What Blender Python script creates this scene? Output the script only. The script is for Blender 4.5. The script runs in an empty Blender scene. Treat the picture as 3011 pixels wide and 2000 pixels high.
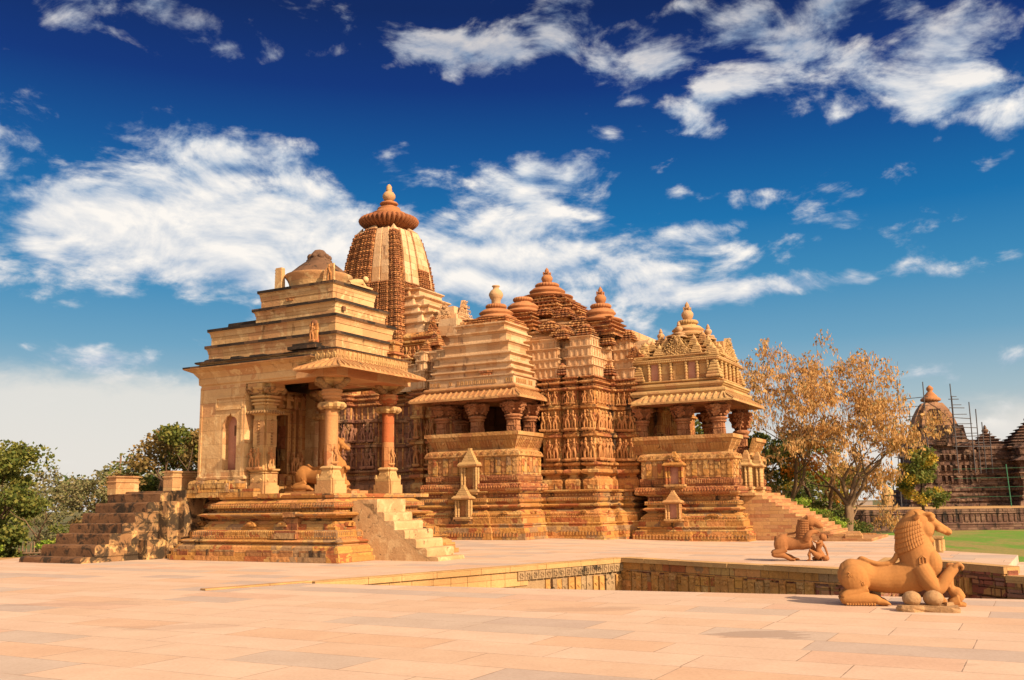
import bpy, bmesh, math, random
from mathutils import Vector, Matrix
from mathutils.geometry import tessellate_polygon
R = math.radians
random.seed(7)
SC = bpy.context.scene
COL = SC.collection

# ------------------------------------------------------------------ camera
cam_data = bpy.data.cameras.new("camera")
cam = bpy.data.objects.new("camera", cam_data)
COL.objects.link(cam)
cam_data.sensor_fit = 'HORIZONTAL'
cam_data.sensor_width = 36.0
cam_data.lens = 36.0 * 2850.0 / 3011.0
cam_data.clip_start = 0.1
cam_data.clip_end = 4000.0
cam.matrix_world = (Matrix.Translation((0, 0, 1.65)) @ Matrix.Rotation(R(90 + 9.5), 4, 'X') @ Matrix.Rotation(R(-0.84), 4, 'Z'))
SC.camera = cam

# ------------------------------------------------------------------ sun, sky, exposure
SUN_EL = R(33.0)
sx, sy = 0.74, -0.6726                      # horizontal direction towards the sun
SUN_AZ = math.atan2(sx, sy)
sun_data = bpy.data.lights.new("sun", 'SUN')
sun_data.energy = 3.2
sun_data.angle = R(0.55)
sun_data.color = (1.0, 0.77, 0.53)
sun = bpy.data.objects.new("sun", sun_data)
COL.objects.link(sun)
tow = Vector((sx * math.cos(SUN_EL), sy * math.cos(SUN_EL), math.sin(SUN_EL)))
sun.rotation_euler = tow.to_track_quat('Z', 'Y').to_euler()
sun.location = tow * 60
SC.view_settings.view_transform = 'Standard'
SC.view_settings.look = 'None'
SC.view_settings.exposure = 1.25
SC.view_settings.gamma = 1.0


class NT:
    """small helper around a node tree"""
    def __init__(s, tree):
        s.t = tree
        s.n = tree.nodes
        s.l = tree.links

    def node(s, typ, **kw):
        nd = s.n.new(typ)
        for k, v in kw.items():
            setattr(nd, k, v)
        return nd

    def put(s, sock, val):
        if hasattr(val, 'is_output') or isinstance(val, bpy.types.NodeSocket):
            s.l.new(val, sock)
        else:
            sock.default_value = val

    def math(s, op, a, b=0.0, c=None, clamp=False):
        nd = s.node('ShaderNodeMath', operation=op, use_clamp=clamp)
        s.put(nd.inputs[0], a)
        s.put(nd.inputs[1], b)
        if c is not None:
            s.put(nd.inputs[2], c)
        return nd.outputs[0]

    def mix(s, fac, a, b, mode='MIX'):
        nd = s.node('ShaderNodeMix', data_type='RGBA', blend_type=mode)
        s.put(nd.inputs[0], fac)
        s.put(nd.inputs[6], a if not isinstance(a, tuple) or len(a) == 4 else a + (1,))
        s.put(nd.inputs[7], b if not isinstance(b, tuple) or len(b) == 4 else b + (1,))
        return nd.outputs[2]

    def ramp(s, fac, stops, interp='LINEAR'):
        nd = s.node('ShaderNodeValToRGB')
        nd.color_ramp.interpolation = interp
        el = nd.color_ramp.elements
        while len(el) < len(stops):
            el.new(0.5)
        for e, (p, c) in zip(el, stops):
            e.position = p
            e.color = c if len(c) == 4 else tuple(c) + (1,)
        s.put(nd.inputs[0], fac)
        return nd.outputs[0]

    def noise(s, vec, scale, detail=4.0, rough=0.55, dist=0.0, dim='3D'):
        nd = s.node('ShaderNodeTexNoise', noise_dimensions=dim)
        if vec is not None:
            s.l.new(vec, nd.inputs['Vector'])
        nd.inputs['Scale'].default_value = scale
        nd.inputs['Detail'].default_value = detail
        nd.inputs['Roughness'].default_value = rough
        nd.inputs['Distortion'].default_value = dist
        return nd.outputs[0]

    def mapping(s, vec, scale=(1, 1, 1), loc=(0, 0, 0), rot=(0, 0, 0)):
        nd = s.node('ShaderNodeMapping')
        s.l.new(vec, nd.inputs[0])
        nd.inputs['Location'].default_value = loc
        nd.inputs['Rotation'].default_value = rot
        nd.inputs['Scale'].default_value = scale
        return nd.outputs[0]

    def smooth(s, val, a, b, lo=0.0, hi=1.0):
        nd = s.node('ShaderNodeMapRange', interpolation_type='SMOOTHSTEP')
        s.put(nd.inputs[0], val)
        for i, x in enumerate((a, b, lo, hi)):
            nd.inputs[i + 1].default_value = x
        return nd.outputs[0]


world = bpy.data.worlds.new("World")
SC.world = world
world.use_nodes = True
W = NT(world.node_tree)
W.n.clear()
wout = W.node('ShaderNodeOutputWorld')
bg = W.node('ShaderNodeBackground')
W.l.new(bg.outputs[0], wout.inputs[0])
sky = W.node('ShaderNodeTexSky', sky_type='NISHITA')
sky.sun_disc = False
sky.sun_elevation = SUN_EL
sky.sun_rotation = SUN_AZ
sky.air_density = 1.0
sky.dust_density = 1.4
sky.ozone_density = 2.5
tc = W.node('ShaderNodeTexCoord')
nrm = W.node('ShaderNodeVectorMath', operation='NORMALIZE')
W.l.new(tc.outputs['Generated'], nrm.inputs[0])
sep = W.node('ShaderNodeSeparateXYZ')
W.l.new(nrm.outputs[0], sep.inputs[0])
X, Y, Z = sep.outputs
EL = W.math('MULTIPLY', W.math('ARCSINE', Z), 180 / math.pi)
AZ = W.math('MULTIPLY', W.math('ARCTAN2', X, Y), 180 / math.pi)
# deep polarised blue overhead, teal lower down, pale warm haze at the horizon
tint = W.ramp(W.math('DIVIDE', EL, 60.0, clamp=True), [
    (0.00, (0.315, 0.270, 0.225)), (0.05, (0.26, 0.250, 0.235)), (0.095, (0.155, 0.210, 0.235)), (0.15, (0.062, 0.150, 0.220)), (0.21, (0.018, 0.105, 0.200)),
    (0.27, (0.0020, 0.066, 0.172)), (0.335, (0.0006, 0.036, 0.128)), (0.40, (0.0003, 0.0125, 0.080)), (0.47, (0.0003, 0.0065, 0.046)), (1.0, (0.001, 0.010, 0.060))])
sky_rgb = W.mix(0.975, sky.outputs[0], W.mix(1.0, tint, (10.0, 10.0, 10.0), 'MULTIPLY'))
# clouds: fractal noise on a flat layer high above the ground
comb = W.node('ShaderNodeCombineXYZ')
W.l.new(W.math('DIVIDE', AZ, 21.0), comb.inputs[0])
W.l.new(W.math('DIVIDE', EL, 11.0), comb.inputs[1])
lay = W.mapping(comb.outputs[0], scale=(1.0, 1.0, 1.0), loc=(3.1, 1.7, 0.4), rot=(0, 0, R(-6)))
n3 = W.noise(lay, 0.9, 3.0, 0.5, 0.0)


def billow(vec):
    """broken, puffy cloud field"""
    a_ = W.noise(vec, 3.3, 9.0, 0.62, 0.45)
    vo = W.node('ShaderNodeTexVoronoi', feature='SMOOTH_F1')
    wv = W.node('ShaderNodeVectorMath', operation='ADD')
    nn = W.node('ShaderNodeTexNoise')
    W.l.new(vec, nn.inputs['Vector'])
    nn.inputs['Scale'].default_value = 5.0
    nn.inputs['Detail'].default_value = 5.0
    sc_ = W.node('ShaderNodeVectorMath', operation='SCALE')
    W.l.new(nn.outputs['Color'], sc_.inputs[0])
    sc_.inputs['Scale'].default_value = 0.22
    W.l.new(vec, wv.inputs[0])
    W.l.new(sc_.outputs[0], wv.inputs[1])
    W.l.new(wv.outputs[0], vo.inputs['Vector'])
    vo.inputs['Scale'].default_value = 7.5
    cell = W.math('SUBTRACT', 0.42, vo.outputs[0])
    return W.math('ADD', a_, W.math('MULTIPLY', cell, 0.34))


n2 = W.noise(lay, 8.5, 6.0, 0.6, 0.2)
den_a = billow(lay)
up_ = W.mapping(lay, scale=(1, 1, 1), loc=(0.0, 0.06, 0.0))
den_b = billow(up_)
dens = W.math('ADD', den_a, W.math('MULTIPLY', W.math('SUBTRACT', n2, 0.5), 0.40))
dens = W.math('ADD', dens, W.math('MULTIPLY', W.math('SUBTRACT', n3, 0.5), 0.35))
# where the cloud banks stand: (azimuth, elevation, width, height, weight), degrees
BANKS = [(-23.5, 15.6, 7.5, 2.6, 0.30), (-17.3, 20.0, 4.6, 1.6, 0.26), (-17.0, 15.8, 8.0, 2.7, 0.36), (-9.0, 14.4, 8.5, 2.5, 0.37),
         (-27.5, 12.6, 4.0, 1.5, 0.14), (-1.0, 19.3, 6.5, 1.5, 0.27), (3.0, 17.2, 5.5, 1.6, 0.24), (2.0, 13.8, 9.0, 1.9, 0.33), (12.0, 15.4, 3.5, 1.2, 0.22),
         (16.5, 12.0, 6.0, 0.8, 0.40), (5.0, 11.6, 5.0, 1.0, 0.22), (15.5, 17.4, 6.0, 0.8, 0.14), (23.0, 15.0, 2.6, 0.7, 0.15), (28.0, 10.8, 3.0, 0.6, 0.16),
         (14.0, 25.2, 9.5, 2.8, 0.22), (24.5, 23.5, 7.0, 3.8, 0.23), (28.5, 19.8, 3.0, 1.8, 0.20), (3.5, 27.0, 6.0, 2.6, 0.15), (-15.5, 25.3, 3.8, 0.9, 0.20),
         (-26.0, 26.5, 6.0, 2.2, 0.19), (-6.0, 26.2, 5.0, 1.4, 0.17), (8.0, 22.0, 6.0, 1.3, 0.12), (-24.5, 7.9, 4.0, 0.7, 0.20), (6.0, 9.2, 9.0, 1.6, 0.22), (-5.0, 9.0, 7.0, 1.2, 0.12),
         (-20.0, 23.4, 14.0, 1.3, -0.30), (0.0, 22.6, 8.0, 1.5, -0.30), (20.0, 19.6, 5.5, 1.1, -0.22), (18.0, 9.3, 12.0, 1.3, -0.18), (-22.0, 10.2, 6.0, 0.9, -0.14)]
acc = None
for (a, e, wa, we, wt) in BANKS:
    da = W.math('DIVIDE', W.math('SUBTRACT', AZ, a), wa)
    de = W.math('DIVIDE', W.math('SUBTRACT', EL, e), we)
    q = W.math('ADD', W.math('MULTIPLY', da, da), W.math('MULTIPLY', de, de))
    gss = W.math('MULTIPLY', W.math('EXPONENT', W.math('MULTIPLY', q, -1.0)), wt)
    acc = gss if acc is None else W.math('ADD', acc, gss)
dens = W.math('ADD', dens, acc)
back = W.smooth(Y, 0.35, -0.25, 0.0, 0.26)         # unseen bright cloud added behind the camera as fill light
dens = W.math('ADD', dens, back)
cover = W.smooth(dens, 0.575, 0.82)
lit = W.math('ADD', W.math('MULTIPLY', W.math('SUBTRACT', den_a, den_b), 2.6), W.smooth(dens, 0.62, 1.05, 0.25, 0.72), clamp=True)
cloud_rgb = W.mix(lit, (1.45, 1.95, 2.65), (4.15, 3.95, 3.7))
hi_dim = W.smooth(EL, 20.0, 27.0, 1.0, 0.62)
cover = W.math('MULTIPLY', cover, hi_dim)
full = W.mix(cover, sky_rgb, cloud_rgb)
lowedge = W.math('ADD', W.math('ADD', 5.0, W.math('MULTIPLY', W.smooth(AZ, -9.0, -16.0), 2.6)), W.math('MULTIPLY', W.math('SUBTRACT', n2, 0.5), 2.2))
hz = W.smooth(W.math('SUBTRACT', EL, lowedge), 0.35, -1.6, 0.0, 0.86)
full = W.mix(hz, full, (3.45, 3.30, 3.05))
# warm fill glow added to the unseen sky behind the camera, centred on the sun
glow = W.math('ADD', W.math('ADD', W.math('MULTIPLY', X, tow.x), W.math('MULTIPLY', Y, tow.y)), W.math('MULTIPLY', Z, tow.z))
gl = W.math('POWER', W.math('MAXIMUM', glow, 0.0), 2.0)
gl = W.math('MULTIPLY', gl, W.smooth(Y, 0.30, -0.30))
full = W.mix(1.0, full, W.mix(gl, (0, 0, 0), (7.8, 5.35, 3.15)), 'ADD')
W.l.new(full, bg.inputs[0])
bg.inputs[1].default_value = 0.10

# ------------------------------------------------------------------ mesh helper
class MB:
    """collects quads / ngons with metric UVs; build() links ONE mesh object"""
    def __init__(s):
        s.v, s.f, s.uv, s.mi, s.sm = [], [], [], [], []

    def face(s, pts, uvs=None, mi=0, smooth=False):
        b = len(s.v)
        s.v.extend([tuple(p) for p in pts])
        s.f.append(tuple(range(b, b + len(pts))))
        if uvs is None:
            p = [Vector(q) for q in pts]
            n = (p[1] - p[0]).cross(p[2] - p[0])
            ax = max(range(3), key=lambda i: abs(n[i]))
            uvs = [((q.y, q.z), (q.x, q.z), (q.x, q.y))[ax] for q in p]
        s.uv.append(uvs)
        s.mi.append(mi)
        s.sm.append(smooth)

    def grid(s, rows, mi=0, smooth=True, closed=False, uvf=None):
        """rows: list of equal-length point lists; shared vertices"""
        b = len(s.v)
        m = len(rows[0])
        for r in rows:
            s.v.extend([tuple(p) for p in r])
        per = [0.0]
        for j in range(m):
            a, c = Vector(rows[0][j]), Vector(rows[0][(j + 1) % m])
            per.append(per[-1] + (c - a).length)
        for i in range(len(rows) - 1):
            for j in range(m if closed else m - 1):
                k = (j + 1) % m
                s.f.append((b + i * m + j, b + i * m + k, b + (i + 1) * m + k, b + (i + 1) * m + j))
                z0, z1 = rows[i][j][2], rows[i + 1][j][2]
                s.uv.append([(per[j], z0), (per[j + 1], z0), (per[j + 1], z1), (per[j], z1)])
                s.mi.append(mi)
                s.sm.append(smooth)

    def box(s, x0, x1, y0, y1, z0, z1, mi=0, taper=0.0, top=None):
        t = taper
        p = [(x0, y0, z0), (x1, y0, z0), (x1, y1, z0), (x0, y1, z0),
             (x0 + t, y0 + t, z1), (x1 - t, y0 + t, z1), (x1 - t, y1 - t, z1), (x0 + t, y1 - t, z1)]
        for i, q in enumerate(((0, 3, 2, 1), (4, 5, 6, 7), (0, 1, 5, 4), (1, 2, 6, 5), (2, 3, 7, 6), (3, 0, 4, 7))):
            s.face([p[k] for k in q], mi=(top if (top is not None and i == 1) else mi))

    def obox(s, c, ex, ey, ez, mi=0, tx=1.0):
        """oriented box: centre and three half-axes; tx scales the +ez end"""
        c, ex, ey, ez = Vector(c), Vector(ex), Vector(ey), Vector(ez)
        p = []
        for k, m in ((-1, 1.0), (1, tx)):
            for i, j in ((-1, -1), (1, -1), (1, 1), (-1, 1)):
                p.append(c + ex * i * m + ey * j * m + ez * k)
        for q in ((0, 3, 2, 1), (4, 5, 6, 7), (0, 1, 5, 4), (1, 2, 6, 5), (2, 3, 7, 6), (3, 0, 4, 7)):
            s.face([p[k] for k in q], mi=mi)

    def sweep(s, poly, prof, cap=True, mats=None, emats=None, edges=None):
        """closed CCW axis-aligned polygon; prof = [(inset, z)...]; mats = material per profile step"""
        n = len(poly)
        P = [Vector((a, b)) for a, b in poly]
        nr = []
        per = [0.0]
        for i in range(n):
            d = P[(i + 1) % n] - P[i]
            per.append(per[-1] + d.length)
            d.normalize()
            nr.append(Vector((-d.y, d.x)))
        rings = []
        for ins, z in prof:
            rings.append([(P[i].x + ins * (nr[i - 1].x + nr[i].x), P[i].y + ins * (nr[i - 1].y + nr[i].y), z) for i in range(n)])
        L = 0.0
        for k in range(len(prof) - 1):
            dl = abs(prof[k + 1][0] - prof[k][0]) * 0.5
            for i in range(n):
                if edges and i not in edges:
                    continue
                j = (i + 1) % n
                mi = mats[k] if mats else 0
                if emats and mi == 0:
                    mi = emats[i]
                z0, z1 = prof[k][1] + L, prof[k + 1][1] + L + dl
                s.face([rings[k][i], rings[k][j], rings[k + 1][j], rings[k + 1][i]],
                       [(per[i], z0), (per[i + 1], z0), (per[i + 1], z1), (per[i], z1)], mi)
            L += dl
        if cap:
            top = [Vector(p) for p in rings[-1]]
            for t in tessellate_polygon([top]):
                tri = [top[q] for q in t]
                if (tri[1] - tri[0]).cross(tri[2] - tri[0]).z < 0:
                    tri.reverse()
                s.face(tri, [(q.x, q.y) for q in tri], mats[-1] if mats else 0)
        return rings

    def lathe(s, cx, cy, prof, n=20, mi=0, smooth=True, lobes=0, amp=0.0, lobe_from=None, cap=True, sq=0.0):
        rows = []
        for k, (r, z) in enumerate(prof):
            row = []
            for i in range(n):
                a = 2 * math.pi * i / n
                rr = r
                if lobes and (lobe_from is None or lobe_from[0] <= k <= lobe_from[1]):
                    rr = r * (1 - amp * (1 - abs(math.sin(a * lobes / 2))) ** 1.5)
                row.append((cx + rr * math.cos(a), cy + rr * math.sin(a), z))
            rows.append(row)
        s.grid(rows, mi, smooth, closed=True)
        if cap:
            s.face(rows[-1], [(p[0], p[1]) for p in rows[-1]], mi)

    def tube(s, pts, rad, n=8, mi=0, smooth=True, flat=None, ref=None):
        P = [Vector(p) for p in pts]
        rows = []
        up = Vector(ref) if ref else Vector((0.13, 0.21, 0.97))
        for i, p in enumerate(P):
            d = (P[min(i + 1, len(P) - 1)] - P[max(i - 1, 0)]).normalized()
            a = d.cross(up)
            if a.length < 0.05:
                a = d.cross(Vector((1, 0, 0)))
            a.normalize()
            b = a.cross(d)
            r = rad[i] if isinstance(rad, (list, tuple)) else rad
            ra, rb = (r if isinstance(r, tuple) else (r, r))
            rows.append([p + a * ra * math.cos(t) + b * rb * math.sin(t) for t in [2 * math.pi * k / n for k in range(n)]])
        s.grid(rows, mi, smooth, closed=True)
        s.face(list(reversed(rows[0])), mi=mi)
        s.face(rows[-1], mi=mi)

    def ball(s, c, r, n=10, m=7, mi=0, rot=None):
        rx, ry, rz = r if isinstance(r, tuple) else (r, r, r)
        rows = []
        for i in range(m + 1):
            t = -math.pi / 2 + math.pi * i / m
            row = []
            for k in range(n):
                a = 2 * math.pi * k / n
                q = Vector((rx * math.cos(t) * math.cos(a), ry * math.cos(t) * math.sin(a), rz * math.sin(t)))
                if rot:
                    q = rot @ q
                row.append(Vector(c) + q)
            rows.append(row)
        s.grid(rows, mi, True, closed=True)

    def build(s, name, mats, parent=None, loc=None, weld=False):
        me = bpy.data.meshes.new(name)
        me.from_pydata(s.v, [], s.f)
        uvl = me.uv_layers.new(name='UVMap')
        flat = [c for f in s.uv for q in f for c in q]
        uvl.data.foreach_set('uv', flat)
        me.polygons.foreach_set('material_index', s.mi)
        me.polygons.foreach_set('use_smooth', s.sm)
        for m in (mats if isinstance(mats, (list, tuple)) else [mats]):
            me.materials.append(m)
        me.update()
        o = bpy.data.objects.new(name, me)
        COL.objects.link(o)
        if parent:
            o.parent = parent
        if loc:
            o.location = loc
        return o


def tag(o, label, cat, group=None, kind=None):
    if label:
        o['label'] = label
    if cat:
        o['category'] = cat
    if group:
        o['group'] = group
    if kind:
        o['kind'] = kind
    return o


def thing(name, label, cat, loc=(0, 0, 0), rotz=0.0, group=None):
    o = bpy.data.objects.new(name, None)
    o.empty_display_size = 0.3
    COL.objects.link(o)
    o.location = loc
    o.rotation_euler = (0, 0, rotz)
    return tag(o, label, cat, group)


def remeshed(mb, name, mats, voxel, parent=None, smooth=6, loc=None):
    """union of the overlapping closed shapes in mb, smoothed: one continuous surface"""
    o = mb.build(name, mats)
    m = o.modifiers.new('r', 'REMESH')
    m.mode = 'VOXEL'
    m.voxel_size = voxel
    m.use_smooth_shade = True
    sm = o.modifiers.new('s', 'SMOOTH')
    sm.factor = 0.5
    sm.iterations = smooth
    dg = bpy.context.evaluated_depsgraph_get()
    dg.update()
    me = bpy.data.meshes.new_from_object(o.evaluated_get(dg))
    old = o.data
    o.modifiers.clear()
    o.data = me
    bpy.data.meshes.remove(old)
    me.name = name
    me.materials.clear()
    for q in (mats if isinstance(mats, (list, tuple)) else [mats]):
        me.materials.append(q)
    me.polygons.foreach_set('material_index', [0] * len(me.polygons))
    me.polygons.foreach_set('use_smooth', [True] * len(me.polygons))
    if parent:
        o.parent = parent
    if loc:
        o.location = loc
    return o


def copy_tree(o, parent=None):
    c = o.copy()
    COL.objects.link(c)
    if parent:
        c.parent = parent
    for ch in list(o.children):
        copy_tree(ch, c)
    return c


# ornament rows along the faces of a swept polygon --------------------------------
def edges_of(poly, ins):
    n = len(poly)
    P = [Vector(p) for p in poly]
    nr = []
    for i in range(n):
        d = (P[(i + 1) % n] - P[i]).normalized()
        nr.append(Vector((-d.y, d.x)))
    Q = [P[i] + ins * (nr[i - 1] + nr[i]) for i in range(n)]
    return [(Q[i], Q[(i + 1) % n], -nr[i]) for i in range(n)]


def row(mb, poly, ins, z0, z1, pitch, kind, depth=0.04, fill=0.6, mi=0, only=None, jitter=0.0):
    for i, (a, b, o) in enumerate(edges_of(poly, ins)):
        if only is not None and i not in only:
            continue
        if only is None and not (o.y < -0.5 or o.x > 0.5):
            continue
        L = (b - a).length
        if L < pitch * 0.8:
            continue
        n = max(1, int(L / pitch))
        d = (b - a).normalized()
        w = L / n * fill / 2
        for k in range(n):
            if jitter and random.random() < jitter:
                continue
            c = a + d * (L * (k + 0.5) / n)
            zc, hz = (z0 + z1) / 2, (z1 - z0) / 2
            C = Vector((c.x, c.y, zc))
            D, O, U = Vector((d.x, d.y, 0)), Vector((o.x, o.y, 0)), Vector((0, 0, 1))
            if kind == 'box':
                mb.obox(C, D * w, U * hz, O * depth, mi)
            elif kind == 'taper':
                mb.obox(C, D * w, U * hz, O * depth, mi, tx=0.6)
            elif kind == 'loz':
                mb.obox(C, (D * w + U * hz) * 0.5, (U * hz - D * w) * 0.5, O * depth, mi, tx=0.55)
            elif kind == 'pair':
                mb.obox(C - D * w * 0.55, D * w * 0.3, U * hz, O * depth, mi, tx=0.8)
                mb.obox(C + D * w * 0.55, D * w * 0.3, U * hz * 0.85, O * depth, mi, tx=0.8)
            elif kind == 'arch':
                pts = [C + D * w * math.cos(t) + U * (2 * hz * math.sin(t) - hz) for t in [math.pi * q / 8 for q in range(9)]]
                f = [p + O * depth for p in pts]
                mb.face(list(reversed(f)) if (D.cross(U)).dot(O) < 0 else f, mi=mi)
                for q in range(8):
                    mb.face([pts[q], pts[q + 1], f[q + 1], f[q]], mi=mi)
                mb.obox(C + U * hz * 0.2 + O * depth, D * w * 0.22, U * hz * 0.3, O * depth * 0.6, mi)
            elif kind == 'gable':
                mb.obox(C - U * hz * 0.4, D * w, U * hz * 0.6, O * depth, mi)
                mb.obox(C + U * hz * 0.35, D * w * 0.55, U * hz * 0.4, O * depth * 0.8, mi)
            elif kind == 'round':
                mb.tube([C - U * hz, C + U * hz], w, 6, mi)


# ------------------------------------------------------------------ procedural materials
def new_mat(name):
    m = bpy.data.materials.new(name)
    m.use_nodes = True
    t = NT(m.node_tree)
    b = t.n['Principled BSDF']
    b.inputs['Roughness'].default_value = 0.88
    b.inputs['Specular IOR Level'].default_value = 0.25
    return m, t, b


def stone(name, pal, bw=0.75, bh=0.30, mortar=0.012, stain=0.35, staincol=(0.05, 0.03, 0.018), carve=0.0, cscale=9.0,
          grain=0.25, streak=True, bump=0.5, worn=None, rough=0.9, moss=0.0, tone=0.5, objspace=False):
    m, t, b = new_mat(name)
    tc = t.node('ShaderNodeTexCoord')
    uv = tc.outputs['UV']
    ob = tc.outputs['Object']
    geo = t.node('ShaderNodeNewGeometry')
    pos = ob if objspace else geo.outputs['Position']
    wob = t.noise(pos, 1.7, 2.0)
    if objspace or bw <= 0:
        val = t.noise(pos, 0.9, 2.0, 0.5)
        val = t.math('ADD', t.math('MULTIPLY', t.math('SUBTRACT', val, 0.5), 1.6), 0.5, clamp=True)
        fac = None
    else:
        br = t.node('ShaderNodeTexBrick')
        br.offset = 0.5
        br.offset_frequency = 2
        br.squash = 1.25
        br.squash_frequency = 3
        t.l.new(uv, br.inputs[0])
        for k, v in (('Color1', (0, 0, 0, 1)), ('Color2', (1, 1, 1, 1)), ('Mortar', (0.35, 0.35, 0.35, 1))):
            br.inputs[k].default_value = v
        br.inputs['Scale'].default_value = 1.0
        br.inputs['Mortar Size'].default_value = mortar
        br.inputs['Mortar Smooth'].default_value = 0.3
        br.inputs['Brick Width'].default_value = bw
        br.inputs['Row Height'].default_value = bh
        val = br.outputs[0]
        fac = br.outputs[1]
    val = t.math('ADD', t.math('MULTIPLY', val, 1.0), t.math('MULTIPLY', t.math('SUBTRACT', wob, 0.5), 0.7 if fac is None else 0.22), clamp=True)
    k = len(pal)
    if fac is None:
        col = t.ramp(val, [(i / max(1, k - 1), c) for i, c in enumerate(pal)])
    else:
        p2 = pal + pal[::-1]
        col = t.ramp(val, [(0.0 if i == 0 else 0.12 + 0.76 * (i - 0.5) / (len(p2) - 1), c) for i, c in enumerate(p2)], 'CONSTANT')
    big = t.noise(pos, 0.55, 3.0, 0.6)
    col = t.mix(t.smooth(big, 0.35, 0.7, 0.0, tone), col, t.mix(1.0, col, (0.62, 0.52, 0.46), 'MULTIPLY'))
    if worn:
        wn = t.noise(pos, 2.6, 6.0, 0.65, 0.4)
        col = t.mix(t.smooth(wn, 0.52, 0.62), col, worn)
    fine = t.noise(pos, 26.0, 5.0, 0.65)
    col = t.mix(t.smooth(fine, 0.30, 0.72, grain, 0.0), col, t.mix(1.0, col, (0.45, 0.40, 0.36), 'MULTIPLY'))
    if stain > 0:
        sv = t.mapping(pos, scale=(1.6, 1.6, 0.45 if streak else 1.6))
        sn = t.noise(sv, 1.25, 7.0, 0.68, 0.5)
        edge = 0.66 - 0.16 * stain
        col = t.mix(t.smooth(sn, edge, edge + 0.13, 0.0, min(1.0, 0.45 + stain)), col, staincol)
    if moss > 0:
        mn = t.noise(pos, 2.1, 8.0, 0.7, 0.8)
        col = t.mix(t.smooth(mn, 0.62 - 0.24 * moss, 0.70 - 0.22 * moss, 0.0, 0.92), col, (0.030, 0.022, 0.014))
    if fac is not None and mortar > 0:
        col = t.mix(t.math('MULTIPLY', fac, 0.55), col, (0.10, 0.055, 0.028))
    t.l.new(col, b.inputs['Base Color'])
    b.inputs['Roughness'].default_value = rough
    h = t.math('ADD', t.math('MULTIPLY', fine, 0.35), t.math('MULTIPLY', t.noise(pos, 7.0, 4.0, 0.6), 0.8))
    if fac is not None:
        h = t.math('SUBTRACT', h, t.math('MULTIPLY', fac, 0.9))
    if carve > 0:
        vo = t.node('ShaderNodeTexVoronoi', feature='SMOOTH_F1')
        t.l.new(uv if not objspace else pos, vo.inputs['Vector'])
        vo.inputs['Scale'].default_value = cscale
        h = t.math('SUBTRACT', h, t.math('MULTIPLY', vo.outputs[0], 2.2 * carve))
    bp = t.node('ShaderNodeBump')
    bp.inputs['Strength'].default_value = min(1.0, bump * 1.3)
    bp.inputs['Distance'].default_value = 0.03 if objspace else (0.07 if carve > 0 else 0.045)
    t.l.new(h, bp.inputs['Height'])
    t.l.new(bp.outputs[0], b.inputs['Normal'])
    return m


def plain(name, col, rough=0.8, metal=0.0):
    m, t, b = new_mat(name)
    tc = t.node('ShaderNodeTexCoord')
    n = t.noise(tc.outputs['Object'], 6.0, 5.0)
    t.l.new(t.mix(t.smooth(n, 0.3, 0.7, 0.0, 0.5), tuple(col) + (1,), tuple(c * 0.6 for c in col) + (1,)), b.inputs['Base Color'])
    b.inputs['Roughness'].default_value = rough
    b.inputs['Metallic'].default_value = metal
    return m


OCH = [(0.46, 0.225, 0.062), (0.53, 0.275, 0.072), (0.38, 0.13, 0.045), (0.50, 0.30, 0.105), (0.33, 0.20, 0.10), (0.55, 0.26, 0.09)]
RED = [(0.38, 0.145, 0.05), (0.45, 0.20, 0.07), (0.30, 0.11, 0.048), (0.50, 0.26, 0.10)]
CRM = [(0.56, 0.35, 0.155), (0.60, 0.40, 0.19), (0.52, 0.29, 0.13)]
M = {}
M['plinth'] = stone('sandstone_plinth', OCH, 0.85, 0.30, 0.010, 0.62, carve=0.3, cscale=8)
M['plinth_dark'] = stone('sandstone_weathered_plinth', [(0.34, 0.16, 0.06), (0.42, 0.20, 0.065), (0.27, 0.095, 0.04), (0.36, 0.22, 0.10)], 0.8, 0.28, 0.008, 0.9, carve=0.3, cscale=9)
M['wall'] = stone('carved_sandstone', [(0.46, 0.21, 0.065), (0.52, 0.255, 0.08), (0.38, 0.14, 0.055), (0.52, 0.31, 0.115)], 0.5, 0.40, 0.008, 0.8, carve=0.7, cscale=7)
M['wall_grey_shaded'] = stone('shade_toned_purple_sandstone', [(0.24, 0.115, 0.06), (0.29, 0.14, 0.075), (0.20, 0.085, 0.055), (0.31, 0.17, 0.085)], 0.6, 0.55, 0.006, 0.85, carve=0.8, cscale=7)  # purple-grey stone, with the balcony's shade put into its colour too
M['figure_grey_shaded'] = stone('shade_toned_figure_stone', [(0.30, 0.15, 0.085), (0.25, 0.115, 0.07), (0.34, 0.18, 0.10)], 0, 0, 0, 0.5)  # figures on that stretch, darkened in colour for the same shade
M['figure'] = stone('carved_figure_stone', [(0.52, 0.27, 0.095), (0.45, 0.20, 0.075), (0.56, 0.33, 0.13)], 0, 0, 0, 0.3, carve=0.0)
M['red'] = stone('red_sandstone', RED, 0.5, 0.22, 0.010, 0.6, carve=0.8, cscale=10)
M['redcarve'] = stone('carved_red_tower_stone', [(0.42, 0.175, 0.065), (0.50, 0.23, 0.085), (0.35, 0.135, 0.055)], 0.32, 0.24, 0.02, 0.5, carve=1.0, cscale=9, bump=0.9)
M['plaster'] = stone('cream_plaster_stone', CRM, 1.4, 0.46, 0.004, 0.55, staincol=(0.20, 0.105, 0.045), carve=0.0, tone=0.5, worn=(0.62, 0.43, 0.21))
M['white'] = stone('pale_restored_stone', [(0.60, 0.385, 0.205), (0.55, 0.32, 0.155), (0.64, 0.43, 0.24)], 0.9, 0.42, 0.006, 0.6, staincol=(0.19, 0.095, 0.055), tone=0.4)
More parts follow.
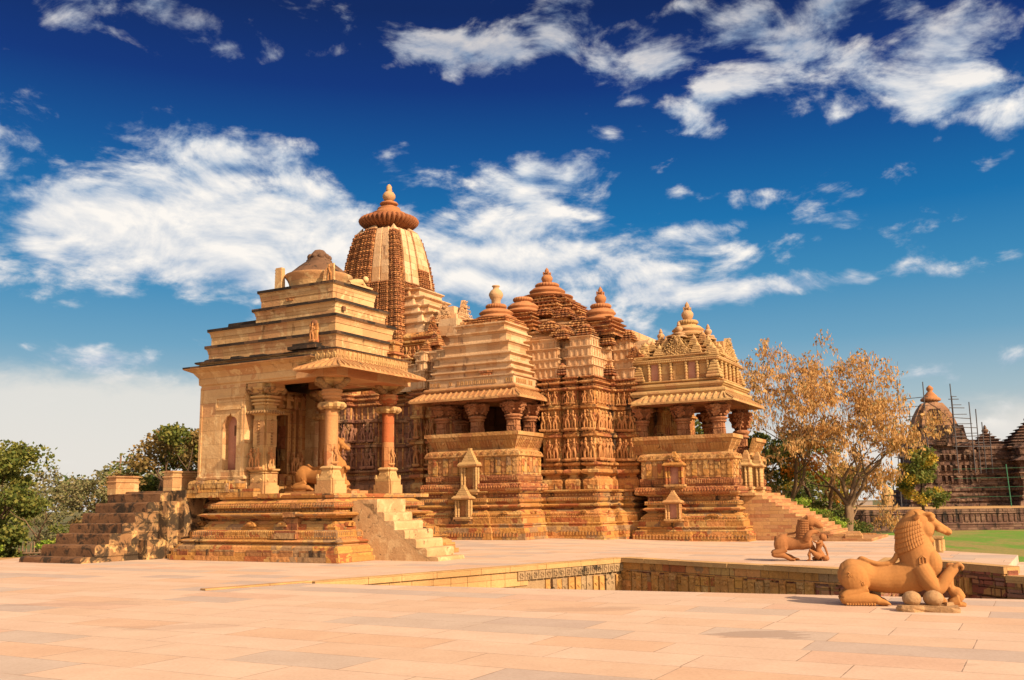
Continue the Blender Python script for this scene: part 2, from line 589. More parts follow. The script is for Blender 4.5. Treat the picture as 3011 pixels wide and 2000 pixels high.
M['lichen'] = stone('black_lichen_edge', [(0.025, 0.018, 0.013), (0.045, 0.03, 0.02), (0.11, 0.062, 0.034), (0.03, 0.022, 0.016)], 0.6, 0.2, 0.0, 0.6, tone=0.3)
M['seat'] = stone('balcony_seat_stone', [(0.46, 0.25, 0.085), (0.40, 0.19, 0.07), (0.50, 0.29, 0.115)], 0.6, 0.5, 0.008, 0.5, carve=0.3, cscale=9)
M['tile'] = stone('eave_slab_stone', [(0.47, 0.25, 0.10), (0.51, 0.29, 0.12), (0.42, 0.20, 0.08)], 1.1, 0.5, 0.004, 0.5)
M['buff'] = stone('buff_porch_stone', [(0.50, 0.32, 0.13), (0.54, 0.345, 0.145), (0.46, 0.26, 0.11)], 0.8, 0.4, 0.004, 0.2)
M['terra'] = stone('terracotta_disc_stone', [(0.38, 0.16, 0.065), (0.45, 0.20, 0.08), (0.33, 0.125, 0.055)], 0, 0, 0, 0.35, carve=0.0)
M['terra_dark'] = stone('dark_red_disc_stone', [(0.26, 0.095, 0.04), (0.32, 0.125, 0.05), (0.20, 0.07, 0.032)], 0, 0, 0, 0.5)
M['pot'] = stone('finial_pot_stone', [(0.52, 0.33, 0.17), (0.47, 0.28, 0.14)], 0, 0, 0, 0.15)
M['column'] = stone('column_stone', [(0.50, 0.25, 0.10), (0.45, 0.19, 0.075), (0.52, 0.29, 0.13)], 1.5, 1.1, 0.003, 0.25, tone=0.4)
M['column_red'] = stone('reddish_column_stone', [(0.44, 0.17, 0.06), (0.42, 0.12, 0.04), (0.48, 0.22, 0.085)], 1.5, 0.62, 0.003, 0.45)
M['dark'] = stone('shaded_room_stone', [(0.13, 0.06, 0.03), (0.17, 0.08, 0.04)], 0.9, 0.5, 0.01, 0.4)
M['paint'] = stone('faded_pink_plaster', [(0.42, 0.19, 0.125), (0.47, 0.24, 0.16), (0.33, 0.11, 0.07)], 0, 0, 0, 0.2, staincol=(0.20, 0.05, 0.03))
M['lion'] = stone('lion_sandstone', [(0.35, 0.15, 0.042), (0.42, 0.19, 0.055), (0.38, 0.18, 0.065)], 0, 0, 0, 0.4, staincol=(0.30, 0.14, 0.05), grain=0.18, bump=0.10, tone=0.3)
M['lion_dark'] = stone('brown_lion_sandstone', [(0.29, 0.12, 0.042), (0.34, 0.145, 0.05)], 0, 0, 0, 0.2, grain=0.2, bump=0.12, tone=0.3)
M['mottle'] = stone('mottled_old_plaster', [(0.25, 0.135, 0.06), (0.33, 0.19, 0.085), (0.17, 0.085, 0.04)], 0, 0, 0, 0.6, moss=0.75, worn=(0.56, 0.35, 0.14), streak=False)
M['step_dark'] = stone('brown_weathered_step', [(0.155, 0.075, 0.034), (0.20, 0.10, 0.045), (0.115, 0.055, 0.026)], 0, 0, 0, 0.6, moss=0.5, streak=False)
M['step'] = stone('worn_plaster_step', [(0.48, 0.29, 0.135), (0.55, 0.35, 0.17), (0.40, 0.23, 0.11)], 0, 0, 0, 0.35, moss=0.18, worn=(0.60, 0.41, 0.21), streak=False)
M['ashlar'] = stone('ashlar_stair_wall', [(0.46, 0.25, 0.10), (0.43, 0.23, 0.105), (0.50, 0.285, 0.12), (0.38, 0.17, 0.075)], 0.62, 0.16, 0.006, 0.12, tone=0.3)
M['rubble'] = stone('rubble_pit_wall', [(0.32, 0.115, 0.07), (0.40, 0.20, 0.10), (0.25, 0.085, 0.055), (0.46, 0.25, 0.09), (0.30, 0.15, 0.10)], 0.5, 0.23, 0.03, 0.4, bump=1.0)
M['pitslab'] = stone('carved_pit_slab', [(0.48, 0.24, 0.075), (0.54, 0.29, 0.09), (0.40, 0.17, 0.06)], 0, 0, 0, 0.25, carve=0.7, cscale=5)
M['pitgrey'] = stone('grey_worn_pit_stone', [(0.32, 0.21, 0.11), (0.40, 0.27, 0.14), (0.22, 0.14, 0.08)], 0, 0, 0, 0.6, moss=0.35, carve=0.5, cscale=6)
M['kerb'] = stone('kerb_stone', [(0.55, 0.34, 0.14), (0.50, 0.30, 0.125)], 1.2, 0.3, 0.004, 0.12)
M['far'] = stone('far_temple_stone', [(0.165, 0.095, 0.066), (0.23, 0.145, 0.10), (0.12, 0.068, 0.052)], 1.1, 0.45, 0.02, 1.0, staincol=(0.022, 0.016, 0.014), carve=0.9, cscale=3.2, bump=1.0)
M['farplat'] = stone('far_platform_stone', [(0.17, 0.095, 0.068), (0.23, 0.14, 0.095), (0.13, 0.07, 0.055)], 0.7, 0.35, 0.03, 1.0, staincol=(0.025, 0.02, 0.017), bump=1.0)
M['boulder'] = stone('round_boulder_stone', [(0.50, 0.32, 0.16), (0.44, 0.27, 0.13), (0.54, 0.36, 0.19)], 0, 0, 0, 0.3, grain=0.4)
M['scaf'] = plain('scaffold_steel', (0.09, 0.085, 0.09), 0.6, 0.3)
M['green'] = plain('green_post_paint', (0.04, 0.16, 0.085), 0.6)
M['black'] = plain('black_box_paint', (0.012, 0.012, 0.014), 0.5)
M['bark'] = stone('tree_bark', [(0.10, 0.062, 0.038), (0.15, 0.095, 0.058), (0.07, 0.043, 0.028)], 0, 0, 0, 0.4, bump=1.0)
M['branch'] = plain('pale_branch_bark', (0.20, 0.125, 0.07), 0.9)
M['wood'] = plain('grey_fence_wood', (0.24, 0.15, 0.09), 0.9)

# ------------------------------------------------------------------ ground, terrace, pit
def paving_mat():
    m, t, b = new_mat('terrace_paving')
    geo = t.node('ShaderNodeNewGeometry')
    vec = t.mapping(geo.outputs['Position'], rot=(0, 0, R(28.5)), loc=(0.3, 0.45, 0))
    wv = t.noise(geo.outputs['Position'], 0.35, 2.0)
    br = t.node('ShaderNodeTexBrick')
    br.offset = 0.37
    br.squash = 1.45
    br.squash_frequency = 3
    t.l.new(vec, br.inputs[0])
    for k, v in (('Color1', (0, 0, 0, 1)), ('Color2', (1, 1, 1, 1)), ('Mortar', (0.5, 0.5, 0.5, 1))):
        br.inputs[k].default_value = v
    br.inputs['Scale'].default_value = 1.0
    br.inputs['Mortar Size'].default_value = 0.008
    br.inputs['Mortar Smooth'].default_value = 0.6
    br.inputs['Brick Width'].default_value = 1.55
    br.inputs['Row Height'].default_value = 0.78
    col = t.ramp(br.outputs[0], [(0.0, (0.42, 0.36, 0.32)), (0.12, (0.62, 0.465, 0.35)), (0.28, (0.60, 0.43, 0.30)), (0.40, (0.66, 0.50, 0.38)), (0.52, (0.60, 0.40, 0.26)),
                                 (0.62, (0.62, 0.47, 0.35)), (0.74, (0.47, 0.405, 0.345)), (0.84, (0.64, 0.475, 0.35)), (0.93, (0.58, 0.39, 0.28)), (1.0, (0.46, 0.40, 0.35))], 'CONSTANT')
    col = t.mix(0.36, col, (0.62, 0.465, 0.345))
    n = t.noise(geo.outputs['Position'], 1.3, 6.0, 0.65)
    col = t.mix(t.smooth(n, 0.35, 0.68, 0.30, 0.0), col, t.mix(1.0, col, (0.74, 0.68, 0.64), 'MULTIPLY'))
    f = t.noise(geo.outputs['Position'], 22.0, 6.0, 0.7)
    col = t.mix(t.smooth(f, 0.32, 0.62, 0.30, 0.0), col, t.mix(1.0, col, (0.66, 0.60, 0.55), 'MULTIPLY'))
    sp = t.mapping(geo.outputs['Position'], rot=(0, 0, R(28.5)), scale=(0.55, 1.6, 1))
    s = t.noise(sp, 1.9, 8.0, 0.72, 0.4)
    col = t.mix(t.smooth(s, 0.62, 0.74, 0.0, 0.55), col, (0.33, 0.24, 0.17))
    s2 = t.noise(sp, 4.5, 8.0, 0.72, 0.8)
    col = t.mix(t.smooth(s2, 0.665, 0.72, 0.0, 0.35), col, (0.72, 0.60, 0.46))
    brk = t.noise(geo.outputs['Position'], 2.2, 5.0, 0.7)
    col = t.mix(t.math('MULTIPLY', br.outputs[1], t.smooth(brk, 0.36, 0.58, 0.35, 1.0)), col, (0.20, 0.14, 0.10))
    col = t.mix(1.0, col, (0.95, 0.92, 0.90), 'MULTIPLY')
    # an old dark stain soaked into one slab, and a few weaker ones
    for (px_, py_, rx_, ry_, am) in ((3.05, 12.35, 0.62, 0.42, 0.5), (-4.8, 14.0, 0.9, 0.3, 0.25), (1.0, 15.5, 1.1, 0.35, 0.28), (-7.5, 17.5, 1.3, 0.4, 0.25)):
        mp = t.mapping(geo.outputs['Position'], loc=(-px_ / rx_, -py_ / ry_, 0), scale=(1 / rx_, 1 / ry_, 0))
        ln_ = t.node('ShaderNodeVectorMath', operation='LENGTH')
        t.l.new(mp, ln_.inputs[0])
        dd = t.math('ADD', ln_.outputs['Value'], t.math('MULTIPLY', t.math('SUBTRACT', s, 0.5), 3.4))
        col = t.mix(t.smooth(dd, 1.0, 0.82, 0.0, am), col, (0.25, 0.17, 0.125))
    t.l.new(col, b.inputs['Base Color'])
    b.inputs['Roughness'].default_value = 0.78
    h = t.math('SUBTRACT', t.math('ADD', t.math('MULTIPLY', f, 0.3), n), t.math('MULTIPLY', br.outputs[1], 0.6))
    bp = t.node('ShaderNodeBump')
    bp.inputs['Strength'].default_value = 0.22
    bp.inputs['Distance'].default_value = 0.02
    t.l.new(h, bp.inputs['Height'])
    t.l.new(bp.outputs[0], b.inputs['Normal'])
    return m


def garden_mat():
    m, t, b = new_mat('dry_garden_ground')
    geo = t.node('ShaderNodeNewGeometry')
    n = t.noise(geo.outputs['Position'], 0.12, 6.0, 0.6)
    n2 = t.noise(geo.outputs['Position'], 3.0, 6.0, 0.7)
    col = t.mix(t.smooth(n, 0.42, 0.58), (0.17, 0.13, 0.06), (0.10, 0.125, 0.035))
    col = t.mix(t.smooth(n2, 0.3, 0.7, 0.5, 0.0), col, (0.06, 0.055, 0.02))
    t.l.new(col, b.inputs['Base Color'])
    return m


def lawn_mat():
    m, t, b = new_mat('lawn_grass')
    geo = t.node('ShaderNodeNewGeometry')
    st = t.mapping(geo.outputs['Position'], scale=(0.5, 0.16, 1), rot=(0, 0, R(-20)))
    n = t.noise(st, 0.8, 6.0, 0.65)
    n2 = t.noise(geo.outputs['Position'], 5.0, 6.0, 0.7)
    col = t.mix(t.smooth(n, 0.42, 0.56), (0.29, 0.23, 0.07), (0.12, 0.27, 0.022))
    n3_ = t.noise(geo.outputs['Position'], 1.1, 5.0, 0.7)
    col = t.mix(t.smooth(n3_, 0.5, 0.66, 0.0, 0.7), col, (0.24, 0.24, 0.05))
    col = t.mix(t.smooth(n2, 0.3, 0.65, 0.6, 0.0), col, (0.09, 0.10, 0.022))
    t.l.new(col, b.inputs['Base Color'])
    return m


M['pave'] = paving_mat()
M['garden'] = garden_mat()
M['lawn'] = lawn_mat()


def sstep(x):
    x = min(1, max(0, x))
    return x * x * (3 - 2 * x)


def gz(x, y):
    return -0.2 * sstep((x - 1.0) / 8.0) * sstep((y - 31.0) / 6.0)


def flat_poly(mb, pts, z=0.0, mi=0):
    vs = [Vector((p[0], p[1], z)) for p in pts]
    for tr in tessellate_polygon([vs]):
        tri = [vs[i] for i in tr]
        if (tri[1] - tri[0]).cross(tri[2] - tri[0]).z < 0:
            tri.reverse()
        mb.face(tri, mi=mi)


PT, PF, P1, P2, P3 = (-4.6, 21.36), (3.10, 28.93), (8.10, 22.27), (10.42, 27.04), (11.38, 23.04)
P4, P5 = (13.99, 27.62), (13.03, 30.4)
mb = MB()
flat_poly(mb, [(-60, -14), (34, -14), (34, 5.0), (8.11, 15.97), PT, (-60, 21.36)])
flat_poly(mb, [(-60, 21.36), PT, PF, P1, P2, P3, P4, P5, (13.3, 31.0), (-60, 31)])
nx, ny = 26, 22
rows_ = []
for j in range(ny + 1):
    y = 31 + (50 - 31) * j / ny
    x0, x1 = -17.3 + 0.05 * j, 13.3 + (19.0 - 13.3) * (y - 31) / 13.0
    if y > 44:
        x1 = 19.0 - (y - 44) * 0.2
    rows_.append([(x0 + (x1 - x0) * i / nx, y, gz(x0 + (x1 - x0) * i / nx, y)) for i in range(nx + 1)])
for j in range(ny):
    for i in range(nx):
        mb.face([rows_[j][i], rows_[j][i + 1], rows_[j + 1][i + 1], rows_[j + 1][i]])
for seq in ([r_[-1] for r_ in rows_], list(reversed(rows_[-1])), [r_[0] for r_ in reversed(rows_)]):
    for a, c in zip(seq[:-1], seq[1:]):
        mb.face([(a[0], a[1], -1.3), (c[0], c[1], -1.3), c, a])
for a, c in (((-17.3, 31), (-60, 31)), ((34, -14), (34, 5)), (P5, (13.3, 31)), (P4, P5)):
    mb.face([(a[0], a[1], -1.3), (c[0], c[1], -1.3), (c[0], c[1], 0), (a[0], a[1], 0)])
tag(mb.build('terrace_pavement', M['pave']), None, None, kind='structure')
mb = MB()
low = [P3, (13.4, 19.6), (17.5, 16.0), (40, 22), (40, 30), (19.5, 30.2), P4]
flat_poly(mb, low, -0.2)
for a, c in zip(low, low[1:] + low[:1]):
    mb.face([(a[0], a[1], -1.3), (c[0], c[1], -1.3), (c[0], c[1], -0.2), (a[0], a[1], -0.2)])
mb.face([(P3[0], P3[1], -0.2), (P4[0], P4[1], -0.2), (P4[0], P4[1], 0), (P3[0], P3[1], 0)])
tag(mb.build('lower_pavement', M['pave']), None, None, kind='structure')
mb = MB()
seg = 48
ring = [(900 * math.cos(2 * math.pi * i / seg), 900 * math.sin(2 * math.pi * i / seg), -1.02) for i in range(seg)]
hole = [(-70, -20, -1.02), (50, -20, -1.02), (50, 14, -1.02), (-70, 14, -1.02)]
# one sheet to the horizon, open only under the terrace so that the pit can be deeper than it
HL = [(-66, -18), (46, -18), (46, 15), (21, 40), (15, 49), (-16, 49), (-16.5, 32), (-66, 30)]
vs = [Vector(r_) for r_ in ring]
hs = [Vector((a, c, -1.02)) for a, c in HL]
allv = vs + hs
for tr in tessellate_polygon([vs, hs]):
    tri = [allv[i] for i in tr]
    if (tri[1] - tri[0]).cross(tri[2] - tri[0]).z < 0:
        tri.reverse()
    mb.face(tri)
tag(mb.build('garden_ground', M['garden']), None, None, kind='structure')
mb = MB()
flat_poly(mb, [(19.5, 38.5), (46, 32), (70, 40), (70, 76), (31, 76.2), (25, 70), (20.4, 47)], -0.99)
tag(mb.build('lawn', M['lawn']), None, None, kind='structure')
mb = MB()
flat_poly(mb, [(-6, 19), (19, 11), (19, 30), (-6, 30)], -1.95)
tag(mb.build('pit_floor', M['garden']), None, None, kind='structure')


def wall_frame(a, c):
    d = Vector((c[0] - a[0], c[1] - a[1], 0))
    L = d.length
    return math.atan2(d.y, d.x), L


# wall of the pit facing the camera: kerb, plain course, row of carved slabs, rubble at its right end
ang, L = wall_frame(PF, P1)
pw = thing('pit_wall', 'orange sandstone wall of the sunken pit facing the camera, lined with carved upright slabs', 'wall', (PF[0], PF[1], 0), ang)
mb = MB()
mb.box(0.0, L, -0.001, 0.35, -1.95, -0.11)
mb.build('backing', M['rubble'], pw)
mb = MB()
x = -0.06
while x < L:
    w = random.uniform(0.9, 1.5)
    mb.box(x, min(x + w - 0.012, L), -0.10 + random.uniform(-0.02, 0.02), 0.40, -0.105, 0.012 + random.uniform(-0.006, 0.012))
    x += w
mb.build('kerb', M['kerb'], pw)
mb = MB()
x = 0.0
while x < L * 0.93:
    w = random.uniform(0.35, 0.8)
    mb.box(x, x + w - 0.012, -0.045 - random.uniform(0, 0.02), 0.01, -0.34, -0.108)
    x += w
mb.build('course', M['plinth'], pw)
x, k = 0.03, 0
while x < L * 0.80:
    w = random.uniform(0.17, 0.30)
    mb = MB()
    dz = random.uniform(-0.03, 0.05)
    d = random.uniform(0.05, 0.16)
    mb.box(x, x + w - 0.022, -d, 0.0, -1.6, -0.37 + dz)
    c = x + w / 2
    for (z, s_) in ((-0.52, 0.055), (-0.76, 0.07), (-1.02, 0.06)):
        if random.random() < 0.75:
            mb.obox((c, -d - 0.008, z + dz), (s_ * 0.8, 0, s_ * 0.8), (s_ * 0.8, 0, -s_ * 0.8), (0, -0.018, 0), tx=0.6)
    mb.obox((c, -d - 0.008, -0.415 + dz), (w * 0.36, 0, 0), (0, 0, 0.022), (0, -0.02, 0))
    mb.build('carved_slab', M[random.choice(['pitslab', 'pitslab', 'plinth', 'seat'])], pw)
    x += w
mb = MB()
for r_ in range(5):
    x = L * 0.81
    while x < L - 0.05:
        w = random.uniform(0.22, 0.5)
        z = -0.40 - r_ * 0.27
        mb.obox((x + w / 2, -0.03 - random.uniform(0, 0.05), z - 0.11), (w / 2 - 0.02, 0, random.uniform(-0.01, 0.01)), (0, 0.06, 0), (0, 0, 0.115), tx=0.93)
        x += w
mb.build('rubble_patch', M['rubble'], pw)
# the lit wall running towards the camera on the left
ang, L = wall_frame(PT, PF)
pl = thing('pit_wall', 'pale worn wall on the left side of the pit, running from the shrine side towards the carved slabs', 'wall', (PT[0], PT[1], 0), ang)
mb = MB()
mb.box(0.0, L, 0.001, 0.35, -1.95, -0.12)
mb.build('backing', M['pitgrey'], pl)
mb = MB()
x = -2.2
while x < L:
    w = random.uniform(0.9, 1.5)
    mb.box(x, min(x + w - 0.012, L), -0.09 if x > -0.2 else 0.0, 0.22, -0.125, 0.02 if x > 0 else 0.035)
    x += w
mb.build('kerb', M['kerb'], pl)
mb = MB()
x = 0.2
while x < L * 0.62:
    w = random.uniform(0.4, 0.9)
    mb.box(x, x + w - 0.012, -0.035, 0.0, -0.50, -0.13)
    x += w
mb.build('pale_course', M['kerb'], pl)
mb = MB()
for (x0, x1, y0, z1) in ((2.0, 4.6, -0.30, -0.52), (3.6, 7.0, -0.62, -0.72), (4.4, 7.6, -1.0, -0.95)):
    mb.box(x0, x1, y0, 0.0, -1.9, z1)
mb.build('ledge', M['pitgrey'], pl)
mb = MB()
x = L * 0.60
while x < L - 0.1:
    mb.box(x, x + 0.24, -0.075, 0.0, -0.36, -0.14)
    for q in range(6):
        a = q * math.pi / 3
        mb.obox((x + 0.12 + 0.055 * math.cos(a), -0.085, -0.25 + 0.055 * math.sin(a)), (0.028, 0, 0), (0, 0, 0.028), (0, -0.02, 0), tx=0.5)
    x += 0.26
mb.build('flower_frieze', M['pitgrey'], pl)
x = L * 0.70
while x < L - 0.15:
    mb = MB()
    w = random.uniform(0.17, 0.26)
    d = random.uniform(0.03, 0.10)
    mb.box(x, x + w - 0.03, -d, 0.0, -1.6, -0.40 - random.uniform(0, 0.05))
    mb.obox((x + w / 2, -d - 0.01, -0.62), (0.05, 0, 0.05), (0.05, 0, -0.05), (0, -0.015, 0), tx=0.6)
    mb.build('carved_slab', M[random.choice(['pitgrey', 'pitslab'])], pl)
    x += w + 0.02
# rubble walls at the right end


def rubble_wall(a, c, label, z1=0.0, carved=None, kerb=True):
    ang, L = wall_frame(a, c)
    w_ = thing('pit_wall', label, 'wall', (a[0], a[1], 0), ang)
    mb = MB()
    mb.box(0, L, 0.001, 0.3, -1.95, z1 - 0.08)
    mb.build('backing', M['rubble'], w_)
    mb = MB()
    z = z1 - (0.13 if kerb else 0.02)
    while z > -1.9:
        h = random.uniform(0.16, 0.27)
        x = 0.0
        while x < L - 0.05:
            w = min(random.uniform(0.22, 0.62), L - x)
            if carved and carved[0] < x < carved[1] and -0.75 < z < -0.2:
                x += w
                continue
            mb.obox((x + w / 2, -0.02 - random.uniform(0, 0.05), z - h / 2), (w / 2 - 0.016, 0, random.uniform(-0.012, 0.012)), (0, 0.05, 0), (0, 0, h / 2 - 0.014), tx=random.uniform(0.9, 0.97))
            x += w
        z -= h
    mb.build('rubble', M['rubble'], w_)
    if kerb:
        mb = MB()
        x = 0.0
        while x < L:
            w = random.uniform(0.7, 1.3)
            mb.box(x, min(x + w - 0.014, L), -0.09, 0.35, z1 - 0.15, z1 + 0.012)
            x += w
        mb.build('kerb', M['kerb'], w_)
    if carved:
        mb = MB()
        for i in range(3):
            x = carved[0] + 0.2 * i
            mb.box(x, x + 0.17, -0.08, 0.0, -0.72, -0.32)
            mb.tube([(x + 0.085, -0.09, -0.68), (x + 0.085, -0.10, -0.5), (x + 0.085, -0.09, -0.36)], [0.03, 0.045, 0.03], 6)
        mb.build('carved_fragment', M['pitslab'], w_)
    return w_


rubble_wall(P1, P2, 'short rubble return wall of the pit hidden behind the large lion')
rubble_wall(P2, P3, 'rough red rubble wall under the raised pavement slab right of the large lion', carved=(2.3, 2.9))
rubble_wall(P3, (13.4, 19.6), 'low red rubble wall of the pit at the right edge of the photo', z1=-0.2)

# ------------------------------------------------------------------ shared carved pieces


def figure_mesh(kind):
    """a small standing carved figure, 1 m tall, seen from -y, on a little bracket"""
    mb = MB()
    s = -1 if kind % 2 else 1
    hip = 0.05 * s
    mb.tube([(-0.06 * s, 0, 0.06), (-0.075 * s, -0.01, 0.28), (hip - 0.06 * s, 0, 0.50)], [0.045, 0.055, 0.075], 7)
    mb.tube([(0.11 * s, 0, 0.06), (0.12 * s, -0.03, 0.29), (hip + 0.05 * s, 0, 0.50)], [0.042, 0.052, 0.075], 7)
    mb.tube([(hip, 0, 0.46), (hip * 0.9, 0, 0.54), (0.0, 0, 0.62), (-0.02 * s, -0.02, 0.74), (-0.02 * s, 0, 0.80), (-0.015 * s, 0, 0.84)],
            [(0.12, 0.075), (0.125, 0.08), (0.075, 0.06), (0.125, 0.085), (0.10, 0.06), (0.04, 0.04)], 9)
    mb.ball((-0.01 * s, -0.01, 0.90), (0.062, 0.062, 0.072), 9, 6)
    mb.ball((-0.01 * s, 0.01, 0.975), (0.045, 0.045, 0.05), 7, 5)
    if kind % 3 == 0:
        mb.tube([(-0.13 * s, 0, 0.78), (-0.22 * s, -0.03, 0.66), (-0.15 * s, -0.09, 0.56)], [0.036, 0.032, 0.025], 6)
        mb.tube([(0.11 * s, 0, 0.78), (0.22 * s, -0.01, 0.90), (0.12 * s, -0.04, 1.0)], [0.036, 0.032, 0.022], 6)
    elif kind % 3 == 1:
        mb.tube([(-0.13 * s, 0, 0.78), (-0.20 * s, -0.01, 0.62), (-0.17 * s, -0.04, 0.48)], [0.036, 0.032, 0.025], 6)
        mb.tube([(0.11 * s, 0, 0.78), (0.19 * s, -0.05, 0.66), (0.07 * s, -0.11, 0.70)], [0.036, 0.032, 0.024], 6)
    else:
        mb.tube([(-0.13 * s, 0, 0.78), (-0.21 * s, -0.03, 0.70), (-0.17 * s, -0.06, 0.84)], [0.036, 0.032, 0.025], 6)
        mb.tube([(0.11 * s, 0, 0.78), (0.20 * s, -0.02, 0.60), (0.23 * s, -0.02, 0.45)], [0.036, 0.032, 0.024], 6)
    mb.box(-0.20, 0.20, -0.11, 0.10, -0.03, 0.05, taper=0.015)
    mb.box(-0.16, 0.16, -0.08, 0.10, -0.09, -0.03, taper=-0.02)
    return mb


FIG = []
for k in range(6):
    o_ = figure_mesh(k).build('carved_figure', M['figure'])
    FIG.append(o_.data)
    bpy.data.objects.remove(o_)


FIG_GREY_SHADED = []
for d_ in FIG:
    g2 = d_.copy()
    g2.materials.clear()
    g2.materials.append(M['figure_grey_shaded'])
    FIG_GREY_SHADED.append(g2)


def put_figure(parent, x, y, z, h, rot=0.0, kind=None, name='carved_figure', width=1.0, grey=False):
    o = bpy.data.objects.new(name, (FIG_GREY_SHADED if grey else FIG)[random.randrange(6) if kind is None else kind])
    COL.objects.link(o)
    o.parent = parent
    o.location = (x, y, z)
    o.scale = (h * width * random.uniform(0.88, 1.18), h * 0.95, h)
    o.rotation_euler = (0, 0, rot)
    return o


def grp(name, parent, loc=(0, 0, 0), rotz=0.0, label=None):
    o = bpy.data.objects.new(name, None)
    COL.objects.link(o)
    o.parent = parent
    o.location = loc
    o.rotation_euler = (0, 0, rotz)
    if label:
        o['label'] = label
    return o


def sq(h):
    return [(-h, -h), (h, -h), (h, h), (-h, h)]


def cross(h, a):
    """redented square: half width h, corner notch a"""
    b = h - a
    return [(-b, -h), (b, -h), (b, -b), (h, -b), (h, b), (b, b), (b, h), (-b, h), (-b, b), (-h, b), (-h, -b), (-b, -b)]


def pot_prof(z0, r, h):
    """finial pot: foot, round belly, neck, lip, bud"""
    return [(r * 0.55, z0), (r * 0.60, z0 + h * 0.05), (r * 0.85, z0 + h * 0.14), (r, z0 + h * 0.28), (r * 0.97, z0 + h * 0.38), (r * 0.70, z0 + h * 0.50), (r * 0.42, z0 + h * 0.55), (r * 0.42, z0 + h * 0.60),
            (r * 0.58, z0 + h * 0.63), (r * 0.58, z0 + h * 0.67), (r * 0.34, z0 + h * 0.70), (r * 0.40, z0 + h * 0.76), (r * 0.33, z0 + h * 0.85), (r * 0.10, z0 + h * 0.96), (0.005, z0 + h)]


def column(parent, x, y, z0, z1, mats, hw=0.2, figure=False):
    """porch column with stepped base, shaft, ring mouldings, bracket and capital"""
    H = z1 - z0
    f = lambda t: z0 + H * t
    c = grp('column', parent, (x, y, 0))
    mb = MB()
    mb.sweep(cross(0.37, 0.05), [(0, z0 - 0.02), (0, f(0.085))])
    mb.sweep(cross(0.33, 0.05), [(0, f(0.085)), (0, f(0.14))])
    for a in (-1, 1):
        for b in (-1, 1):
            mb.obox((a * 0.28, b * 0.28, f(0.155)), (0.04, 0, 0), (0, 0.04, 0), (0, 0, H * 0.018), tx=0.5)
    mb.sweep(cross(0.27, 0.05), [(0, f(0.14)), (0.05, f(0.205)), (0.03, f(0.21)), (0.0, f(0.222)), (0.03, f(0.235)), (0.06, f(0.24))])
    row(mb, sq(0.26), 0.03, f(0.15), f(0.195), 0.3, 'gable', 0.03)
    mb.build('base', mats[1], c)
    mb = MB()
    rows = [(hw * 1.03, f(0.235)), (hw * 1.03, f(0.42))]
    mb.lathe(0, 0, rows, 8, 0, False)
    mb.lathe(0, 0, [(hw * 1.03, f(0.42)), (hw, f(0.43)), (hw, f(0.73))], 16)
    mb.build('shaft', mats[0], c)
    mb = MB()
    mb.sweep(cross(hw * 1.95, hw * 0.85), [(0.07, f(0.725)), (0.0, f(0.745)), (0.0, f(0.765)), (0.05, f(0.785))])
    for a, b in ((1, 0), (-1, 0), (0, 1), (0, -1)):
        mb.ball((a * hw * 1.9, b * hw * 1.9, f(0.748)), (hw * 0.42, hw * 0.42, H * 0.022), 7, 5)
    mb.build('bracket', mats[1], c)
    mb = MB()
    mb.lathe(0, 0, [(hw * 1.05, f(0.785)), (hw * 1.05, f(0.81)), (hw * 1.35, f(0.815)), (hw * 1.5, f(0.83)), (hw * 1.3, f(0.842)), (hw * 1.55, f(0.847)), (hw * 1.7, f(0.862)), (hw * 1.45, f(0.876)), (hw * 1.6, f(0.88)), (hw * 1.65, f(0.89)), (hw * 1.4, f(0.90))], 20)
    mb.build('ring_moulding', mats[0], c)
    mb = MB()
    for a, b in ((1, 0), (-1, 0), (0, 1), (0, -1)):
        for k in range(4):
            t = k / 3
            r_ = hw * (1.1 + 1.75 * t)
            mb.ball((a * r_, b * r_, f(0.915 + 0.05 * t)), (hw * (0.52 if a else 0.55), hw * 0.55, H * 0.028), 8, 5)
            mb.ball((a * r_ + b * hw * 0.45, b * r_ + a * hw * 0.45, f(0.925 + 0.05 * t)), (hw * 0.3, hw * 0.3, H * 0.02), 6, 4)
    mb.sweep(cross(hw * 2.7, hw * 1.7), [(hw * 1.5, f(0.90)), (hw * 0.9, f(0.93)), (0.06, f(0.965)), (0.0, f(0.975)), (0.0, f(0.998))])
    mb.build('capital', mats[1], c)
    if figure:
        put_figure(c, hw * 1.1, -hw * 0.35, f(0.27), 0.5, R(35), 2)
    return c


def stairs(parent, name, x0, x1, ys, zs, z_base, mats, along='y', sgn=1, cap_mat=None):
    """flight of solid steps. along y: step i starts at ys[i], top zs[i], runs to the back"""
    s = grp(name, parent)
    back = ys[-1]
    for i in range(len(zs)):
        mb = MB()
        zb = z_base if i == 0 else zs[i - 1] - 0.03
        e = random.uniform(-0.015, 0.015)
        if along == 'y':
            n = 9
            rr = 0.035
            x_a, x_b = (x0[i], x1[i]) if isinstance(x0, list) else (x0, x1)
            prof = [(ys[i], zb), (ys[i] + e, zs[i] - 0.09), (ys[i] + 0.012, zs[i] - 0.035), (ys[i] + 0.045, zs[i] - 0.008), (ys[i] + 0.1, zs[i]), (back + 0.02 * i, zs[i]), (back + 0.02 * i, zb)]
            xs = [x_a + (x_b - x_a) * q / n for q in range(n + 1)]
            rws = [[(xx, p_[0] + random.uniform(-0.012, 0.012) * (k < 5), p_[1] + random.uniform(-0.01, 0.01) * (k in (2, 3, 4))) for k, p_ in enumerate(prof)] for xx in xs]
            for q in range(n):
                for k in range(len(prof) - 1):
                    mb.face([rws[q][k], rws[q + 1][k], rws[q + 1][k + 1], rws[q][k + 1]])
            mb.face(list(reversed(rws[-1])), mi=1)
            mb.face(rws[0], mi=1)
        mb.build('step', mats, s)
    return s


